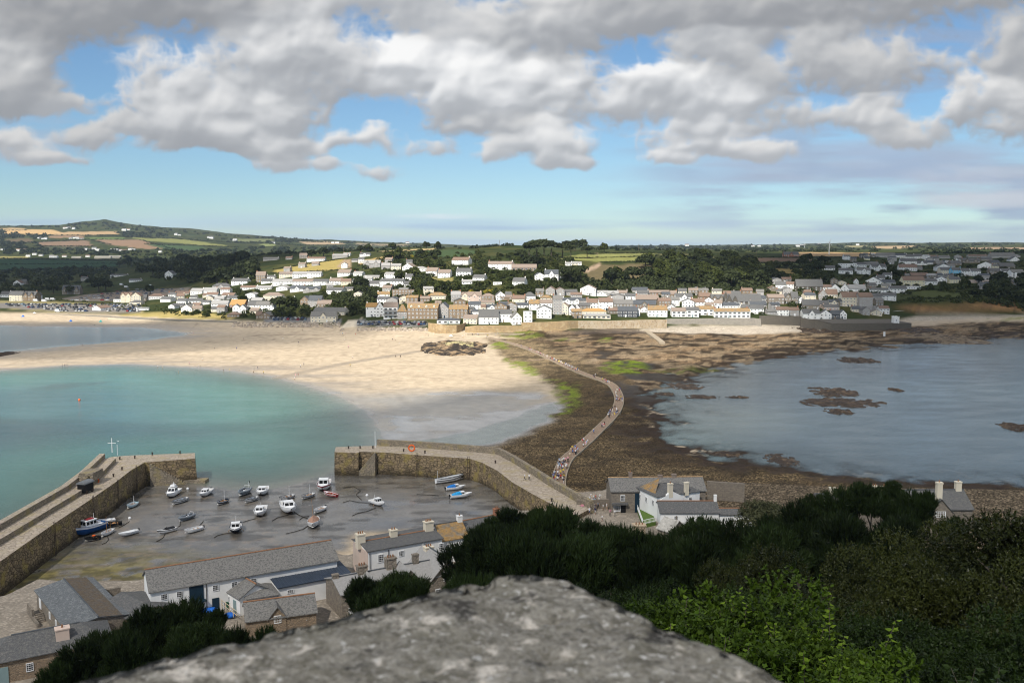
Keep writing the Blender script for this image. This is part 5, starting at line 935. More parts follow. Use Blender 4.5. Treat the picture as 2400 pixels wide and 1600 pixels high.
boat('rib', b5(1668, 870), b5(1768, 832), 'grey inflatable boat with pale console alone on the dark weed', HGREY, beamk=.38)
boat('open', b5(1725, 985), b5(1848, 950), 'white open boat with outboard below the grey inflatable', GEL, motor=True, beamk=.42)
boat('wheelhouse', b5(2160, 1000), b5(2175, 925), 'navy-hulled boat with small white cabin and dark mast', HNAVY, GEL, mast=2.2, beamk=.44)
boat('open', b5(1180, 745), b5(1255, 700), 'pale blue and white open boat nearest the western pier ladder', HPALE, GEL, mast=1.8, beamk=.44, motor=True)
boat('cruiser', b5(1545, 655), b5(1635, 590), 'largest white motor cruiser with flybridge by the harbour mouth', GEL, beamk=.38, mast=2.0)
boat('launch', b5(1595, 710), b5(1720, 665), 'black and white striped open launch with orange gear inside', GEL, HBLACK, beamk=.38, cover=ORANGE)
boat('cabin', b5(1850, 640), b5(1935, 585), 'white cabin boat with outboard lying in the harbour mouth shallows', GEL, motor=True, beamk=.38)
boat('open', b5(2010, 712), b5(2085, 675), 'dark navy open boat with tall thin mast', HNAVY, GEL, mast=2.4, beamk=.46)
boat('rib', b5(2210, 625), b5(2280, 575), 'grey inflatable with orange gear and black flag near the harbour mouth', HGREY, beamk=.44, flag=True)
boat('launch', b5(2265, 690), b5(2360, 655), 'dark striped open launch between the navy boat and a white cabin boat', GEL, HBLACK, beamk=.42)
boat('cabin', b6(45, 625), b6(75, 565), 'white cabin boat closest to the flat water, left of the striped launches', GEL, beamk=.46)
boat('open', b6(245, 665), b6(330, 640), 'striped open boat with mast and a red stern', GEL, HBLACK, mast=2.6, beamk=.5)
boat('open', b6(440, 655), b6(520, 625), 'striped open boat with mast and tiller rig in mid harbour', GEL, HBLACK, mast=2.6, beamk=.5)
boat('wheelhouse', b6(610, 590), b6(640, 515), 'white wheelhouse boat with dark red bottom', GEL, HRED, beamk=.42, mast=1.2)
boat('open', b6(640, 620), b6(740, 640), 'red and white striped open boat beside the red-bottomed wheelhouse boat', HRED, GEL, mast=2.2, beamk=.42)
boat('cabin', b6(20, 835), b6(60, 760), 'white cabin cruiser with mast in the lower middle of the mud', GEL, beamk=.42, mast=1.4)
boat('cabin', b6(320, 815), b6(270, 725), 'big white cabin cruiser angled with its bow toward the cottages', GEL, beamk=.40, mast=1.2)
boat('open', b6(545, 800), b6(635, 755), 'plain white open boat with outboard above the tan-covered sailboat', GEL, motor=True, beamk=.42)
boat('sail', b6(525, 945), b6(540, 870), 'small white sailing boat under a tan boom cover with leaning mast', GEL, mast=5.0, cover=CTAN, beamk=.44, heel=.06)
boat('wheelhouse', b6(1165, 740), b6(1055, 700), 'lone white wheelhouse boat reflected in the wet mud below the eastern pier', GEL, mast=1.6, beamk=.36)
boat('launch', b6(1275, 425), b6(1480, 440), 'outer grey and white striped passenger launch moored under the eastern pier', GEL, HBLACK, beamk=.30, z=.4)
boat('launch', b6(1300, 398), b6(1515, 412), 'inner striped passenger launch rafted against the eastern pier wall', GEL, HBLACK, beamk=.30, z=.4, cover=CBLUE)
boat('launch', b6(1880, 495), b6(1655, 530), 'long white and black striped launch with stern mast near the pier ladder', GEL, HBLACK, beamk=.28, mast=2.4)
boat('canopy', b6(1905, 580), b6(1748, 595), 'white motorboat with dark blue canopy, the upper of two blue-covered boats', GEL, cover=CBLUE, motor=True, beamk=.34)
boat('canopy', b6(1965, 655), b6(1790, 672), 'white motorboat with light blue canopy, the lower of two blue-covered boats', GEL, cover=SKYBLUE, motor=True, beamk=.34)
# mooring lines lying on the mud
for i, (pl, lab) in enumerate((([(985, 1015), (1000, 1045), (975, 1075), (940, 1090)], 'looped mooring line below the two-masted sailing dinghy'), ([(1520, 1000), (1500, 1040), (1460, 1065), (1440, 1075)], 'mooring line below the black-covered speedboat'), ([(2130, 1005), (2060, 1015), (2000, 1030), (1970, 1048)], 'mooring line running left from the navy cabin boat'),
        ([(1090, 940), (1140, 915), (1190, 880)], 'straight mooring line above the low speedboat'), ([(1870, 885), (1855, 910), (1835, 930)], 'short line at the stern of the outboard boat'), ([(1660, 890), (1655, 930), (1620, 950)], 'line between the grey inflatable and the covered speedboat'), ([(2230, 900), (2290, 880), (2352, 865)], 'mooring line right of the navy cabin boat'))):
    m = MB().tube([G(*b5(*p), z=.0) + Vector((0, 0, max(0, zat(*G(*b5(*p), z=.5)[:2])) + .06)) for p in pl], .07, 5); tag(m.build('mooring_line', ROPE), lab, 'rope', 'mooring lines on the mud')
for pl, lab in (([(480, 940), (430, 975), (350, 1000), (275, 1018)], 'long mooring line left of the tan-covered sailboat'), ([(1100, 770), (1030, 800), (940, 820), (885, 845)], 'curved mooring line below the lone wheelhouse boat'), ([(1040, 722), (950, 715), (860, 695), (800, 715)], 'mooring line running left from the lone wheelhouse boat'), ([(1680, 660), (1600, 652), (1480, 645)], 'line left of the two blue-covered boats'),
        ([(340, 815), (280, 835), (200, 855), (150, 888)], 'mooring line below the big angled cruiser'), ([(400, 880), (440, 850), (490, 845)], 'short line left of the plain open boat'), ([(350, 800), (400, 835), (480, 870)], 'line from the big cruiser toward the sailboat'), ([(800, 570), (900, 560), (960, 600), (920, 640), (970, 690)], 'dark weed-hung line in the middle of the harbour')):
    m = MB().tube([G(*b6(*p), z=.0) + Vector((0, 0, max(0, zat(*G(*b6(*p), z=.5)[:2])) + .06)) for p in pl], .07, 5); tag(m.build('mooring_line', ROPE), lab, 'rope', 'mooring lines on the mud')
for (px, py, m_, lab) in ((304, 1217, GEL, 'white mooring buoy left of the grey inflatable'), (860, 1165, GEL, 'white buoy left of the lone wheelhouse boat'), (440, 1146, GEL, 'white buoy floating by the flybridge cruiser'), (220, 1260, ORANGE, 'small orange buoy below the black tender'), (186, 937, ORANGE, 'orange buoy floating in the teal bay')):
    q = G(px, py, .15); tag(MB().ball((0, 0, .2), .38 if m_ is GEL else .5, 8, 6).build('buoy', m_, loc=(q.x, q.y, max(0, zat(q.x, q.y))), smooth=True), lab, 'buoy')
# ------------------------------------------------------------------ the town across the bay
WALLS = dict(w=(WHITE, 'white'), c=(CREAM, 'cream'), s=(STONE, 'grey stone'), b=(STONE2, 'brown stone'), d=(DSTONE, 'dark stone'), g=(GREYR, 'grey rendered'), B=(BLUEW, 'pale blue'), y=(YELW, 'pale yellow'), k=(DARKW, 'charcoal'), r=(BRICK, 'brick'), t=(TIMBER, 'timber'), p=(PINK, 'pinkish'))
ROOFS = dict(s=(SLATE, 'slate'), l=(SLATEL, 'pale slate'), d=(SLATED, 'dark slate'), o=(OTILE, 'orange'), b=(BTILE, 'brown tile'), p=(PTILE, 'pinkish tile'), L=(LTILE, 'light grey'), O=(LICHEN, 'lichen-orange'))
ORD = ['first', 'second', 'third', 'fourth', 'fifth', 'sixth', 'seventh', 'eighth', 'ninth', 'tenth', 'eleventh', 'twelfth', 'thirteenth', 'fourteenth', 'fifteenth', 'sixteenth', 'seventeenth', 'eighteenth', 'nineteenth', 'twentieth'] + ['twenty-' + x for x in ('first', 'second', 'third', 'fourth', 'fifth', 'sixth', 'seventh', 'eighth', 'ninth')]
for _t, _o in (('thirty', 'thirtieth'), ('forty', 'fortieth'), ('fifty', 'fiftieth'), ('sixty', 'sixtieth'), ('seventy', 'seventieth')): ORD += [_o] + [_t + '-' + x for x in ORD[:9]]
# crop offset x | rows of: x0 x1 base eave ridge style wall roof yaw [zone] ; numbers in 3.92x pixels of a 600-pixel-wide crop starting at row 500
T1 = """5 88 772 745 717 L w s 0|88 205 806 748 716 L c s 5|205 330 806 755 718 L b s -12 x2|318 356 790 752 726 G w s 0|122 190 658 640 614 G w b 10|185 238 655 638 606 L s s 0|572 732 746 703 662 L s d 0 x3|1110 1205 820 752 727 L c b 0 x2|1205 1292 822 760 727 G c b 0|1042 1110 816 788 774 F w s 0|1190 1296 838 818 800 H c s 0|1288 1345 806 776 746 L s s 0|1366 1500 790 760 736 H w b 0|1465 1573 816 786 766 L w s -15|1512 1588 600 552 527 G w s 0 c2|1605 1735 756 736 716 L c b 0|1742 1863 746 716 690 L w L -10 c1|1872 1990 742 708 684 L w L 0|1952 2110 692 666 642 H g s 0 x1|2118 2278 656 622 598 L w s -10 c2|1616 1712 836 802 782 L w s -12 c1|1732 1852 842 802 782 L w s 8 c1|1898 2000 782 746 726 L w b 0|2032 2150 776 752 732 L w b -8|2082 2182 802 776 758 L w s 0|1658 1768 906 872 838 G w l 0|1765 1850 900 875 850 L c p 0|1940 2092 876 832 802 L w L 0 c1|2102 2250 884 842 796 L r o -12|2138 2200 920 858 836 G w s 0|2196 2262 922 872 840 G w s 0|2275 2352 892 842 808 L w s 0|2086 2200 956 936 912 H t b 0|828 942 892 872 850 G w b -20|1012 1170 582 570 560 L w s 0|1186 1290 630 612 600 L w s 0|742 798 622 598 582 L g s 0|2208 2352 702 682 666 L w b 0|1845 1925 838 812 798 L w s 0|1862 1960 770 752 738 L c b 0"""
T2 = """0 86 632 570 536 L b p 0|92 170 606 582 570 L w s 0|212 330 592 556 538 L c p 0|335 470 592 556 536 L w L 0|470 598 592 552 536 L w L 0|742 868 582 546 516 L w p -18 c1|48 145 646 622 602 L w s 0|152 330 662 626 606 L w L 0|335 520 666 626 606 L w p 0|520 656 664 626 606 L w s -8|672 790 662 622 598 L w p 0|780 870 660 625 602 L c b 0|0 140 706 682 666 L w L 0|182 290 712 682 666 G w L 0|312 440 722 692 666 L w d 0 x1|432 590 726 696 672 L g d 0 x2|640 800 742 706 682 L w s -14|800 890 715 692 678 L c s 0|66 240 798 756 728 H c p 0|0 165 896 840 810 L w l 0|168 350 820 795 772 L w s 0|405 490 866 796 760 G b d 0|478 600 862 800 758 L g d -8|560 688 862 832 800 L b p 0 c1|502 735 1002 946 906 L c l 0 x1|512 826 942 900 868 L c l -14 c2|32 134 972 936 908 G t l 0|0 52 972 934 902 L t b 0|886 1000 642 620 602 L w s 0|1004 1128 682 646 622 L w s 0|1132 1354 668 622 602 L w s -10|986 1140 502 462 432 L g L 0 x2|1152 1230 512 482 456 L g L 0|1238 1330 522 482 464 L c L 0|1342 1444 528 492 460 G w p 0|1442 1570 538 506 488 H w L 0|1556 1664 578 532 500 L w p -20 c1|1668 1784 592 546 518 L w p -12 c1|1836 1974 578 536 506 L w s -10 c2|1790 1958 472 430 404 L w b -22 c1|2132 2232 514 466 442 L w p -8 c1|2228 2350 518 466 442 L w p -22|988 1130 606 586 572 L c L 0|1174 1320 598 560 542 L w L -16 c1|702 840 412 386 374 L g L 0|802 864 392 374 362 L w L 0|952 1044 398 376 362 L w s 0 x1|466 630 442 416 402 L w b 0 c1|398 470 416 386 366 L s p 0|66 205 434 420 406 L g l 0|272 330 425 410 398 L g b 0|1252 1454 782 706 690 F b p 0 crown|1576 1745 792 756 726 H c O 0|1792 1880 812 750 718 L g L 0|1876 1962 802 752 726 L c p 0 x1|1946 2070 812 760 726 L p p 0 x1|2072 2190 808 762 736 H b p 0|2206 2290 802 752 718 G w s 0|2290 2345 790 755 722 L w s 0|1010 1110 952 860 826 L w o 0|1104 1172 952 866 812 G w p 0|1172 1300 972 862 822 L w p 0 big|1300 1386 972 906 842 H g O 0|1388 1672 976 872 832 L b O -6 d4|1662 1770 962 872 822 G g d -14|1772 1944 968 882 846 L b O -6|1390 1535 862 842 822 L c p 0|1952 2064 884 838 812 L w d 0|1972 2048 944 902 876 H w d 0|2112 2222 888 862 838 L w d 0 x1|2230 2320 860 835 815 L g s 0|2066 2112 900 862 838 L c b 0|1902 2030 1018 966 936 L c p -14|1662 1872 1016 984 966 H w d 0 big|2046 2228 1020 952 886 L w s 0|2230 2352 1002 922 888 L w s 0|1892 1986 652 628 612 L w L 0|1986 2100 618 590 564 L w s -22|2178 2258 658 642 632 F w L 0|2060 2190 845 825 808 L c p 0|2225 2352 800 770 745 L b p 0|1645 1700 850 830 812 L b p 0"""
T3 = """0 92 1026 958 912 G w l 6|106 186 1002 902 886 F w L 0|226 362 968 882 850 G w s -10|156 250 892 832 796 L w O 0|248 370 892 824 796 L w p 0|376 462 932 790 756 L g l 0 c1|432 515 932 852 822 G c p 0|520 580 936 872 838 G w s 0|572 622 900 866 836 G w s 0|548 640 966 902 880 L b O 0|636 866 940 902 876 H c o 0|652 905 968 946 930 H c L 0 big|466 640 838 800 778 L w d 0 x2|262 370 802 776 752 H c O 0 c1|106 216 806 762 726 H w s 0|0 116 822 786 756 L c b -14|36 150 872 850 830 L w d 0|686 800 872 820 786 L w b 0 c1|800 926 892 814 780 L w b 0 c1|928 1110 892 832 796 L s l 0 c1|1112 1320 872 836 802 L s d -8 x1|972 1150 956 898 862 L k d -8 big|1106 1176 946 882 856 G w s 0|1182 1246 912 876 856 G w b 0|1250 1426 952 888 850 L w O 0|1428 1500 896 862 836 G w s 0|1468 1596 952 898 870 L w p 0 big|1598 1718 956 892 866 L w s 0 big|1696 1856 938 882 856 L w O 0 big|1858 2190 962 902 876 L w O 0 big|2188 2312 926 876 846 L w s -10|2192 2340 872 838 806 L g d 0|1562 1672 862 812 786 G w s 0|1642 1766 862 816 786 L w b -8|1506 1660 812 766 736 L w s 0 x1|1346 1460 862 806 780 L b b 0|1142 1350 822 790 752 L b p 0 c2|1432 1510 782 742 712 L b p -14 c1|1722 1830 802 762 732 L b b 0 c1|1832 1950 832 782 746 L s s 0 x2|1762 1850 832 802 772 G w b 0|1908 2092 878 846 820 L w d 0|2002 2120 872 840 818 G w L -12|626 768 754 692 658 G w p -14 c1|470 600 758 722 700 L g s 0|762 880 762 728 710 L w L 0 x1|876 980 768 738 712 L g L 0 x1|1108 1250 728 706 682 L g d 0|1252 1450 752 732 712 L b p 0|1642 1782 718 702 682 L s s 0|212 300 616 568 545 G w d 0|300 425 616 560 520 L w d 0 x1|425 470 614 570 538 G w d 0|0 225 542 502 470 L b p 0 big|0 116 672 626 592 L w s -18|492 552 482 470 458 L w L 0|556 602 476 464 452 L c L 0|605 640 478 468 456 L w L 0"""
T4 = """72 160 692 656 630 L w s -14|262 502 718 668 608 L d s 0 arch|146 282 402 376 354 L r s 0 x1|492 612 522 502 480 L w s -14|652 776 558 526 506 L w s -20|666 815 508 462 440 F w L 0|802 905 494 470 450 L w s 0|822 942 560 522 502 L w l 0 x1|956 1086 532 492 466 L w s 0 x1|1208 1364 528 496 468 L w b -10 c1|1222 1364 474 440 416 L w s -10|1366 1462 478 456 432 L w s 0 x1|896 1016 484 462 446 L g l 0|1002 1162 408 382 364 L g l -10|1166 1272 408 386 370 L w d 0|1272 1340 418 398 376 L w s -20|1338 1406 418 396 374 L w s -20|1552 1672 532 492 464 G w s 0|1588 1692 568 520 496 L c s 0|1692 1782 572 522 500 L B s 0|1782 1870 574 530 506 L w s 0|1866 1956 574 530 506 L w s 0|1932 2060 504 476 446 G w L -18|1792 1945 458 436 410 L s s 0 x2|2132 2272 512 486 456 L s s 0|2228 2312 442 426 398 G w s 0|2238 2352 598 540 516 L w l 0 big|1242 1440 668 616 580 L y b 0|1436 1556 658 626 602 L w s 0|1538 1642 642 606 582 G w s 0|1668 1772 642 606 582 L y s 0 c2|1318 1474 602 572 546 L s b 0|1262 1406 698 672 655 F w L 0|898 1032 664 622 586 G w s -14|1006 1076 616 592 566 L w s 0|1046 1176 658 636 612 L w d 0|1126 1270 734 692 668 L w s -12|942 1096 730 702 686 L w s -14 c1|1862 2030 638 612 597 F p L 0|562 666 728 696 650 G w s 0|664 742 722 694 646 G w s -10|742 900 724 692 656 L w L 0|1052 1172 802 756 732 L w s -16|962 1050 804 762 736 L g s 0|682 840 860 772 726 L c b 0|835 962 886 768 730 L g b 0|960 1002 886 850 820 F g s 0|466 540 802 742 698 G g b 0|536 636 802 742 698 L c b -8 c1|0 150 834 776 746 L s p 0|150 216 834 776 736 G s s 0|216 276 834 770 722 L s s 0|276 330 832 792 766 G w s 0|318 470 884 842 796 L s s -14|452 560 866 832 802 L p s 0|562 652 846 816 792 L c d 0 x1|656 780 856 806 784 L s d 0|516 656 890 862 840 L p s 0|76 190 942 888 862 L w b 0|188 286 944 890 866 L g b 0|322 480 972 920 884 L w s 0 x1|478 580 974 925 888 G w s 0|575 660 972 930 892 L k d 0 big|656 722 970 924 890 G w d 0|2252 2352 664 632 606 L s s 0 x1|1952 2040 698 668 634 L g d 0|1492 1560 412 398 384 L g b 0|1560 1672 416 402 388 L g l 0|2046 2270 410 388 362 L g l 0|1846 2020 404 392 380 L g b 0|2050 2130 470 450 430 L s d 0|1450 1545 470 452 434 L w d 0|1680 1780 480 458 436 L s s 0|790 830 650 622 600 G w b 0|1960 2060 438 420 402 L s s 0|2150 2230 560 530 508 L w s 0|2040 2140 560 528 504 L s s 0"""
HB = []; HOUSES = []
def town(tab, ox, zones):
    for row in tab.split('|'):
        q = row.split(); x0, x1, yb, ye, yr = [float(v) for v in q[:5]]; st, wl, rf, yaw = q[5], q[6], q[7], float(q[8]); ex_ = q[9:]
        S = 3.92; px0, px1, pyb = ox + x0 / S, ox + x1 / S, 500 + yb / S; P = hit((px0 + px1) / 2, pyb, 640); D = P.y; sc_ = D / F / CT
        HOUSES.append(dict(px=(px0 + px1) / 2, px0=px0, px1=px1, pyt=500 + yr / S, pyb=pyb, P=P, w=(x1 - x0) / S * sc_, he=max(2.4, (yb - ye) / S * sc_), rh=max(.9, (ye - yr) / S * sc_ * 1.0), st=st, wl=wl, rf=rf, yaw=math.radians(yaw), ex=ex_))
town(T1, 0, None); town(T2, 600, None); town(T3, 1200, None); town(T4, 1800, None)
_fr = random.Random(11)
for (xa, xb, ya, yb_, n, wls, rfs) in ((1225, 1790, 692, 738, 34, 'wgsbcgbs', 'ssdbpl'), (1800, 2080, 664, 742, 20, 'wgscgs', 'sdbl'), (1960, 2390, 602, 656, 26, 'wwgsygs', 'sdLl'), (400, 640, 684, 736, 14, 'wwcg', 'sLpb'), (620, 1010, 610, 700, 16, 'wcg', 'sLp'), (880, 1200, 700, 748, 10, 'wcbg', 'spdO')):
    k = tr_ = 0
    while k < n and tr_ < 400:
        tr_ += 1; px, py = _fr.uniform(xa, xb), _fr.uniform(ya, yb_); P = hit(px, py, 640)
        if P.z < 6 or P.y > 1500: continue
        sc_ = P.y / F / CT; w = _fr.uniform(6.5, 11); wp = w / sc_; he = _fr.choice((2.8, 4.8, 5.2)); rh = _fr.uniform(1.6, 2.6); b0 = (px - wp / 2, px + wp / 2, py - (he + rh) / sc_, py)
        if any(min(b0[1], h['px1']) - max(b0[0], h['px0']) > .35 * min(wp, h['px1'] - h['px0']) and min(b0[3], h['pyb']) - max(b0[2], h['pyt']) > .45 * (b0[3] - b0[2]) for h in HOUSES): continue
        HOUSES.append(dict(px=px, px0=b0[0], px1=b0[1], pyt=b0[2], pyb=py, P=P, w=w, he=he, rh=rh, st=_fr.choice('LLLG'), wl=_fr.choice(wls), rf=_fr.choice(rfs), yaw=math.radians(_fr.uniform(-18, 14)), ex=['c1'] if _fr.random() < .6 else [])); k += 1
def zone_of(h):
    px, py = h['px'], h['pyb']
    if px < 250: return 'by the beach car parks'
    if px < 600: return 'beside the western beach'
    if px < 1215: return 'on central waterfront' if py > 738 else ('on the lower hillside' if py > 680 else 'in the western terraces' if px < 900 else 'high on the central hill')
    if px < 1800: return 'behind the sea wall' if py > 728 else ('in inner village rows' if py > 690 else 'on the hill above')
    return 'around eastern headland' if py > 690 else ('in mid eastern town' if py > 640 else 'in upper eastern town')
KIND = {'L': 'house', 'G': 'gabled house', 'H': 'hipped house', 'F': 'flat-roofed block'}
bucket = {}
for h in HOUSES:
    storeys = max(1, int(round(h['he'] / 2.75))); h['storeys'] = storeys; sw = {1: 'low', 2: 'two-storey', 3: 'three-storey'}.get(storeys, 'tall')
    h['look'] = f"{sw} {WALLS[h['wl']][1]} {KIND[h['st']]} under {ROOFS[h['rf']][1]} roof" if h['st'] != 'F' else f"{sw} {WALLS[h['wl']][1]} {KIND['F']}"
    bucket.setdefault((h['look'], zone_of(h)), []).append(h)
for (lk, zn), hs in bucket.items():
    hs.sort(key=lambda h: h['px'])
    for i, h in enumerate(hs): h['label'] = f'{lk} {zn}' + ('' if len(hs) == 1 else f', {ORD[i]} from left')
GROUPN = 'houses of the town across the bay'
for h in HOUSES:
    P, w, ex_ = h['P'], h['w'], h['ex']; d = min(9.5, max(6.0, w * .75)) if h['st'] != 'G' else min(12, max(7, w * 1.1)); ya = h['yaw'] + random.uniform(-.05, .05)
    if h['st'] == 'G': ya += random.choice((-.22, -.12, .1))
    c, s_ = math.cos(ya), math.sin(ya); A = (P.x - c * w / 2, P.y - s_ * w / 2); B = (P.x + c * w / 2, P.y + s_ * w / 2); zb = P.z; ze = zb + h['he']; zr = ze + h['rh']
    ch = []; cross = []
    nch = 0
    for e in ex_:
        if e[0] == 'c' and e[1:].isdigit(): nch = int(e[1:])
        if e[0] == 'x': n = int(e[1:]); cross = [((k + .5) / n * w, min(w / n * .72, 4.5), .35, ze + h['rh'] * .8) for k in range(n)]
        if e[0] == 'd': n = int(e[1:]); cross = []; h['dormers'] = n
    if not nch and h['st'] in 'LG' and w > 5.5 and random.random() < .6: nch = random.choice((1, 1, 2))
    fr_ = {1: (.95,), 2: (.05, .95)}.get(nch, ())
    if nch == 1 and random.random() < .5: fr_ = (.06,)
    if h['st'] == 'G': ch = [(.5, f, .9, 1.1, 2) for f in fr_]
    else: ch = [(f, .5, .9, 1.1, 2) for f in fr_]
    cmat = random.choice((WALLS[h['wl']][0], WALLS[h['wl']][0], BRICK)) if h['wl'] != 'k' else BRICK
    wins = None
    if 'big' in ex_:
        wins = [((k + .5) / max(2, int(w / 3.6)) * w, h['he'] / h['storeys'] * (s + .5), 2.4, 1.5) for k in range(max(2, int(w / 3.6))) for s in range(h['storeys'])]
    if 'arch' in ex_: wins = [((k + .5) / 6 * w, h['he'] * .5, 1.2, h['he'] * .55) for k in range(6)]
    doors = [(w * random.uniform(.35, .65), 0, 1.0, 2.0, random.choice((NAVY, BLACK, SAGE, FRAMEW, TIMBER)))] if h['st'] != 'F' else []
    if wins is None and doors and h['storeys'] == 1: doors = []
    nm = {'L': 'town_house', 'G': 'gabled_house', 'H': 'hip_roofed_house', 'F': 'flat_roofed_house'}[h['st']]
    o = building(nm, h['label'], A, B, d, ze, zr, zb, h['st'], WALLS[h['wl']][0], ROOFS[h['rf']][0], wins, ch, doors, False, GROUPN, 'house', cmat, None, .3, cross=cross, storeys=h['storeys'])
    h['obj'] = o; HB.append((h['px0'] - 1, h['px1'] + 1, h['pyt'] - 1, h['pyb'], P.y))
    if h.get('dormers'):
        for k in range(h['dormers']):
            x = (k + .5) / h['dormers'] * w; dm = MB(); dm.box((x, d * .16, h['he'] + .9), (1.5, 2.0, 1.6)); dm.add([(x - .75, d * .16 - 1.0, h['he'] + 1.7), (x + .75, d * .16 - 1.0, h['he'] + 1.7), (x, d * .16 - 1.0, h['he'] + 2.3), (x - .75, d * .16 + 1.0, h['he'] + 1.7), (x + .75, d * .16 + 1.0, h['he'] + 1.7), (x, d * .16 + 1.0, h['he'] + 2.3)], [(0, 1, 2), (1, 4, 5, 2), (0, 2, 5, 3)]); dd_ = dm.build('dormer', CREAM, o); put('window', W_FAR, dd_, (x, d * .16 - 1.02, h['he'] + .95), (0, 0, 0), (1, 1, 1))
    if 'crown' in ex_:
        m = MB()
        for k in range(14): m.box((w * (k + .5) / 14, .2, h['he'] + .45), (w / 28, .4, .5))
        m.build('battlement', STONE2, o); MB().prism([(w * .28, 1.5), (w * .72, 1.5), (w * .72, d - 1.5), (w * .28, d - 1.5)], h['he'] + .1, h['he'] + 1.6, 0).build('roof_lantern', LTILE, o)
# hotel balconies
def find(px, pyb): return min(HOUSES, key=lambda h: abs(h['px'] - px) + abs(h['pyb'] - pyb))
h = find(600 + 1236 / 3.92, 500 + 972 / 3.92)
for lv in (1, 2): MB().box((h['w'] / 2, -.9, h['he'] * lv / 3.0), (h['w'] * .96, 1.8, .2)).build('balcony', FRAMEW, h['obj']); MB().box((h['w'] / 2, -1.75, h['he'] * lv / 3.0 + .55), (h['w'] * .96, .08, .9)).build('balcony_rail', GLASS, h['obj'])
# stone church with bellcote
P = hit(1200 + 2125 / 3.92, 500 + 862 / 3.92, 640); sc_ = P.y / F; w = 330 / 3.92 * sc_; A, B = (P.x - w / 2, P.y), (P.x + w / 2, P.y)
chu = building('church', 'granite church with steep slate roof, lancet windows and small bellcote', A, B, 9, P.z + 5, P.z + 5 + 65 / 3.92 * sc_, P.z, 'L', DSTONE, SLATE, [((k + .5) / 5 * w * .66 + w * .32, 2.7, 1.2, 3.2) for k in range(5)], (), (), False, None, 'church', cross=[(w * .10, 5.5, .6, P.z + 10.5), (w * .27, 5, .3, P.z + 9.5)])
m = MB(); m.box((w * .02, 2, 9.2), (1.3, 1.3, 5)); m.add([(w * .02 - .8, 1.2, 11.7), (w * .02 + .8, 1.2, 11.7), (w * .02 + .8, 2.8, 11.7), (w * .02 - .8, 2.8, 11.7), (w * .02, 2, 14)], [(0, 1, 4), (1, 2, 4), (2, 3, 4), (3, 0, 4)]); m.build('bellcote', DSTONE, chu); HB.append((1700, 1785, 684, 720, P.y))
# tiny far houses: hamlets on the plain and hills to the left and along the right skyline
FAR = [(92, 560), (100, 561), (106, 561), (165, 560), (172, 560), (180, 561), (190, 561), (200, 586), (210, 587), (220, 585), (228, 588), (5, 587), (14, 588), (35, 588), (42, 589), (58, 587), (262, 588), (272, 589), (282, 588), (292, 589), (305, 586), (312, 588), (65, 602), (120, 604), (130, 604), (150, 603), (205, 603), (95, 600), (80, 598), (152, 536), (160, 536), (172, 537), (290, 541), (300, 540), (412, 551), (420, 552), (490, 558), (495, 560), (375, 592), (390, 593), (550, 565), (640, 571), (780, 571), (790, 570), (955, 571), (1870, 579), (1880, 578), (1920, 574), (2010, 575), (1780, 578), (1765, 578), (1610, 577)]
FAR.sort()
for i, (px, py) in enumerate(FAR):
    P = hit(px, py, 1500); w = random.uniform(6.5, 10) / F * P.y * 1.0; w = min(max(w, 9), 26); A, B = (P.x - w / 2, P.y), (P.x + w / 2, P.y + random.uniform(-3, 3)); hh = w * random.uniform(.28, .4)
    building('far_house', (f'white farmhouse speck on the far western slopes, {ORD[i]} from left' if px < 1200 else f'white farmhouse speck on the far eastern skyline, {ORD[i - sum(p[0] < 1200 for p in FAR)]} from left'), A, B, w * .6, P.z + hh, P.z + hh * 1.6, P.z - 1, 'L', WHITE, random.choice((SLATE, BTILE, LTILE)), [(w * .3, hh * .5, 1.6, 1.6), (w * .7, hh * .5, 1.6, 1.6)], (), (), False, 'far hamlet houses west' if px < 1200 else 'far skyline houses east', 'house')
for (px, py, wp, hp, lab) in ((240, 606, 38, 6, 'long low pale farm shed, left of two on the green plain'), (268, 606, 28, 7, 'taller pale farm shed beside the dark wood'), (178, 606, 22, 5, 'small pale farm shed on the plain, beside white houses')):
    P = hit(px, py, 1500); s_ = P.y / F; building('farm_shed', lab, (P.x - wp / 2 * s_, P.y), (P.x + wp / 2 * s_, P.y), 14, P.z + hp * .5 * s_, P.z + hp * s_, P.z, 'L', CREAM, CREAM, [], (), (), False, 'farm sheds on the plain', 'shed')

# ------------------------------------------------------------------ sea walls
def swall(name, label, pts, mat, thick=2.0, zb=2.6, batter=0.0, top=None):
    """pts: (px, row of foot, row of top)"""
    base = [G(px, pb, zb) for px, pb, pt in pts]; zt = [at(px, pt, b_.y).z for (px, pb, pt), b_ in zip(pts, base)]; o0 = base[0].copy(); o0.z = 0; m = MB(); rings = []
    for b_, z in zip(base, zt):
        x, y = b_.x - o0.x, b_.y - o0.y; rings.append([(x, y, -1.5), (x, y + batter, z), (x, y + thick + batter, z), (x, y + thick + batter, -1.5)])
    m.loft(rings); return tag(m.build(name, mat, loc=o0), label, 'wall')
swall('sea_wall', 'golden stone bastion wall curving round the white beach restaurant', [(1004, 779, 757), (1020, 781, 758), (1045, 781.5, 762), (1070, 781, 762), (1082, 779, 760), (1092, 774, 756)], SEAW)
swall('sea_wall', 'weathered rubble sea wall below the white inn terrace', [(1090, 780, 766), (1115, 780.5, 763), (1160, 780, 763), (1224, 779, 764)], SEAW)
swall('sea_wall', 'tall golden sea wall along the middle waterfront', [(1222, 779, 756), (1280, 778.5, 755), (1330, 777.5, 752), (1355, 776, 752)], SEAW)
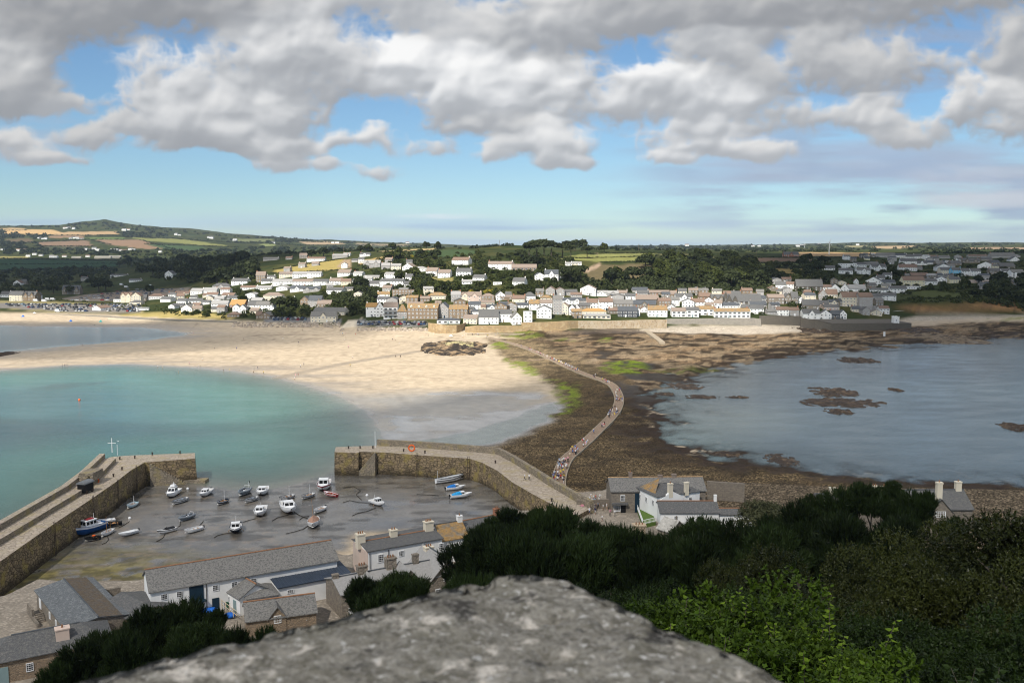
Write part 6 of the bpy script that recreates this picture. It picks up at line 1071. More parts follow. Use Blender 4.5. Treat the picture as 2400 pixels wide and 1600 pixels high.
swall('sea_wall', 'streaked ochre sea wall left of the grey sloping one', [(1355, 776, 752), (1420, 775, 752), (1500, 774, 750), (1563, 772, 749)], stone_mat('streaked_sea_wall', (.46, .36, .24), (.33, .25, .16), (.48, .41, .31), .7, (.5, .43, .33), squash=(1, 1, .5)))
swall('sea_wall', 'grey sloping masonry sea wall below the white terraces', [(1562, 769, 748), (1640, 768.5, 747), (1720, 768, 746), (1770, 767.5, 746), (1785, 768, 748)], SEAW2, batter=2.5)
swall('sea_wall', 'dark granite sea wall below the white bungalow with brown roof', [(1780, 766, 740), (1830, 766, 740), (1878, 766, 741)], DSTONE)
swall('sea_wall', 'ramped garden wall descending from the dark granite sea wall', [(1877, 768, 744), (1910, 771, 750), (1950, 772, 760)], DSTONE)
swall('sea_wall', 'low dark terrace wall beneath the white lookout tower', [(1948, 772, 757.5), (2040, 771, 757), (2136, 769, 757)], DSTONE, thick=42)
swall('sea_wall', 'concrete slabbed sea wall at the foot of the orange cliff', [(2040, 748, 734), (2085, 745, 731), (2110, 744, 728), (2144, 743, 728)], pm('concrete', (.36, .35, .33), .9, .15, .3), batter=2)
swall('sea_wall', 'low stone car park wall above the beach in the centre', [(838, 768, 764), (920, 770, 765), (1005, 772, 766)], SEAW2, thick=1)
swall('sea_wall', 'thin dark promenade wall behind the western beach', [(110, 739, 735.5), (250, 744, 740), (400, 751, 747.5), (555, 757, 753)], SEAW2, thick=1)
# promenade ledge at the foot of the walls
lp = [Vector(G(px, py, 2.6)[:2]) for px, py in ((1095, 783), (1226, 782.5), (1240, 780), (1300, 778.5), (1400, 777), (1480, 776.5))]; o = ribbon(lp, [3.0] * len(lp), 1.2, 2.5).build('path', KERB); o['kind'] = 'structure'
# slipway
lp = [Vector(G(px, py, 2.0)[:2]) for px, py in ((1499, 772), (1512, 776), (1530, 787), (1546, 798), (1552, 803))]; m = ribbon(lp, [3.2, 3.1, 2.8, 2.5, 2.4], 2.0, 4.0); sl_ = tag(m.build('slipway', [KERB]), 'pale stone slipway jutting from the sea wall onto the rocks', 'slipway')
# lookout tower and beacon post
q = G(1800 + 1170 / 3.92, 756, 7.0); s_ = q.y / F; tw = thing('lookout_tower', 'small white crenellated lookout tower on the grassy terrace', 'tower', (q.x, q.y, q.z - .5)); W_ = 13 * s_; H_ = 13.5 * s_ + .5
MB().box((0, 0, H_ / 2), (W_, W_, H_)).build('wall', WHITE, tw); m = MB()
for k in range(4):
    for sg in (-1, 1): m.box(((k - 1.5) / 4 * W_ * 1.1, sg * W_ / 2, H_ + .3), (W_ / 6, .4, .7))
m.build('battlement', WHITE, tw); put('window', W_FAR, tw, (0, -W_ / 2 - .02, H_ * .5), (0, 0, 0), (.8, 1, 1.4))
q = hit(1800 + 1068 / 3.92, 788, 560); tag(MB().tube([(0, 0, -.5), (0, 0, 3.2)], [.75, .7], 10).build('beacon_post', WHITE, loc=q), 'stout white beacon post on the rocks right of the terrace wall', 'post')
# wind turbines and telegraph poles
for (px, py, top, lab) in ((1943, 596, 568, 'white wind turbine standing over the tan fields'), (1886, 581, 572, 'tiny white wind turbine far on the skyline')):
    q = hit(px, py, 1500); s_ = q.y / F; hh = (py - top) * s_; tb = thing('wind_turbine', lab, 'wind turbine', q); MB().tube([(0, 0, -3), (0, 0, hh)], [hh * .045, hh * .03], 8).build('tower', FRAMEW, tb); MB().box((0, -.5, hh + .3), (hh * .03, hh * .08, hh * .04)).build('nacelle', FRAMEW, tb)
    for k in range(3): a = .4 + k * 2.094; MB().tube([(0, -hh * .05, hh), (math.sin(a) * hh * .34, -hh * .05, hh + math.cos(a) * hh * .34)], [hh * .024, hh * .01], 5).build('blade', FRAMEW, tb)
for i, (px, py, top, lab) in enumerate(((806, 592, 577, 'left of the light bungalow'), (811, 612, 602, 'by the bare field corner'), (1496, 588, 572, 'tallest on the central skyline'), (1637, 594, 582, 'above the dark wood'), (1695, 601, 588, 'right of the dark wood crest'), (1773, 597, 586, 'on the field edge, rightmost'), (1171, 578, 563, 'on the skyline over the pines'), (1397, 600, 592, 'left of a pair by the brown field'), (1400.5, 600, 592, 'right of a pair by the brown field'))):
    q = hit(px, py, 700); s_ = q.y / F; tp = thing('telegraph_pole', 'thin telegraph pole ' + lab, 'pole', q, 0, 'telegraph poles on the hills'); hh = (py - top) * s_; MB().tube([(0, 0, -1), (0, 0, hh)], .22, 5).build('pole', TIMBER, tp); MB().box((0, 0, hh * .93), (1.8, .12, .14)).build('crossarm', TIMBER, tp)
# ------------------------------------------------------------------ foliage
def leaf_mat(name, col, col2, var=.5, trans=.25, rough=.6, nscale=.35):
    m = bpy.data.materials.new(name); m.use_nodes = True; t = m.node_tree; N = t.nodes; L = t.links; b = N['Principled BSDF']; b.inputs['Roughness'].default_value = rough; b.inputs['Specular IOR Level'].default_value = .12
    ge = N.new('ShaderNodeNewGeometry'); oi = N.new('ShaderNodeObjectInfo'); tcn = N.new('ShaderNodeTexCoord')
    n1 = N.new('ShaderNodeTexNoise'); n1.inputs['Scale'].default_value = nscale; n1.inputs['Detail'].default_value = 4; L.new(tcn.outputs['Object'], n1.inputs[0])
    ad = N.new('ShaderNodeMath'); ad.operation = 'MULTIPLY_ADD'; L.new(oi.outputs['Random'], ad.inputs[0]); ad.inputs[1].default_value = .5; L.new(n1.outputs[0], ad.inputs[2])
    ad2 = N.new('ShaderNodeMath'); ad2.operation = 'MULTIPLY_ADD'; L.new(ge.outputs['Random Per Island'], ad2.inputs[0]); ad2.inputs[1].default_value = .35; L.new(ad.outputs[0], ad2.inputs[2])
    r = N.new('ShaderNodeMapRange'); L.new(ad2.outputs[0], r.inputs[0]); r.inputs[1].default_value = .45; r.inputs[2].default_value = 1.15
    mx = N.new('ShaderNodeMix'); mx.data_type = 'RGBA'; L.new(r.outputs[0], mx.inputs[0]); mx.inputs[6].default_value = (*col, 1); mx.inputs[7].default_value = (*col2, 1)
    L.new(mx.outputs[2], b.inputs['Base Color']); tl = N.new('ShaderNodeBsdfTranslucent'); L.new(mx.outputs[2], tl.inputs[0]); ms_ = N.new('ShaderNodeMixShader'); ms_.inputs[0].default_value = trans
    L.new(b.outputs[0], ms_.inputs[1]); L.new(tl.outputs[0], ms_.inputs[2]); L.new(ms_.outputs[0], N['Material Output'].inputs[0]); MATS[name] = m; return m
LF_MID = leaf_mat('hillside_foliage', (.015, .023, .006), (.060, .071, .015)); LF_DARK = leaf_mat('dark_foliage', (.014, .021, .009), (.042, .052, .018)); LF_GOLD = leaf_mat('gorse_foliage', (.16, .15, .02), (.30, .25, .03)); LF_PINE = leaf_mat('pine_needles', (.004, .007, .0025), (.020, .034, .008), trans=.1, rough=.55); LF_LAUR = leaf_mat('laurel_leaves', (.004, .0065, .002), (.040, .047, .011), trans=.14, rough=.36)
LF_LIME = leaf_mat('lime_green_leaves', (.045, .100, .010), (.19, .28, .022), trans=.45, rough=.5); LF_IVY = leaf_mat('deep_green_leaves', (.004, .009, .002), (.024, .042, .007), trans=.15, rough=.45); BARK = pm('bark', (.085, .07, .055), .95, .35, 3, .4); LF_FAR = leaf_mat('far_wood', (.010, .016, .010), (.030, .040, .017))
def quads_mesh(name, P, U_, V_, mat, bend=None):
    """many quads at P spanned by half-vectors U_, V_ (n x 3 arrays); with bend a second pair of faces makes a folded leaf"""
    n = len(P); co = np.stack([P - U_ * 1.2, P - V_ * 1.2, P + U_ * 1.2, P + V_ * 1.2], 1) if bend is None else np.stack([P - U_ - V_, P + U_ - V_, P + U_ + V_, P - U_ + V_], 1).reshape(-1, 3)
    me = bpy.data.meshes.new(name); me.vertices.add(4 * n); me.vertices.foreach_set('co', co.astype(np.float32).ravel()); me.loops.add(4 * n); me.loops.foreach_set('vertex_index', np.arange(4 * n, dtype=np.int32)); me.polygons.add(n)
    me.polygons.foreach_set('loop_start', np.arange(0, 4 * n, 4, dtype=np.int32)); me.polygons.foreach_set('loop_total', np.full(n, 4, np.int32)); me.update(calc_edges=True); me.materials.append(mat); return me
def rdir(n, rng): v = rng.normal(size=(n, 3)); return v / np.linalg.norm(v, axis=1)[:, None]
def crown(name, mat, rng, R, Hh, lobes, per, leaf, z0=0.0, flat=1.0, aspect=.6, lobe_r=.42, tight=.35):
    """leaf clumps on the surface of a cluster of lobes"""
    Ps, Ns = [], []
    for i in range(lobes):
        d = rdir(1, rng)[0]; d[2] = abs(d[2]) * .9 - .25; k = rng.uniform(.25, 1.0) ** .6; c = np.array([d[0] * R * k * .75, d[1] * R * k * .75, z0 + Hh * (.5 + d[2] * .5 * k)]); lr = R * lobe_r * rng.uniform(.65, 1.25)
        v = rdir(per, rng); v[:, 2] = np.where(v[:, 2] < -.3, -v[:, 2], v[:, 2]); rr = lr * (1 - tight * rng.uniform(0, 1, per) ** 2); P = c + v * rr[:, None] * np.array([1, 1, flat]); Ps.append(P); Ns.append(v)
    P, Nn = np.vstack(Ps), np.vstack(Ns); n = len(P); nn = Nn + rng.normal(scale=.55, size=(n, 3)); nn /= np.linalg.norm(nn, axis=1)[:, None]
    a = np.cross(nn, rdir(n, rng)); a /= np.linalg.norm(a, axis=1)[:, None]; b_ = np.cross(nn, a); s = leaf * rng.uniform(.6, 1.35, n)
    return quads_mesh(name, P, a * s[:, None], b_ * (s * aspect)[:, None], mat)
def trunk_mesh(h, r, lean=0.0, limbs=3, rng=None, spread=.5):
    m = MB(); m.tube([(0, 0, -.6), (lean * .3, 0, h * .45), (lean, 0, h)], [r * 1.25, r * .85, r * .4], 6)
    for k in range(limbs): a = k * 2.4 + .5; z = h * (.45 + .14 * k); m.tube([(lean * .5, 0, z), (lean * .5 + math.cos(a) * spread * h * .35, math.sin(a) * spread * h * .35, z + h * .3)], [r * .5, r * .15], 5)
    return m.mesh('trunk', BARK)
rg = np.random.default_rng(21)
MIDC = {'round': [crown('crown', LF_MID, rg, 1, 1.75, 11, 42, .19, -.12) for _ in range(5)], 'dark': [crown('crown', LF_DARK, rg, 1, 1.95, 12, 42, .18, -.12) for _ in range(4)], 'gorse': [crown('crown', LF_GOLD, rg, 1, 1.1, 8, 40, .15, -.1) for _ in range(2)], 'bush': [crown('crown', LF_MID, rg, 1, 1.0, 9, 44, .17, -.1) for _ in range(3)], 'cypress': [crown('crown', LF_DARK, rg, 1.15, 1.5, 14, 46, .17, .85, .6) for _ in range(3)]}
TRK = trunk_mesh(1.3, .085)
TREES = []
LOOKT = {'round': 'round mid-green tree', 'dark': 'dense dark tree', 'gorse': 'yellow-green flowering shrub', 'bush': 'low green garden bush', 'cypress': 'tall dark flat-topped cypress'}
def mid_tree(P, r, kind, place, hk=1.0):
    t = thing({'round': 'broadleaf_tree', 'dark': 'dark_tree', 'gorse': 'flowering_shrub', 'bush': 'garden_bush', 'cypress': 'cypress_tree'}[kind], '', 'tree' if kind in ('round', 'dark', 'cypress') else 'shrub', (P.x, P.y, P.z - .3), random.uniform(0, 6.28), 'trees ' + place)
    put('trunk', TRK, t, (0, 0, 0), (0, 0, 0), (r, r, r * hk)); put('crown', random.choice(MIDC[kind]), t, (0, 0, 0), (0, 0, 0), (r * random.uniform(.9, 1.15), r * random.uniform(.9, 1.15), r * hk)); TREES.append((t, kind, place, proj(P)[0])); return t
_PC = {}
def inpoly(px, py, P):
    q = _PC.get(id(P))
    if q is None: L_ = [(float(a[0]), float(a[1])) for a in P]; q = _PC[id(P)] = (P, L_, min(a[0] for a in L_), max(a[0] for a in L_), min(a[1] for a in L_), max(a[1] for a in L_))
    if px < q[2] or px > q[3] or py < q[4] or py > q[5]: return False
    c = False; L_ = q[1]; j = len(L_) - 1
    for i in range(len(L_)):
        (x1, y1), (x2, y2) = L_[i], L_[j]; j = i
        if (y1 > py) != (y2 > py) and px < (x2 - x1) * (py - y1) / (y2 - y1) + x1: c = not c
    return c
def scatter(poly, n, rmin, rmax, kinds, place, dmin=640, clear=True, hk=1.0):
    P = np.array(poly, float); k = 0; tries = 0
    while k < n and tries < n * 30:
        tries += 1; px, py = random.uniform(P[:, 0].min(), P[:, 0].max()), random.uniform(P[:, 1].min(), P[:, 1].max())
        if not inpoly(px, py, P): continue
        Q = hit(px, py, dmin); r = random.uniform(rmin, rmax); rp, hp = r / Q.y * F, 2 * r * hk / Q.y * F
        if clear and any(px + rp * .6 > a and px - rp * .6 < b_ and py - hp < yb and py > yt + 1.5 and Q.y < D + 9 for a, b_, yt, yb, D in HB): continue
        mid_tree(Q, r, random.choice(kinds), place, hk); k += 1
scatter([(272, 600), (330, 592), (470, 590), (560, 596), (600, 606), (598, 650), (545, 668), (440, 664), (380, 656), (330, 640), (275, 628)], 72, 7, 11, ['dark'] * 5 + ['round'], 'in the dark western wood', 900, False)
scatter([(-20, 640), (150, 630), (270, 640), (262, 664), (150, 670), (60, 690), (-20, 696)], 34, 5, 8, ['dark', 'dark', 'round', 'bush'], 'behind the beach car parks', 900)
for px, py, r in ((232, 684, 11), (248, 682, 10), (125, 688, 8), (165, 690, 7), (352, 690, 7), (215, 670, 8)): mid_tree(hit(px, py, 800), r, 'dark', 'by the upper car park')
scatter([(780, 715), (850, 700), (900, 712), (960, 706), (1010, 700), (1050, 680), (1060, 662), (1000, 655), (960, 650), (940, 670), (900, 690), (850, 660), (830, 640), (790, 690)], 46, 4.5, 7.5, ['round', 'round', 'dark'], 'around the square granite house')
scatter([(600, 745), (700, 700), (840, 640), (900, 600), (1050, 592), (1330, 600), (1380, 660), (1300, 680), (1200, 690), (1000, 700), (850, 740)], 62, 2.6, 5.5, ['round', 'bush', 'bush', 'round', 'gorse'], 'in the hillside gardens')
scatter([(380, 735), (600, 660), (640, 735), (520, 748)], 22, 2.2, 4.5, ['bush', 'round', 'bush'], 'in the western gardens')
for px, py, r, k in ((1222, 612, 8, 'dark'), (1240, 605, 8, 'cypress'), (1258, 608, 10, 'cypress'), (1275, 600, 9, 'cypress'), (1292, 604, 9, 'cypress'), (1318, 604, 8, 'cypress'), (1338, 603, 7, 'cypress'), (1376, 606, 7, 'cypress'), (1348, 588, 9, 'dark'), (1366, 587, 9, 'dark'), (1330, 586, 8, 'dark'), (1416, 590, 7, 'round'), (1260, 630, 8, 'dark'), (1240, 628, 8, 'dark'), (1336, 668, 8, 'cypress'), (1360, 664, 8, 'cypress'), (1325, 660, 7, 'dark'),
                    (915, 610, 8, 'round'), (935, 606, 8, 'round'), (985, 606, 7, 'dark'), (1018, 608, 7, 'dark'), (730, 604, 7, 'dark'), (758, 602, 8, 'dark'), (845, 594, 7, 'dark'), (862, 590, 7, 'round'), (920, 585, 8, 'round'), (1000, 583, 7, 'round'), (1025, 585, 7, 'round'), (655, 726, 7.5, 'dark'), (676, 724, 7.5, 'round'), (845, 680, 8, 'dark'), (968, 654, 8, 'round'), (940, 660, 7, 'round')): mid_tree(hit(px, py, 640), r, k, 'standing out on the hill')
scatter([(1500, 630), (1530, 612), (1600, 604), (1700, 604), (1760, 618), (1800, 640), (1800, 668), (1700, 678), (1560, 672), (1480, 668), (1400, 672), (1400, 660), (1530, 655)], 66, 6, 9.5, ['dark', 'dark', 'round', 'round'], 'in the wood above the village')
scatter([(1800, 625), (1900, 610), (2100, 610), (2400, 620), (2400, 715), (2300, 700), (2150, 690), (1880, 720), (1800, 700)], 52, 3.2, 7, ['dark', 'dark', 'round', 'bush'], 'about the eastern town')
scatter([(2280, 660), (2420, 640), (2420, 725), (2330, 715)], 14, 5, 8, ['dark'], 'on the eastern cliff top', 640, False)
byl = {}
for t, k, pl, px in TREES: byl.setdefault((k, pl), []).append((px, t))
for (k, pl), v in byl.items():
    v.sort(key=lambda q: q[0])
    for i, (px, t) in enumerate(v): t['label'] = f'{LOOKT[k]} {pl}' + ('' if len(v) == 1 else f', {ORD[min(i, len(ORD) - 1)]} from left' if i < len(ORD) else ', rightmost')
# woods, hedgerows and copses too far to count
def mass(name, label, spots, mat, per=26, seed=4, lf=.34):
    rng = np.random.default_rng(seed); Ps, As, Bs = [], [], []
    for (P, r) in spots:
        v = rdir(per, rng); v[:, 2] = np.abs(v[:, 2]); p = np.array(P) + v * r * np.array([1.1, 1.1, 1.0]) * rng.uniform(.7, 1.05, (per, 1)); nn = v + rng.normal(scale=.5, size=(per, 3)); nn /= np.linalg.norm(nn, axis=1)[:, None]; a = np.cross(nn, rdir(per, rng)); a /= np.linalg.norm(a, axis=1)[:, None]; b_ = np.cross(nn, a); s = r * lf * rng.uniform(.6, 1.3, per); Ps.append(p); As.append(a * s[:, None]); Bs.append(b_ * (s * .7)[:, None])
    o = bpy.data.objects.new(name, quads_mesh(name, np.vstack(Ps), np.vstack(As), np.vstack(Bs), mat)); COL.objects.link(o); return tag(o, label, None, None, 'stuff')
def line_spots(segs, rk, jit, dmin):
    out_ = []
    for (x0, y0, x1, y1, step) in segs:
        n = max(2, int(abs(x1 - x0) / step))
        for i in range(n + 1):
            px, py = x0 + (x1 - x0) * i / n + random.uniform(-jit, jit), y0 + (y1 - y0) * i / n + random.uniform(-.4, .4); Q = hit(px, py, dmin); out_.append(((Q.x, Q.y, Q.z), random.uniform(.7, 1.3) * rk * Q.y / F))
    return out_
hed = line_spots([(0, 553, 120, 552, 3), (0, 541, 60, 540, 4), (100, 552, 290, 553, 3), (270, 545, 330, 556, 3), (150, 562, 290, 562, 3), (80, 577, 220, 578, 3), (215, 563, 260, 574, 3), (330, 563, 400, 583, 3), (340, 572, 560, 580, 3), (420, 561, 560, 570, 3), (290, 556, 420, 560, 3), (0, 606, 275, 611, 3), (0, 620, 275, 618, 4), (0, 634, 275, 626, 3), (0, 569, 90, 569, 3), (90, 568, 205, 562, 3), (560, 568, 700, 575, 3), (650, 565, 820, 570, 3), (700, 575, 840, 577, 3),
                  (820, 575, 1000, 578, 3)], 2.0, 2, 1500) + line_spots([(636, 641, 800, 633, 3), (640, 632, 802, 607, 3.5), (840, 623, 905, 608, 3), (885, 592, 1020, 587, 3), (960, 602, 1060, 605, 3), (1300, 606, 1420, 604, 3), (1420, 604, 1530, 601, 3), (1380, 595, 1540, 593, 3), (1408, 615, 1500, 613, 3), (1500, 613, 1540, 600, 3), (1580, 609, 1680, 607, 3), (1690, 618, 1900, 616, 3), (1700, 605, 1900, 603, 3), (1800, 626, 1890, 628, 3), (1830, 642, 1890, 646, 3), (1860, 604, 2060, 604, 3), (2130, 684, 2180, 678, 3), (2180, 678, 2300, 692, 3), (2130, 700, 2280, 700, 3)], 2.3, 1.5, 640)
mass('hedgerows', 'dark hedgerows dividing the fields on the hills', hed, LF_FAR, 22, 5)
wd_ = []
for poly, n, rk, dm in (([(0, 566), (100, 572), (200, 585), (280, 585), (330, 592), (270, 600), (0, 596)], 240, 3.4, 2000), ([(0, 543), (50, 545), (55, 560), (0, 568)], 50, 3.5, 2500), ([(60, 548), (110, 552), (100, 562), (62, 560)], 25, 3.2, 2500), ([(270, 545), (390, 545), (395, 555), (290, 556)], 50, 3, 2500), ([(340, 585), (480, 588), (620, 580), (700, 582), (860, 582), (860, 590), (640, 600), (480, 600)], 190, 3.6, 1400), ([(520, 560), (640, 556), (760, 566), (640, 572), (540, 572)], 90, 2.6, 2500), ([(0, 634), (270, 628), (270, 645), (0, 650)], 90, 4, 1200), ([(160, 525), (255, 521), (345, 532), (560, 552), (560, 557), (350, 542), (160, 537)], 110, 2.2, 3500), ([(640, 560), (1000, 573), (1000, 576), (640, 566)], 60, 2.2, 3000), ([(10, 529), (150, 531), (150, 534), (10, 533)], 26, 1.8, 4000),
                        ([(1380, 581), (1560, 577), (1800, 582), (1800, 592), (1560, 588), (1380, 588)], 170, 3.4, 1300), ([(1800, 583), (2060, 580), (2060, 590), (1980, 592), (1800, 592)], 100, 3.0, 1800), ([(2060, 580), (2420, 580), (2420, 598), (2200, 598), (2140, 588)], 150, 3.3, 1800), ([(1650, 576), (2420, 570), (2420, 579), (1650, 580)], 130, 2.4, 3000), ([(700, 582), (1000, 580), (1200, 578), (1200, 590), (900, 592)], 90, 3.6, 1300)):
    P = np.array(poly, float); k = 0
    while k < n:
        px, py = random.uniform(P[:, 0].min(), P[:, 0].max()), random.uniform(P[:, 1].min(), P[:, 1].max())
        if inpoly(px, py, P):
            Q = hit(px, py, dm); k += 1
            if any(inpoly(px, py, f[0]) for f in FIELDS): continue
            wd_.append(((Q.x, Q.y, Q.z), random.uniform(.7, 1.35) * rk * 1.35 * Q.y / F))
mass('distant_wood', 'dark woods and copses massed on the distant hills', wd_, LF_FAR, 26, 6)
scr = []
for poly, n, rk in (([(600, 745), (840, 640), (900, 600), (1330, 600), (1380, 660), (1200, 690), (850, 740)], 800, 2.0), ([(1480, 668), (1530, 612), (1700, 604), (1800, 640), (1800, 672), (1600, 676)], 190, 3.2), ([(1800, 615), (2400, 605), (2400, 735), (2300, 705), (2150, 690), (1880, 730), (1800, 705)], 620, 2.4), ([(272, 600), (470, 590), (600, 606), (598, 655), (545, 672), (330, 645)], 170, 4.2), ([(0, 640), (270, 636), (262, 664), (60, 692), (0, 700)], 110, 3.2), ([(360, 735), (600, 660), (640, 740), (520, 750)], 90, 1.8), ([(2080, 712), (2150, 695), (2420, 700), (2420, 735), (2370, 712), (2160, 708)], 120, 2.6), ([(1310, 672), (1480, 664), (1480, 690), (1310, 690)], 70, 3.0), ([(1400, 650), (1545, 645), (1545, 660), (1400, 664)], 30, 3), ([(100, 700), (420, 722), (420, 728), (260, 730), (240, 712), (110, 706)], 60, 1.6)):
    P = np.array(poly, float); k = 0; tr_ = 0
    while k < n and tr_ < n * 12:
        tr_ += 1; px, py = random.uniform(P[:, 0].min(), P[:, 0].max()), random.uniform(P[:, 1].min(), P[:, 1].max())
        if not inpoly(px, py, P): continue
        Q = hit(px, py, 640)
        if any(px + rk * 1.5 > a and px - rk * 1.5 < b_ and py - rk * 2.0 < yb and py > yt + 1 and Q.y < D + 6 for a, b_, yt, yb, D in HB) or any(inpoly(px, py, f[0]) for f in FIELDS): continue
        scr.append(((Q.x, Q.y, Q.z - .3), random.uniform(.6, 1.4) * rk * 2.0 * Q.y / F)); k += 1
mass('undergrowth', 'scrub, hedges and garden greenery between the houses', scr, LF_MID, 24, 8)

def fill(polys, name, label, mat, seed, per=54, lf=.25):
    out_ = []
    for poly, n, r0, r1 in polys:
        P = np.array(poly, float); k = 0; tr_ = 0
        while k < n and tr_ < n * 10:
            tr_ += 1; px, py = random.uniform(P[:, 0].min(), P[:, 0].max()), random.uniform(P[:, 1].min(), P[:, 1].max())
            if not inpoly(px, py, P): continue
            Q = hit(px, py, 640); r = random.uniform(r0, r1); rp = r / Q.y * F
            if any(px + rp * .8 > a and px - rp * .8 < b_ and py - rp * 1.25 < yb - .45 * (yb - yt) and py > yt + 1 and Q.y < D + 6 for a, b_, yt, yb, D in HB) or any(inpoly(px, py, f[0]) for f in FIELDS): continue
            out_.append(((Q.x, Q.y, Q.z + r * .25), r)); k += 1
    mass(name, label, out_, mat, per, seed, lf)
fill([([(600, 745), (760, 690), (840, 640), (900, 600), (1050, 590), (1340, 600), (1380, 660), (1220, 695), (1000, 705), (850, 742)], 620, 2.0, 4.0), ([(380, 735), (600, 660), (640, 740), (520, 748)], 120, 1.8, 3.2), ([(1210, 600), (1340, 610), (1360, 680), (1220, 690)], 70, 2.5, 4.5), ([(1800, 620), (2400, 610), (2400, 715), (2150, 690), (1880, 725), (1800, 700)], 380, 2.0, 4.0), ([(1220, 690), (1800, 690), (1800, 742), (1220, 748)], 90, 1.2, 2.4)], 'garden_thicket', 'leafy thickets and small trees filling the gardens', LF_MID, 12)
fill([([(1310, 660), (1400, 655), (1545, 652), (1800, 660), (1810, 690), (1600, 685), (1480, 690), (1310, 695)], 150, 3.0, 5.5), ([(272, 605), (470, 592), (600, 606), (598, 655), (545, 672), (380, 660), (330, 645)], 170, 4.0, 7.5), ([(0, 640), (270, 634), (262, 664), (60, 692), (0, 700)], 90, 3.0, 5.5), ([(1500, 625), (1560, 606), (1700, 602), (1800, 640), (1800, 672), (1500, 668)], 150, 3.5, 6.5), ([(2280, 650), (2420, 640), (2420, 728), (2340, 715)], 60, 3, 5.5), ([(780, 715), (900, 712), (1050, 680), (1060, 662), (960, 650), (900, 690), (800, 690)], 90, 2.8, 4.8)], 'dark_thicket', 'dense dark woodland filling between the larger trees', LF_DARK, 14)

# ------------------------------------------------------------------ trees on the island slope before the camera
def pine_crown(rng, R, Hh, tufts, name='crown', mat=None):
    """upright brushes of needles on the outside of a few shelves of branches"""
    Ps, Us, Vs = [], [], []
    shelves = [(rng.uniform(-.55, .55) * R, rng.uniform(-.55, .55) * R, Hh * rng.uniform(.25, 1.0), R * rng.uniform(.35, .62)) for _ in range(11)]
    for k in range(tufts):
        sx_, sy_, sz, sr = shelves[rng.integers(len(shelves))]; v = rdir(1, rng)[0]; v[2] = abs(v[2]); c = np.array([sx_, sy_, sz]) + v * sr * np.array([1, 1, .55]); ax = v * .55 + np.array([0, 0, .8]); ax /= np.linalg.norm(ax); ln = rng.uniform(.7, 1.25); n = 18
        d = ax + rng.normal(scale=.36, size=(n, 3)); d /= np.linalg.norm(d, axis=1)[:, None]; base = c + ax * rng.uniform(0, ln, (n, 1)); s = np.cross(d, rdir(n, rng)); s /= np.linalg.norm(s, axis=1)[:, None]; hl = ln * .36 * rng.uniform(.7, 1.2, n)
        Ps.append(base + d * hl[:, None]); Us.append(d * hl[:, None]); Vs.append(s * .04)
    return quads_mesh(name, np.vstack(Ps), np.vstack(Us), np.vstack(Vs), mat or LF_PINE)
def leafy_crown(rng, R, Hh, sprays, leaf, mat, name='crown', n=12, aspect=.42, upright=.3):
    """sprays of single leaves carried outwards on twigs all over an uneven dome"""
    Ps, Us, Vs = [], [], []
    lobes = [(rng.uniform(-.6, .6) * R, rng.uniform(-.6, .6) * R, Hh * rng.uniform(.10, .80), R * rng.uniform(.24, .46)) for _ in range(14)]
    for k in range(sprays):
        lx, ly, lz, lr = lobes[rng.integers(len(lobes))]; v = rdir(1, rng)[0]; v[2] = abs(v[2]) if rng.uniform() < .8 else v[2]; c = np.array([lx, ly, lz]) + v * lr * rng.uniform(.82, 1.08); ax = v + np.array([0, 0, upright]) + rng.normal(scale=.25, size=3); ax /= np.linalg.norm(ax)
        tpos = rng.uniform(0, 1, n); base = c + ax * (tpos * leaf * 5)[:, None]; d = ax * .5 + rdir(n, rng) * .9; d /= np.linalg.norm(d, axis=1)[:, None]; s = np.cross(d, ax + rng.normal(scale=.3, size=(n, 3))); s /= np.linalg.norm(s, axis=1)[:, None] + 1e-6; hl = leaf * rng.uniform(.6, 1.2, n) * (1.1 - .4 * tpos); Ps.append(base + d * hl[:, None]); Us.append(d * hl[:, None]); Vs.append(s * (hl * aspect)[:, None])
    return quads_mesh(name, np.vstack(Ps), np.vstack(Us), np.vstack(Vs), mat)
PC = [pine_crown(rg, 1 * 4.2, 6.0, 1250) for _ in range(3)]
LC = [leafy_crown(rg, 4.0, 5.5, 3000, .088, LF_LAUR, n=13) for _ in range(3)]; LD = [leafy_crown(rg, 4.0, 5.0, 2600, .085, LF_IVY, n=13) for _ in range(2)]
def big_trunk(h, r, rng, limbs=9, R=3.5):
    m = MB(); m.tube([(0, 0, -2), (.15, .1, h * .4), (-.1, .2, h * .9)], [r * 1.3, r, r * .35], 8)
    for k in range(limbs): a = k * 2.4; z = h * rng.uniform(.35, .85); e = rng.uniform(.5, .95) * R; m.tube([(0, .1, z), (math.cos(a) * e * .5, math.sin(a) * e * .5, z + h * .10), (math.cos(a) * e, math.sin(a) * e, z + h * .16)], [r * .45, r * .3, r * .08], 5)
    return m.mesh('trunk', BARK)
def mesh_top(me):
    a = np.empty(len(me.vertices) * 3, np.float32); me.vertices.foreach_get('co', a); return float(np.percentile(a[2::3], 99.3))
BT = [big_trunk(8, .26, rg) for _ in range(2)]
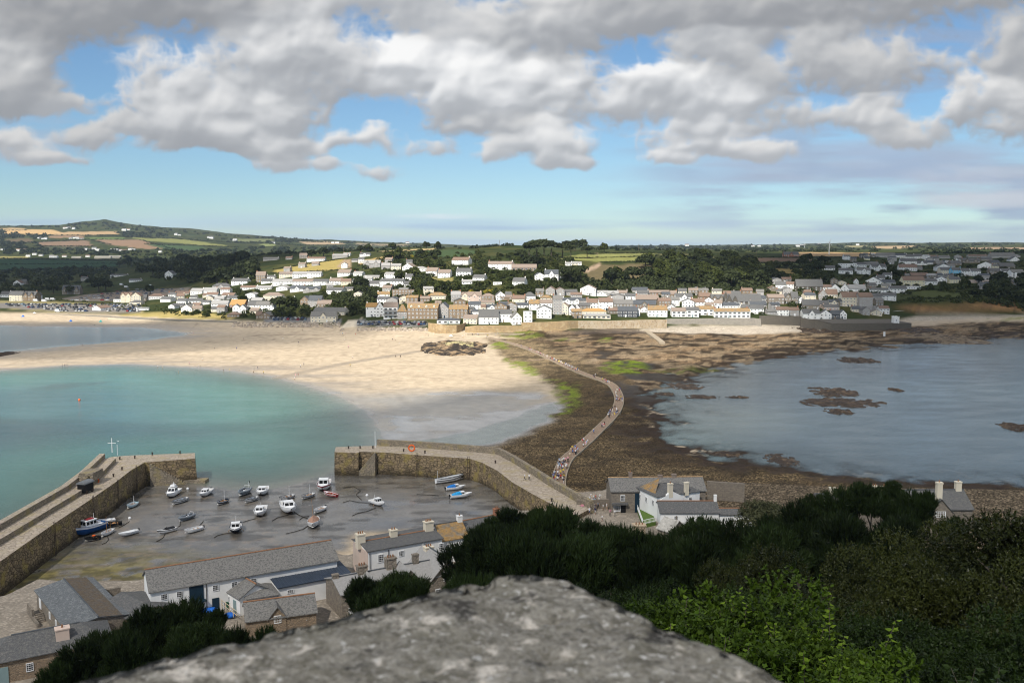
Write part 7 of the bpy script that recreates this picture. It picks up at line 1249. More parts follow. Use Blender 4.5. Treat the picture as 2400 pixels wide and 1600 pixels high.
def near_tree(kind, px, ptop, D, R, label, hk=1.0, ground=None):
    """a tree whose crown tops out at row ptop at distance D, standing on the slope"""
    T = at(px, ptop, D); gz_ = zat(T.x, T.y) if ground is None else ground
    pool, h0, r0 = {'pine': (PC, 6.4, 4.2), 'laurel': (LC, 6.2, 4.0), 'ivy': (LD, 5.6, 4.0)}[kind]; s = R / r0; cme = random.choice(pool); h0 = mesh_top(cme); t = thing({'pine': 'pine_tree', 'laurel': 'evergreen_oak', 'ivy': 'broadleaf_tree'}[kind], label, 'tree', (T.x, T.y, gz_), random.uniform(0, 6.28), 'trees on the island slope')
    ch_ = h0 * s * hk; cz = max(.2, T.z - gz_ - ch_); tr_h = max(1.0, cz + ch_ * .7); put('trunk', random.choice(BT), t, (0, 0, 0), (0, 0, 0), (s, s, tr_h / 8)); put('crown', cme, t, (0, 0, cz), (0, 0, 0), (s, s, s * hk)); return t
NT = [('pine', 2095, 1118, 139, 2.4, 'slender pine spire just left of the slim pine top'), ('pine', 2010, 1122, 141, 2.6, 'slender pine spire on the left of the tallest pine'), ('pine', 1905, 1150, 139, 2.8, 'slender pine spire at the left of the shoreline clump'), ('pine', 1255, 1182, 146, 2.4, 'slender pine spire between the courtyard pines'), ('pine', 1150, 1205, 140, 2.4, 'slender pine spire above the lichen-roofed cottage'), ('pine', 500, 1430, 112, 2.2, 'slender pine spire right of the yard pine'), ('pine', 300, 1440, 113, 2.6, 'slender pine spire left of the yard pine'), ('pine', 1100, 1262, 128, 4.6, 'dark pine overlapping the lichen-roofed cottage'), ('pine', 1205, 1186, 142, 4.6, 'tall pine whose top hides the harbour corner'), ('pine', 1290, 1188, 140, 5.2, 'broad pine below the pier head end of the courtyard'), ('pine', 1165, 1225, 125, 5.0, 'pine standing below and between the two tall courtyard pines'), ('pine', 1395, 1215, 132, 4.5, 'pine with bristly top in front of the courtyard'), ('pine', 1440, 1222, 128, 4.0, 'narrow pine left of the rubble chimney'), ('pine', 1340, 1262, 112, 6.0, 'wide pine mass in the middle of the slope'), ('pine', 1250, 1265, 108, 6.0, 'wide pine mass just above the parapet peak'),
      ('pine', 1095, 1330, 104, 4.4, 'low pine at the foot of the gabled stone cottage'), ('pine', 930, 1322, 118, 4.2, 'rounded pine in front of the pale-roofed cottage row'), ('pine', 860, 1345, 116, 4.0, 'pine left in the clump before the cottage row'), ('pine', 965, 1350, 114, 3.8, 'pine right in the clump before the cottage row'), ('pine', 895, 1372, 108, 4.4, 'lowest pine of the clump before the cottage row'), ('pine', 400, 1414, 112, 4.4, 'dark pine in front of the long warehouse yard'), ('pine', 345, 1438, 108, 4.2, 'dark pine hiding the end of the cart shed'), ('pine', 470, 1452, 104, 4.2, 'dark pine below the yard fence'), ('pine', 560, 1462, 102, 3.4, 'small pine below the dormered cottage'), ('pine', 620, 1468, 101, 2.6, 'bushy pine at the foot of the dormered cottage'), ('pine', 230, 1474, 100, 4.0, 'dark pine beside the stout chimney'), ('pine', 180, 1512, 94, 4.0, 'dark pine at the left parapet edge'), ('pine', 300, 1498, 92, 4.2, 'low pine above the left parapet'), ('pine', 410, 1490, 94, 4.2, 'low pine under the warehouse pine'), ('pine', 120, 1556, 90, 3.2, 'pine at the bottom left corner'),
      ('pine', 1560, 1245, 128, 5.0, 'pine in front of the tiny stone lodge'), ('pine', 1640, 1212, 140, 4.6, 'rounded pine below the low white stable'), ('pine', 1720, 1215, 138, 4.6, 'rounded pine right of the stable windows'), ('pine', 1790, 1205, 140, 4.6, 'rounded pine before the white store'), ('pine', 1500, 1290, 110, 5.6, 'pine mass below the rubble chimney'), ('pine', 1640, 1262, 112, 6.0, 'pine mass below the stable pines'), ('pine', 1960, 1140, 138, 5.2, 'dark pine clump left of the gabled stone house'), ('pine', 2045, 1128, 136, 4.8, 'tallest pine, breaking the shoreline left of the gabled house'), ('pine', 2120, 1145, 134, 4.4, 'pine just left of the front gable'), ('pine', 2165, 1142, 132, 2.6, 'slim pine top beside the tall chimney'), ('pine', 1880, 1178, 134, 5.2, 'dark pine left of the pine clump on the shore'), ('pine', 2000, 1200, 112, 6.2, 'pine mass under the shoreline clump'), ('pine', 2110, 1210, 110, 5.6, 'pine mass below the front gable'), ('pine', 2230, 1196, 118, 2.8, 'small pine against the gabled house wall'), ('pine', 1820, 1240, 110, 6.0, 'pine mass in the middle of the right slope'),
      ('ivy', 1440, 1330, 90, 6.5, 'dark leafy tree below the pine masses'), ('ivy', 1600, 1330, 84, 6.5, 'dark leafy tree in the shade of the slope'), ('laurel', 1680, 1300, 70, 5.5, 'glossy evergreen oak in the middle of the slope'), ('laurel', 1830, 1268, 66, 5.5, 'glossy evergreen oak beneath the right pines'), ('ivy', 1740, 1340, 60, 5.0, 'dark leafy tree behind the lime-green shoots'), ('laurel', 1960, 1262, 58, 5.4, 'evergreen oak with pale leaf tips right of centre'), ('laurel', 2130, 1250, 50, 5.2, 'evergreen oak with brown-tinged leaves below the gabled house'), ('laurel', 2270, 1222, 46, 5.0, 'large evergreen oak right of the gabled house'), ('laurel', 2400, 1180, 42, 5.2, 'evergreen oak touching the right picture edge'), ('ivy', 1900, 1360, 40, 4.6, 'shaded leafy tree right of the lime-green shoots'), ('laurel', 2060, 1330, 36, 4.2, 'evergreen oak in the lower right slope'), ('laurel', 2200, 1300, 32, 4.0, 'evergreen oak with silvery leaves in the lower right'), ('laurel', 2360, 1290, 28, 3.8, 'evergreen oak low against the right edge'), ('ivy', 2000, 1440, 24, 3.2, 'dark leafy bush beside the parapet on the right'), ('ivy', 2150, 1420, 22, 3.0, 'dark leafy bush in the lower right corner group'), ('ivy', 2330, 1430, 20, 3.0, 'dark leafy bush at the lower right corner'), ('ivy', 2230, 1500, 16, 2.2, 'lowest dark bush near the bottom right corner'), ('ivy', 1560, 1400, 60, 5.5, 'dark leafy tree just behind the parapet slope'), ('ivy', 1340, 1350, 80, 6.0, 'dark leafy tree behind the parapet peak')]
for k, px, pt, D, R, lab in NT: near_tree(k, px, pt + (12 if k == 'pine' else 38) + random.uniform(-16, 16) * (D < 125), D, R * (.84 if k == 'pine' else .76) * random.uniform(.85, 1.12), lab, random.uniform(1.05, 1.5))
# bent shore pine with bare limbs before the white store
T = at(1815, 1125, 165); gz_ = zat(T.x, T.y); bp_ = thing('bent_pine', 'wind-bent pine with bare grey limbs in front of the white store', 'tree', (T.x - 3.8, T.y, gz_)); m = MB(); m.tube([(0, 0, -1), (.3, 0, 2.5), (1.0, 0, 4.5), (3.2, .3, 6.5)], [.42, .36, .3, .16], 8)
for a in ((1.0, 0, 4.5, 4.8, -1, 5.2), (.6, 0, 3.6, 4.5, .8, 3.4), (1.6, .1, 5.2, 2.0, -1, 8.2), (2.2, .2, 5.8, 5.8, 1, 6.2)): m.tube([a[:3], ((a[0] + a[3]) / 2, a[4] * .4, (a[2] + a[5]) / 2 + .4), a[3:]], [.2, .14, .06], 6)
m.build('trunk', pm('grey_bark', (.20, .18, .155), .95, .3, 3), bp_); put('crown', leafy_crown(rg, 5.0, 3.6, 1500, .20, leaf_mat('shore_pine_foliage', (.030, .036, .016), (.085, .088, .042), trans=.1)), bp_, (2.9, 0, 5.4), (0, 0, 0), (1.15, 1, 1))
# lime-green young shoots close below the parapet
def shoots(P, n, hmin, hmax, label, mat, spread, leaf=.075):
    t = thing('leafy_shrub', label, 'shrub', P, 0, 'shrubs below the parapet'); rng = np.random.default_rng(int(P[0] * 10) & 255); Ps, Us, Vs = [], [], []; st = MB()
    for k in range(n):
        b0 = np.array([rng.uniform(-spread, spread), rng.uniform(-spread, spread), -.5]); lean = rng.normal(scale=.22, size=2); h = rng.uniform(hmin, hmax); tip = b0 + np.array([lean[0] * h, lean[1] * h, h]); st.tube([b0, (b0 + tip) / 2 + np.array([0, 0, .1]), tip], [.016, .011, .004], 4); m_ = int(h / .042); tt = np.linspace(.22, 1, m_); pos = b0 + (tip - b0) * tt[:, None]; ang = np.arange(m_) * 2.4 + rng.uniform(0, 6); s = leaf * (1.15 - .55 * tt) * rng.uniform(.75, 1.2, m_)
        d = np.stack([np.cos(ang), np.sin(ang), rng.uniform(-.35, .55, m_)], -1); d /= np.linalg.norm(d, axis=1)[:, None]; sd_ = np.cross(d, np.array([0, 0, 1.0]) + rng.normal(scale=.35, size=(m_, 3))); sd_ /= np.linalg.norm(sd_, axis=1)[:, None]; Ps.append(pos + d * (s * 1.0)[:, None]); Us.append(d * s[:, None]); Vs.append(sd_ * (s * .62)[:, None])
    P_, U__, V__ = np.vstack(Ps), np.vstack(Us), np.vstack(Vs); n_ = len(P_)
    # each leaf: a pointed, slightly folded blade of four triangles
    nrm = np.cross(U__, V__); nrm /= np.linalg.norm(nrm, axis=1)[:, None] + 1e-9; fold = np.linalg.norm(V__, axis=1)[:, None] * .35 * nrm
    co = np.stack([P_ - U__, P_ - U__ * .15 + V__ + fold, P_ + U__, P_ - U__ * .15 - V__ + fold, P_ + U__ * .1], 1).reshape(-1, 3); f = []
    for i in range(n_): o_ = i * 5; f += [(o_, o_ + 4, o_ + 1), (o_ + 1, o_ + 4, o_ + 2), (o_ + 2, o_ + 4, o_ + 3), (o_ + 3, o_ + 4, o_)]
    me = bpy.data.meshes.new('leaves'); me.from_pydata(co.tolist(), [], f); me.materials.append(mat); put('leaves', me, t); st.build('stems', BARK, t); return t
def sh(px, py, D, n, h0, h1, lab, mat=None, sp=.5, leaf=.085):
    n = int(n * 1.9); sp *= 1.7; h1 *= 1.1
    T = at(px, py, D); return shoots((T.x, T.y, T.z - h1), n, h0, h1, lab, mat or LF_LIME, sp, leaf)
LB = [leafy_crown(rg, 1.5, 1.7, 900, .050, leaf_mat('lime_shrub_leaves', (.009, .021, .002), (.066, .110, .010), trans=.32, rough=.5), 'leaves', 12, .55, .9) for _ in range(2)]
for px, py, D, R, lab in ((1670, 1420, 14, 1.4, 'leafy lime-green shrub left, under the bright shoots'), (1790, 1378, 14.5, 1.5, 'leafy lime-green shrub in the middle of the bright clump'), (1885, 1445, 13, 1.3, 'leafy lime-green shrub right, under the bright shoots'), (1760, 1490, 12, 1.4, 'leafy lime-green shrub lowest against the parapet'), (1980, 1540, 11.5, 1.3, 'leafy green shrub low at the parapet end'), (1570, 1440, 14, .9, 'small leafy lime-green shrub peeping over the parapet slope')):
    T = at(px, py, D); t = thing('leafy_shrub', lab, 'shrub', (T.x, T.y, T.z - R * 1.25), random.uniform(0, 6), 'shrubs below the parapet'); put('leaves', random.choice(LB), t, (0, 0, 0), (0, 0, 0), (R / 1.5,) * 3); MB().tube([(0, 0, -1.2), (0, 0, R * .5)], [.05, .02], 5).build('stem', BARK, t)
sh(1700, 1350, 13.5, 16, 1.0, 1.9, 'bright lime-green shoots left, their tips against dark trees', sp=.45); sh(1810, 1298, 14.5, 14, 1.1, 2.4, 'tallest bright lime-green shoots below the evergreen oaks', sp=.45); sh(1900, 1370, 13, 18, .9, 1.9, 'lime-green shoots on the right of the bright clump', sp=.5); sh(1780, 1430, 11.5, 22, .7, 1.5, 'dense lime-green shoots low behind the parapet', sp=.55); sh(1545, 1420, 12.5, 8, .4, .9, 'small lime-green sprig peeping over the parapet', sp=.25); sh(1900, 1500, 10.5, 14, .5, 1.3, 'lime-green shoots lowest beside the parapet edge', sp=.45); sh(1990, 1520, 11, 14, .6, 1.4, 'mid-green shoots right of the lime-green clump', LF_IVY, .5); sh(2140, 1500, 11, 12, .8, 1.7, 'upright mid-green shoots at the bottom right', LF_IVY, .5); sh(2300, 1545, 10, 14, .6, 1.2, 'mid-green shoots in the bottom right corner', LF_IVY, .5); sh(1650, 1440, 12, 14, .5, 1.2, 'lime-green shoots left of the dense low clump', sp=.45)

# ------------------------------------------------------------------ the lichened parapet the camera looks over
def parapet():
    n = 260; xs = np.linspace(-.95, .95, n); ts = np.linspace(0, 1, 150); top = -.50
    PP = [(-700, 1930), (-300, 1765), (200, 1600), (500, 1520), (800, 1443), (1000, 1396), (1140, 1364), (1215, 1351), (1290, 1350), (1350, 1376), (1500, 1452), (1700, 1532), (1850, 1598), (2100, 1712), (2500, 1900)]
    A_ = np.array([((lambda r: (r.x * top / r.z, r.y * top / r.z))(ray(*p_))) for p_ in PP]); _old = np.array([[-.95, .80], [-.50, .985], [-.22, 1.17], [-.07, 1.262], [.015, 1.315], [.075, 1.285], [.16, 1.20], [.27, 1.06], [.37, .945], [.95, .45]]); ed = np.interp(xs, A_[:, 0], A_[:, 1]); k = np.ones(5) / 5; ed = np.convolve(np.pad(ed, 2, 'edge'), k, 'valid'); ed = ed + (fbm(xs * 9, xs * 0, 4, 5) - .5) * .02 + (fbm(xs * 34, xs * 0, 3, 9) - .5) * .010
    rows = []
    for t in ts:
        if t < .72: y = .45 + (ed - .45) * (t / .72); z = np.full(n, top - .009) + .012 * (t / .72)
        else:
            a = (t - .72) / .28 * math.pi / 2; r = .03; y = ed - r + r * math.sin(min(a * 1.6, math.pi / 2)) + 0; z = np.full(n, top - .009) + .012 - r * (1 - math.cos(min(a * 1.6, math.pi / 2))) - max(0, a * 1.6 - math.pi / 2) * 1.2
        rows.append(np.stack([xs, y, z], -1))
    V = np.stack(rows, 0); x, y = V[..., 0], V[..., 1]; bump = (fbm(x * 5, y * 5, 4, 31) - .5) * .016 + (fbm(x * 40, y * 40, 4, 37) - .5) * .009 - np.clip(fbm(x * 18, y * 18, 4, 61) - .64, 0, 1) * .05; fade = np.clip((ts - .0) / .1, 0, 1)[:, None]; V[..., 2] += bump * fade; V[..., 1] += (fbm(x * 12, V[..., 2] * 12, 3, 71) - .5) * .02 * (ts > .7)[:, None]
    m = len(ts); idx = np.arange(m * n).reshape(m, n); q = np.stack([idx[:-1, :-1], idx[:-1, 1:], idx[1:, 1:], idx[1:, :-1]], -1).reshape(-1, 4)
    me = bpy.data.meshes.new('parapet_stone'); me.from_pydata((V.reshape(-1, 3) + np.array([0, 0, H])).tolist(), [], q.tolist()); me.polygons.foreach_set('use_smooth', [True] * len(q))
    mt = bpy.data.materials.new('lichened_granite'); mt.use_nodes = True; t = mt.node_tree; N = t.nodes; L = t.links; b = N['Principled BSDF']; b.inputs['Roughness'].default_value = .92; b.inputs['Specular IOR Level'].default_value = .2; ge = N.new('ShaderNodeNewGeometry')
    def nz(s, d=6): q_ = N.new('ShaderNodeTexNoise'); q_.inputs['Scale'].default_value = s; q_.inputs['Detail'].default_value = d; q_.inputs['Roughness'].default_value = .62; L.new(ge.outputs['Position'], q_.inputs[0]); return q_.outputs[0]
    def mixc_(f, a, c, lo, hi, mx_=1.0):
        r = N.new('ShaderNodeMapRange'); L.new(f, r.inputs[0]); r.inputs[1].default_value = lo; r.inputs[2].default_value = hi; r.inputs[4].default_value = mx_; q_ = N.new('ShaderNodeMix'); q_.data_type = 'RGBA'; L.new(r.outputs[0], q_.inputs[0])
        if isinstance(a, tuple): q_.inputs[6].default_value = (*a, 1)
        else: L.new(a, q_.inputs[6])
        q_.inputs[7].default_value = (*c, 1); return q_.outputs[2]
    c = mixc_(nz(34), (.118, .108, .086), (.265, .248, .21), .40, .62); c = mixc_(nz(11), c, (.15, .14, .105), .50, .68, .75); c = mixc_(nz(16, 8), c, (.60, .55, .48), .56, .64, .9); c = mixc_(nz(60), c, (.58, .57, .54), .60, .66, .85); c = mixc_(nz(8.5, 9), c, (.030, .027, .024), .595, .64, .9); c = mixc_(nz(120, 3), c, (.34, .325, .29), .50, .62, .45); c = mixc_(nz(150, 3), c, (.05, .046, .04), .56, .66, .6); c = mixc_(nz(48), c, (.06, .055, .05), .62, .70, .7); c = mixc_(nz(21), c, (.42, .24, .12), .70, .74, .7)
    L.new(c, b.inputs['Base Color']); bn = N.new('ShaderNodeBump'); bn.inputs['Distance'].default_value = .012; bn.inputs['Strength'].default_value = .8; L.new(nz(70), bn.inputs['Height']); L.new(bn.outputs[0], b.inputs['Normal']); me.materials.append(mt)
    o = bpy.data.objects.new('parapet_stone', me); COL.objects.link(o); return tag(o, 'large lichen-covered granite parapet stone across the bottom of the view', 'parapet')
parapet()
# ------------------------------------------------------------------ rocks
def rock_patch(name, label, px0, px1, py0, py1, hgt, mat, seed, zb=0.0, thr=.42, nx=56, ny=34, sharp=1.0, cat='rock', rough=1.9):
    """an uneven outcrop on the ground quad seen between those columns and rows"""
    a, b_ = G((px0 + px1) / 2, py1, zb), G((px0 + px1) / 2, py0, zb); cx, cy = (a.x + b_.x) / 2, (a.y + b_.y) / 2; hx = (px1 - px0) / 2 * (cy / F); hy = max((b_.y - a.y) / 2, hx * .25)
    u_, v_ = np.meshgrid(np.linspace(-1, 1, nx), np.linspace(-1, 1, ny), indexing='ij'); wx_ = u_ + (fbm(u_ * 2 + seed, v_ * 2, 4, seed) - .5) * .5; wy_ = v_ + (fbm(u_ * 2, v_ * 2 + seed, 4, seed + 3) - .5) * .7
    r2 = np.sqrt(wx_ ** 2 + wy_ ** 2); n1 = fbm(u_ * 5 + seed, v_ * 3.4, 6, seed + 9); rd = 1 - np.abs(2 * fbm(u_ * 5 + seed, v_ * 4, 4, seed + 5) - 1); z = hgt * (np.clip(1 - r2, -.3, 1) ** 1 * .9 * sharp + (n1 - .5) * rough + (rd - .6) * .35 - (thr - .4)); z = np.where(r2 > 1.0, np.minimum(z, -.15), z); z[0], z[-1], z[:, 0], z[:, -1] = -.5, -.5, -.5, -.5
    co = np.stack([u_ * hx, v_ * hy, z], -1).reshape(-1, 3); idx = np.arange(nx * ny).reshape(nx, ny); q = np.stack([idx[:-1, :-1], idx[1:, :-1], idx[1:, 1:], idx[:-1, 1:]], -1).reshape(-1, 4)
    me = bpy.data.meshes.new(name); me.from_pydata(co.tolist(), [], q.tolist()); me.materials.append(mat); o = bpy.data.objects.new(name, me); COL.objects.link(o); o.location = (cx, cy, zb); return tag(o, label, cat, 'reef rocks in the eastern shallows' if cat == 'rock' and name == 'reef_rock' else None)
REEF = pm('weedy_reef', (.045, .032, .022), .6, .5, 1.2, .6, (.11, .075, .045), (.5, .65))
rock_patch('reef_rock', 'long low reef furthest out beneath the eastern headland', 1962, 2056, 838, 852, .9, REEF, 3); rock_patch('reef_rock', 'upper dark reef of the cluster in the eastern shallows', 1893, 2016, 908, 931, .9, REEF, 7); rock_patch('reef_rock', 'widest dark reef in the middle of the eastern cluster', 1874, 2078, 932, 956, .8, REEF, 12, thr=.46); rock_patch('reef_rock', 'small lowest reef of the eastern cluster', 1930, 2002, 957, 972, .6, REEF, 17); rock_patch('reef_rock', 'small reef right of the eastern cluster', 2084, 2114, 909, 919, .6, REEF, 23); rock_patch('reef_rock', 'reef cut by the right picture edge', 2350, 2440, 990, 1016, .8, REEF, 29); rock_patch('reef_rock', 'dark rocks at the left picture edge on the beach', -30, 24, 824, 842, 1.2, REEF, 31)
for i, (a, b_, c, d) in enumerate(((1560, 1655, 897, 913), (1600, 1690, 925, 936), (1530, 1580, 918, 928), (1790, 1870, 1062, 1092), (1660, 1740, 1058, 1072), (1700, 1760, 928, 934))): rock_patch('reef_rock', ('weedy ledge reaching furthest left into the eastern sea', 'thin weedy ledge below the causeway bend', 'tiny weedy ledge nearest the causeway bend', 'weedy ledges off the near eastern beach', 'weedy ledge left of those off the near beach', 'faint weedy ledge in the pale shallows')[i], a, b_, c, d, .45, REEF, 40 + i * 3, thr=.5)
CH_R = pm('chapel_rock', (.27, .19, .11), .9, .45, .5, .8, (.04, .032, .025), (.40, .52)); rock_patch('rock_outcrop', 'craggy tan and black rock outcrop on the sand at the causeway end', 984, 1142, 800, 836, 2.9, CH_R, 52, zb=.8, thr=.30, nx=90, ny=50, sharp=1.15, rough=.75); rock_patch('rock_outcrop', 'yellowish grass-topped crag crowning the rock outcrop', 1030, 1112, 802, 812, 2.0, pm('crag_grass', (.36, .31, .16), .9, .4, .6, .8, (.2, .17, .1), (.5, .6)), 58, zb=2.2, thr=.32, rough=.6)
rock_patch('rock_outcrop', 'dark rock ridge behind the eastern terrace wall end', 2080, 2200, 768, 785, 2.2, REEF, 61, zb=1.0); rock_patch('rock_outcrop', 'dark rocks below the ramped garden wall', 1840, 1960, 768, 782, 2.4, REEF, 66, zb=1.0); rock_patch('rock_outcrop', 'brown rock spread along the water below the eastern terrace', 2100, 2280, 778, 806, 1.6, pm('brown_rock', (.19, .145, .095), .85, .4, .6, .8, (.07, .05, .035), (.5, .6)), 71, zb=.3); rock_patch('rock_outcrop', 'pale rocks at the root of the slipway', 1468, 1506, 770, 780, 2.6, CH_R, 75, zb=1.5)
# rock armour: hundreds of boulders along the foot of the promenade
rb = MB(); rr_ = random.Random(3)
for i in range(560):
    px = rr_.uniform(545, 1005); py = (756 if px < 800 else 768) + rr_.uniform(0, 12 if px < 800 else 7) + (px - 600) * .004
    if 805 < px < 838: continue
    q = hit(px, py, 600); s_ = rr_.uniform(.5, 1.15); vs = [(q.x + x * s_ * rr_.uniform(.7, 1.3), q.y + y * s_ * rr_.uniform(.7, 1.3), q.z + (z + .35) * s_ * rr_.uniform(.6, 1.1)) for x, y, z in ((-1, -1, -1), (1, -1, -1), (1, 1, -1), (-1, 1, -1), (-.7, -.7, .7), (.7, -.7, .8), (.6, .7, .7), (-.7, .6, .8))]; rb.add(vs, [(3, 2, 1, 0), (4, 5, 6, 7), (0, 1, 5, 4), (1, 2, 6, 5), (2, 3, 7, 6), (3, 0, 4, 7)], rr_.choice((0, 0, 1)))
tag(rb.build('rock_armour', [pm('armour_granite', (.30, .25, .20), .9, .3, .6), pm('armour_granite_pale', (.42, .36, .29), .9, .3, .6)]), 'rock armour boulders along the promenade foot', None, None, 'stuff')

# ------------------------------------------------------------------ people
SKIN = pm('skin', (.46, .28, .20), .6, .1, 5); HAIRD = pm('dark_hair', (.035, .024, .018), .7, .2, 8); HAIRB = pm('fair_hair', (.26, .16, .07), .7, .2, 8); SHOE = pm('shoes', (.05, .045, .04), .7, .2, 8)
def skin_body(pose):
    J = {'pel': (0, 0, .95), 'spi': (0, -.01, 1.15), 'che': (0, 0, 1.34), 'nek': (0, 0, 1.49), 'hed': (0, -.02, 1.60), 'top': (0, -.01, 1.73)}
    R = {'pel': (.15, .11), 'spi': (.135, .10), 'che': (.165, .11), 'nek': (.055, .055), 'hed': (.085, .10), 'top': (.07, .085)}; E = [('pel', 'spi'), ('spi', 'che'), ('che', 'nek'), ('nek', 'hed'), ('hed', 'top')]
    for s, n in ((-1, 'l'), (1, 'r')):
        st, ar, kn = {'stand': (.0, .03, .0), 'walk': (.26 * s, -.24 * s, .1), 'stride': (-.22 * s, .2 * s, .08), 'wave': (.05 * s, -.3 if s > 0 else .05, .02)}[pose]
        up = .34 if (pose == 'wave' and s > 0) else 0
        J.update({'sh' + n: (.19 * s, 0, 1.42), 'el' + n: (.24 * s, ar * .5, 1.15), 'wr' + n: (.235 * s, ar - .04 - up * .2, .91 + up), 'ha' + n: (.23 * s, ar - .09 - up * .2, .82 + up), 'hi' + n: (.095 * s, 0, .88), 'kn' + n: (.10 * s, -st * .45 - kn * .3, .49), 'an' + n: (.10 * s, -st if st > 0 else -st + kn, .08), 'to' + n: (.115 * s, (-st if st > 0 else -st + kn) - .16, .035)})
        R.update({'sh' + n: (.065, .065), 'el' + n: (.047, .047), 'wr' + n: (.034, .034), 'ha' + n: (.045, .03), 'hi' + n: (.095, .10), 'kn' + n: (.063, .065), 'an' + n: (.043, .05), 'to' + n: (.045, .03)}); E += [('che', 'sh' + n), ('sh' + n, 'el' + n), ('el' + n, 'wr' + n), ('wr' + n, 'ha' + n), ('pel', 'hi' + n), ('hi' + n, 'kn' + n), ('kn' + n, 'an' + n), ('an' + n, 'to' + n)]
    ks = list(J); me = bpy.data.meshes.new('person'); me.from_pydata([J[k] for k in ks], [(ks.index(a), ks.index(b_)) for a, b_ in E], []); ob = bpy.data.objects.new('tmp', me); COL.objects.link(ob); sk = ob.modifiers.new('s', 'SKIN'); sk.use_smooth_shade = True; ss = ob.modifiers.new('u', 'SUBSURF'); ss.levels = ss.render_levels = 1
    for i, k in enumerate(ks): v = me.skin_vertices[0].data[i]; v.radius = R[k]; v.use_root = (k == 'pel')
    dg = bpy.context.evaluated_depsgraph_get(); m2 = bpy.data.meshes.new_from_object(ob.evaluated_get(dg)); bpy.data.objects.remove(ob); m2.name = 'person'
    m2.materials.clear()
    for m in (SKIN, WHITE, NAVY, HAIRD, SHOE): m2.materials.append(m)
    for p in m2.polygons:
        c = p.center; z, x, y = c.z, abs(c.x), c.y; p.material_index = 3 if (z > 1.70 or (z > 1.56 and y > .03)) else 0 if z > 1.47 else 0 if (x > .165 and z < 1.16) else 1 if z > .94 else 2 if z > (.52 if pose in ('stand', 'stride') else .12) else 4 if z < .10 else 0
    return m2
BODY = [skin_body(p) for p in ('stand', 'walk', 'stride', 'wave')]
TOPS = [('white', (.75, .74, .72)), ('white', (.75, .74, .72)), ('white', (.75, .74, .72)), ('white', (.70, .70, .70)), ('navy', (.02, .03, .08)), ('black', (.015, .015, .016)), ('red', (.50, .03, .03)), ('grey', (.28, .28, .29)), ('pale blue', (.32, .45, .62)), ('pink', (.70, .30, .38)), ('cream', (.62, .54, .40)), ('blue', (.04, .12, .40)), ('black', (.03, .03, .035)), ('yellow', (.70, .55, .06))]
BOTS = [('dark trousers', (.025, .027, .035)), ('blue jeans', (.06, .09, .17)), ('beige shorts', (.40, .32, .22)), ('black shorts', (.02, .02, .022)), ('white trousers', (.65, .64, .6))]
TM = [pm('cloth_' + str(i), c, .9, .1, 6) for i, (n, c) in enumerate(TOPS)]; BM_ = [pm('legwear_' + str(i), c, .9, .1, 6) for i, (n, c) in enumerate(BOTS)]
PEOPLE = []
def person(P, place, group, rz=None, top=None, bot=None, ordn=False):
    ti, bi = (random.randrange(len(TOPS)) if top is None else top), (random.randrange(len(BOTS)) if bot is None else bot); o = put('person', random.choice(BODY), None, P, (0, 0, random.uniform(0, 6.28) if rz is None else rz), (1, 1, 1)); s = random.uniform(.88, 1.04); o.scale = (s, s, s)
    for k, m in ((1, TM[ti]), (2, BM_[bi]), (3, random.choice((HAIRD, HAIRD, HAIRB)))): o.material_slots[k].link = 'OBJECT'; o.material_slots[k].material = m
    tag(o, f'person in {TOPS[ti][0]} top and {BOTS[bi][0]} {place}', 'person', group); PEOPLE.append((o, place, ordn)); return o
cz_ = lambda x, y: (1200 + x / 3.92, 750 + y / 3.92)
CWn = np.array([(p.x, p.y) for p in CW]); CWzn = np.array(CWZ)
def on_path(px, py, place):
    q = G(px, py, 1.9); d = np.hypot(CWn[:, 0] - q.x, CWn[:, 1] - q.y); i = int(d.argmin()); c = CWn[i]; v = np.array([q.x - c[0], q.y - c[1]]); n_ = np.hypot(*v); v = v * min(1, 1.5 / max(n_, 1e-6)); k = min(i + 1, len(CWn) - 1); dd_ = CWn[k] - CWn[i - 1]; person((c[0] + v[0], c[1] + v[1], CWzn[i] + .005), place, 'walkers on the causeway', math.atan2(dd_[1], dd_[0]) + (math.pi / 2 if random.random() < .5 else -math.pi / 2))
for (x0, x1, y0, y1, n, pl) in ((365, 495, 1400, 1515, 30, 'in the crowd at the causeway foot'), (415, 515, 1285, 1375, 26, 'in the second group up the causeway'), (525, 605, 1175, 1255, 18, 'in the third group up the causeway'), (620, 710, 1105, 1165, 8, 'in the fourth group up the causeway'), (740, 780, 1015, 1045, 3, 'on the empty lower causeway'), (815, 850, 950, 985, 5, 'on the causeway below its bend'), (865, 985, 800, 890, 22, 'on the causeway bend, lower part'), (930, 1018, 640, 745, 20, 'on the causeway bend, upper part'), (815, 920, 540, 585, 11, 'on the causeway just beyond its bend'), (745, 780, 515, 535, 4, 'on the causeway beyond the bend')):
    for k in range(n): on_path(*cz_(random.uniform(x0, x1), random.uniform(y0, y1)), pl)
for k in range(58): t_ = random.uniform(0, 1) ** .8; on_path(*cz_(300 + 310 * t_, 335 + 135 * t_ + random.uniform(-6, 6)), 'in the long file on the far causeway')
for k in range(20): t_ = random.uniform(0, 1); on_path(*cz_(10 + 260 * t_, 225 + 100 * t_), 'near the far end of the causeway')
def on_ground(px, py, place, group, z=None, **k): q = hit(px, py, 60) if z is None else G(px, py, z); return person((q.x, q.y, q.z + .01), place, group, **k)
c7 = lambda x, y: (1200 + x / 3.92, 1000 + y / 3.92)
def gz_at(px, py):
    q = G(px, py, 5.7); return Vector((q.x, q.y, max(5.5, zat(q.x, q.y))))
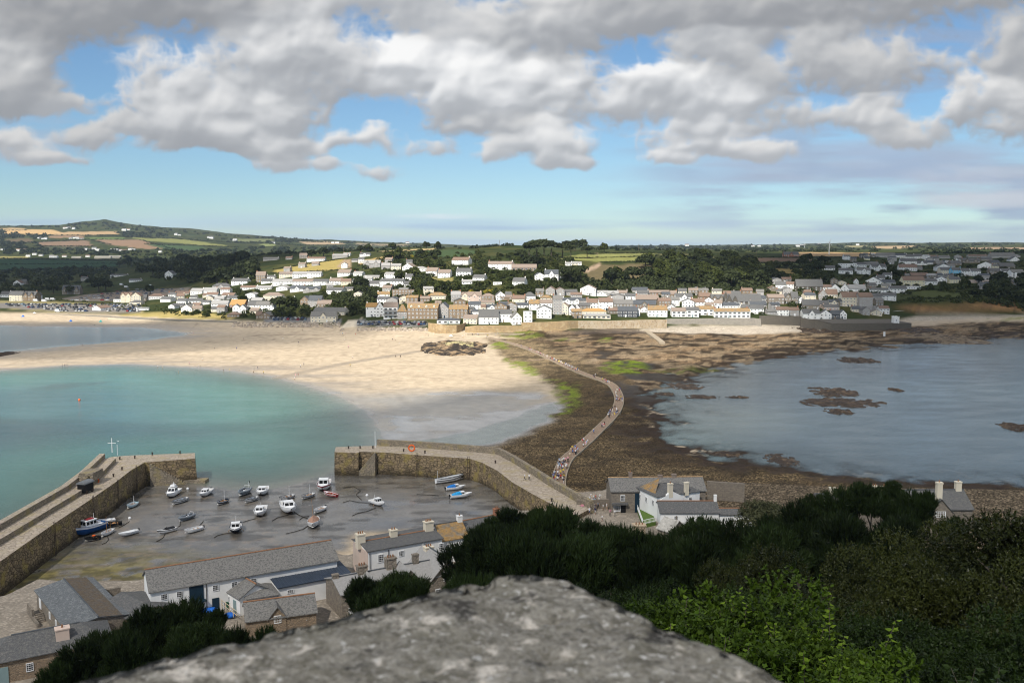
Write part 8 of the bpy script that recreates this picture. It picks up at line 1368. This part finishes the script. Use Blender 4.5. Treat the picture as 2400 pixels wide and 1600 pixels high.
for (x, y, tp) in ((640, 765, 9), (652, 765, 9), (712, 800, 3), (766, 795, 4), (790, 745, 7), (828, 860, 3), (900, 812, 9), (946, 815, 0), (838, 760, 2), (870, 755, 3), (735, 740, 3), (748, 745, 0), (762, 735, 2), (775, 720, 0), (722, 720, 3), (740, 705, 2), (758, 705, 8), (780, 700, 5), (800, 690, 0), (715, 690, 3), (730, 675, 10), (750, 680, 0), (770, 672, 6), (805, 668, 0), (725, 655, 2), (690, 735, 0), (705, 730, 5), (755, 770, 0), (770, 755, 4), (690, 720, 8)):
    q = gz_at(*c7(x, y)); person((q.x, q.y, q.z + .02), 'in the quay courtyard crowd', 'people on the quay', top=tp)
for (x, y, tp, bt, pl) in ((117, 490, 3, 0, 'strolling on the eastern pier deck'), (158, 490, 0, 3, 'strolling on the eastern pier deck')): q = G(*c7(x, y), DZ); person((q.x, q.y, DZ + .01), pl, 'people on the eastern pier', top=tp, bot=bt)
c1 = lambda x, y: (x / 3.92, 500 + y / 3.92); c2 = lambda x, y: (600 + x / 3.92, 500 + y / 3.92)
for (x, y) in ((572, 1410), (597, 1412), (617, 1412), (1450, 1422), (1492, 1428), (1618, 1476), (1640, 1472), (1740, 1392), (1793, 1420), (1825, 1420), (1840, 1422), (1862, 1356), (1972, 1245), (2175, 1250), (2055, 1448), (2112, 1455), (2334, 1445), (2330, 1475), (755, 1220), (763, 1222), (1762, 1105), (1778, 1112), (1903, 1075), (2237, 1160), (870, 1035), (948, 1040), (1000, 980), (985, 980)): on_ground(*c1(x, y), 'on western sand', 'people scattered on the beach', ordn=True)
for (x, y) in ((17, 1430), (70, 1478), (248, 1160), (390, 1200), (408, 1415), (440, 1400), (365, 1500), (388, 1498), (355, 1530), (848, 1238), (888, 1335), (865, 1408), (815, 1175), (826, 1145), (773, 1110), (795, 1112), (820, 1112), (916, 1122), (1138, 1218), (1255, 1168), (1283, 1172), (1315, 1205), (1283, 1325), (1328, 1325), (598, 1075), (425, 1085), (1582, 1130), (1562, 1115), (1635, 1115)): on_ground(*c2(x, y), 'on central sand', 'people scattered on the beach', ordn=True)
for k in range(22): on_ground(*c2(random.uniform(1790, 2250), random.uniform(1110, 1150)), 'gathered behind the rock outcrop', 'people gathered behind the outcrop')
byp = {}
for o, pl, od in PEOPLE:
    if od: byp.setdefault(o['label'], []).append(o)
for lab, v in byp.items():
    if len(v) > 1:
        v.sort(key=lambda o: proj(o.location)[0])
        for i, o in enumerate(v): o['label'] = lab + f', {ORD[i]} such from left'

# ------------------------------------------------------------------ cars, coach, vans
def car_mesh(L_=4.2, Wd=1.75, hb=.82, ht=1.48, van=False):
    m = MB(); h = Wd / 2; prof = [(-L_ / 2, .35), (-L_ / 2 + .04, hb * .9), (-L_ / 2 + .5, hb), (L_ / 2 - 1.0, hb), (L_ / 2 - .12, hb * .82), (L_ / 2, .4), (L_ / 2 - .05, .25), (-L_ / 2 + .05, .25)]
    m.loft([[(x, y, z) for x, z in prof] for y in (-h, h)]); a, b_, c, d = (-L_ / 2 + .15, -L_ / 2 + .75, L_ * .10, L_ / 2 - 1.05) if not van else (-L_ / 2 + .02, -L_ / 2 + .05, L_ * .28, L_ / 2 - .7); k = h * .82
    m.add([(a, -h * .97, hb), (d, -h * .97, hb), (d, h * .97, hb), (a, h * .97, hb), (b_, -k, ht - .05), (c, -k, ht - .05), (c, k, ht - .05), (b_, k, ht - .05)], [(0, 1, 5, 4), (1, 2, 6, 5), (2, 3, 7, 6), (3, 0, 4, 7)], 1 if not van else 0)
    if van: m.add([(d + .01, -h * .9, hb + .05), (d + .01, h * .9, hb + .05), (c + .06, k * .95, ht - .12), (c + .06, -k * .95, ht - .12)], [(0, 1, 2, 3)], 1)
    m.box(((b_ + c) / 2, 0, ht - .02), (c - b_ + .06, k * 2 + .03, .07), 0, 0)
    for x in (-L_ / 2 + .75, L_ / 2 - .78):
        for s in (-1, 1): m.tube([(x, s * (h - .16), .31), (x, s * (h + .015), .31)], .31, 8, 2)
    m.box((L_ / 2 - .03, -h * .68, .62), (.1, .34, .14), 0, 3); m.box((L_ / 2 - .03, h * .68, .62), (.1, .34, .14), 0, 3)
    return m
PAINT = {'white': (.72, .72, .71), 'silver': (.42, .43, .44), 'grey': (.16, .165, .17), 'black': (.012, .012, .014), 'blue': (.03, .07, .18), 'red': (.35, .02, .02), 'pale blue': (.25, .36, .46)}
PM_ = {k: pm('paint_' + k.replace(' ', '_'), c, .25, .04, 1, spec=.6) for k, c in PAINT.items()}; TYRE = pm('tyre', (.012, .012, .012), .9, .1); LAMP = pm('headlamp', (.6, .6, .58), .2, .05)
CARM = [car_mesh().mesh('parked_car', [PM_['white'], GLASS, TYRE, LAMP]), car_mesh(3.8, 1.68, .85, 1.52).mesh('parked_car', [PM_['white'], GLASS, TYRE, LAMP]), car_mesh(4.6, 1.85, .98, 1.72).mesh('parked_car', [PM_['white'], GLASS, TYRE, LAMP])]; VANM = car_mesh(5.6, 2.0, 1.15, 2.6, True).mesh('camper_van', [PM_['white'], GLASS, TYRE, LAMP])
def car(px, py, rz, place, group, col=None, van=False):
    q = hit(px, py, 620); c = col or random.choice(['white'] * 4 + ['silver'] * 5 + ['grey'] * 4 + ['black'] * 5 + ['blue'] * 4 + ['red'] * 1 + ['pale blue'] * 2); o = put('camper_van' if van else 'parked_car', VANM if van else random.choice(CARM), None, (q.x, q.y, q.z + .02), (0, 0, rz)); o.material_slots[0].link = 'OBJECT'; o.material_slots[0].material = PM_[c]; return tag(o, f"{c} {'camper van' if van else 'car'} {place}", 'van' if van else 'car', group)
NC = [0]
for r_i, py in enumerate((713.5, 717, 721, 725, 729)):
    px = 2 + (0, 20, 60, 105, 140)[r_i]
    while px < 330:
        if random.random() < .80 and not (205 < px < 245 and py > 719): car(px, py + px * .004, math.pi / 2 + random.uniform(-.12, .12), f'in row {("one", "two", "three", "four", "five")[r_i]} of the beach car park', 'cars in the beach car park'); NC[0] += 1
        px += random.uniform(6.5, 8.5)
for r_i, (py, xa, xb) in enumerate(((704, 160, 275), (699, 190, 335), (694, 210, 345), (689, 240, 350), (684, 275, 440), (679, 300, 440))):
    px = xa
    while px < xb:
        if random.random() < .72: car(px, py, random.choice((0, math.pi)) + random.uniform(-.15, .15), f'in row {("one", "two", "three", "four", "five", "six")[r_i]} of the upper car park', 'cars in the upper car park'); NC[0] += 1
        px += random.uniform(9, 13)
for (x0, x1, py, n) in ((630, 718, 747, 13), (640, 720, 750, 10), (838, 1000, 757, 20), (838, 1000, 761, 21)):
    for k in range(n):
        px = x0 + (x1 - x0) * (k + random.uniform(.2, .8)) / n; c = 'red' if (919 < px < 932) or (936 < px < 942) else None
        car(px, py, math.pi / 2 + random.uniform(-.2, .2), 'in the seafront car park, ' + (('front row' if py in (750, 761) else 'back row') + (' by the cream hall' if x0 < 800 else ' below the stone hotel')), 'cars on the seafront', c); NC[0] += 1
for i, (px, py, c) in enumerate(((84, 706, 'white'), (104, 707, 'white'), (112, 703, 'white'), (124, 703, 'white'), (136, 731, 'white'), (285, 668, 'white'), (352, 671, 'white'), (296, 674, 'white'))): car(px, py, random.uniform(-.2, .2), ('beside the twin-gabled stone house', 'at the road bend, lower of a pair', 'at the road bend, upper of a pair', 'last in the roadside row', 'at the seaward edge of the beach car park', 'in the clearing by the wood', 'alone against the wood', 'below the clearing')[i], 'camper vans', c, True)
q = hit(335, 728, 620); s_ = q.y / F; co_ = thing('coach', 'long white coach with black windows parked on the seafront lawn edge', 'coach', (q.x, q.y, q.z), 0); Lc = 29 * s_; MB().box((0, 0, 1.75), (Lc, 2.5, 2.7)).build('body', PM_['white'], co_); MB().box((.3, 0, 2.25), (Lc * .93, 2.54, .95)).build('window_band', GLASS, co_)
for x in (-Lc * .36, Lc * .3):
    for y in (-1.1, 1.1): MB().tube([(x, y - .15, .5), (x, y + .17, .5)], .5, 10).build('wheel', TYRE, co_)
for (px, py, c, lab) in ((81, 737, GEL, 'white and navy beach parasol below the dunes'), (166, 753, BLUET, 'small blue beach tent on the western sand'), (236, 754, pm('teal_canvas', (.02, .35, .36), .7, .1), 'teal beach tent on the western sand'), (54, 742, BLUET, 'blue windbreak on the left of the beach'), (1057, 792, GEL, 'pale beach trailer behind the rock outcrop')):
    q = hit(px, py, 620); m = MB(); m.add([(1.6 * math.cos(a), 1.6 * math.sin(a), .0 if c is not GEL else 1.4) for a in np.linspace(0, 6.283, 8, False)] + [(0, 0, 1.7 if c is not GEL else 2.3)], [(k, (k + 1) % 8, 8) for k in range(8)]); m.tube([(0, 0, -.2), (0, 0, 1.9)], .05, 5); tag(m.build('beach_tent', c, loc=q), lab, 'tent')

def ordinals(pref, limit=16):
    by = {}
    for o in COL.objects:
        if o.name.split('.')[0] in pref: by.setdefault(o['label'], []).append(o)
    for lab, v in by.items():
        if len(v) > 1 and len(lab.split()) + 3 <= limit:
            v.sort(key=lambda o: proj(o.location)[0])
            for i, o in enumerate(v): o['label'] = lab + f', {ORD[i]} from left'
ordinals(('parked_car', 'camper_van', 'person'))
# ------------------------------------------------------------------ air
hz = bpy.data.meshes.new('haze'); x_, y0_, y1_, z0_, z1_ = 9500, -60, 14300, -4.5, 300
hz.from_pydata([(-x_ * 1.7, y0_, z0_), (x_ * 1.7, y0_, z0_), (x_ * 1.7, y1_, z0_), (-x_ * 1.7, y1_, z0_), (-x_ * 1.7, y0_, z1_), (x_ * 1.7, y0_, z1_), (x_ * 1.7, y1_, z1_), (-x_ * 1.7, y1_, z1_)], [], [(3, 2, 1, 0), (4, 5, 6, 7), (0, 1, 5, 4), (1, 2, 6, 5), (2, 3, 7, 6), (3, 0, 4, 7)])
ho_ = bpy.data.objects.new('haze', hz); COL.objects.link(ho_); ho_['kind'] = 'stuff'; hm = bpy.data.materials.new('haze'); hm.use_nodes = True; N = hm.node_tree.nodes; N.remove(N['Principled BSDF']); pv = N.new('ShaderNodeVolumePrincipled'); pv.inputs['Color'].default_value = (.72, .84, 1.0, 1); pv.inputs['Density'].default_value = 4.5e-5; pv.inputs['Anisotropy'].default_value = .2; hm.node_tree.links.new(pv.outputs[0], N['Material Output'].inputs['Volume']); hz.materials.append(hm)
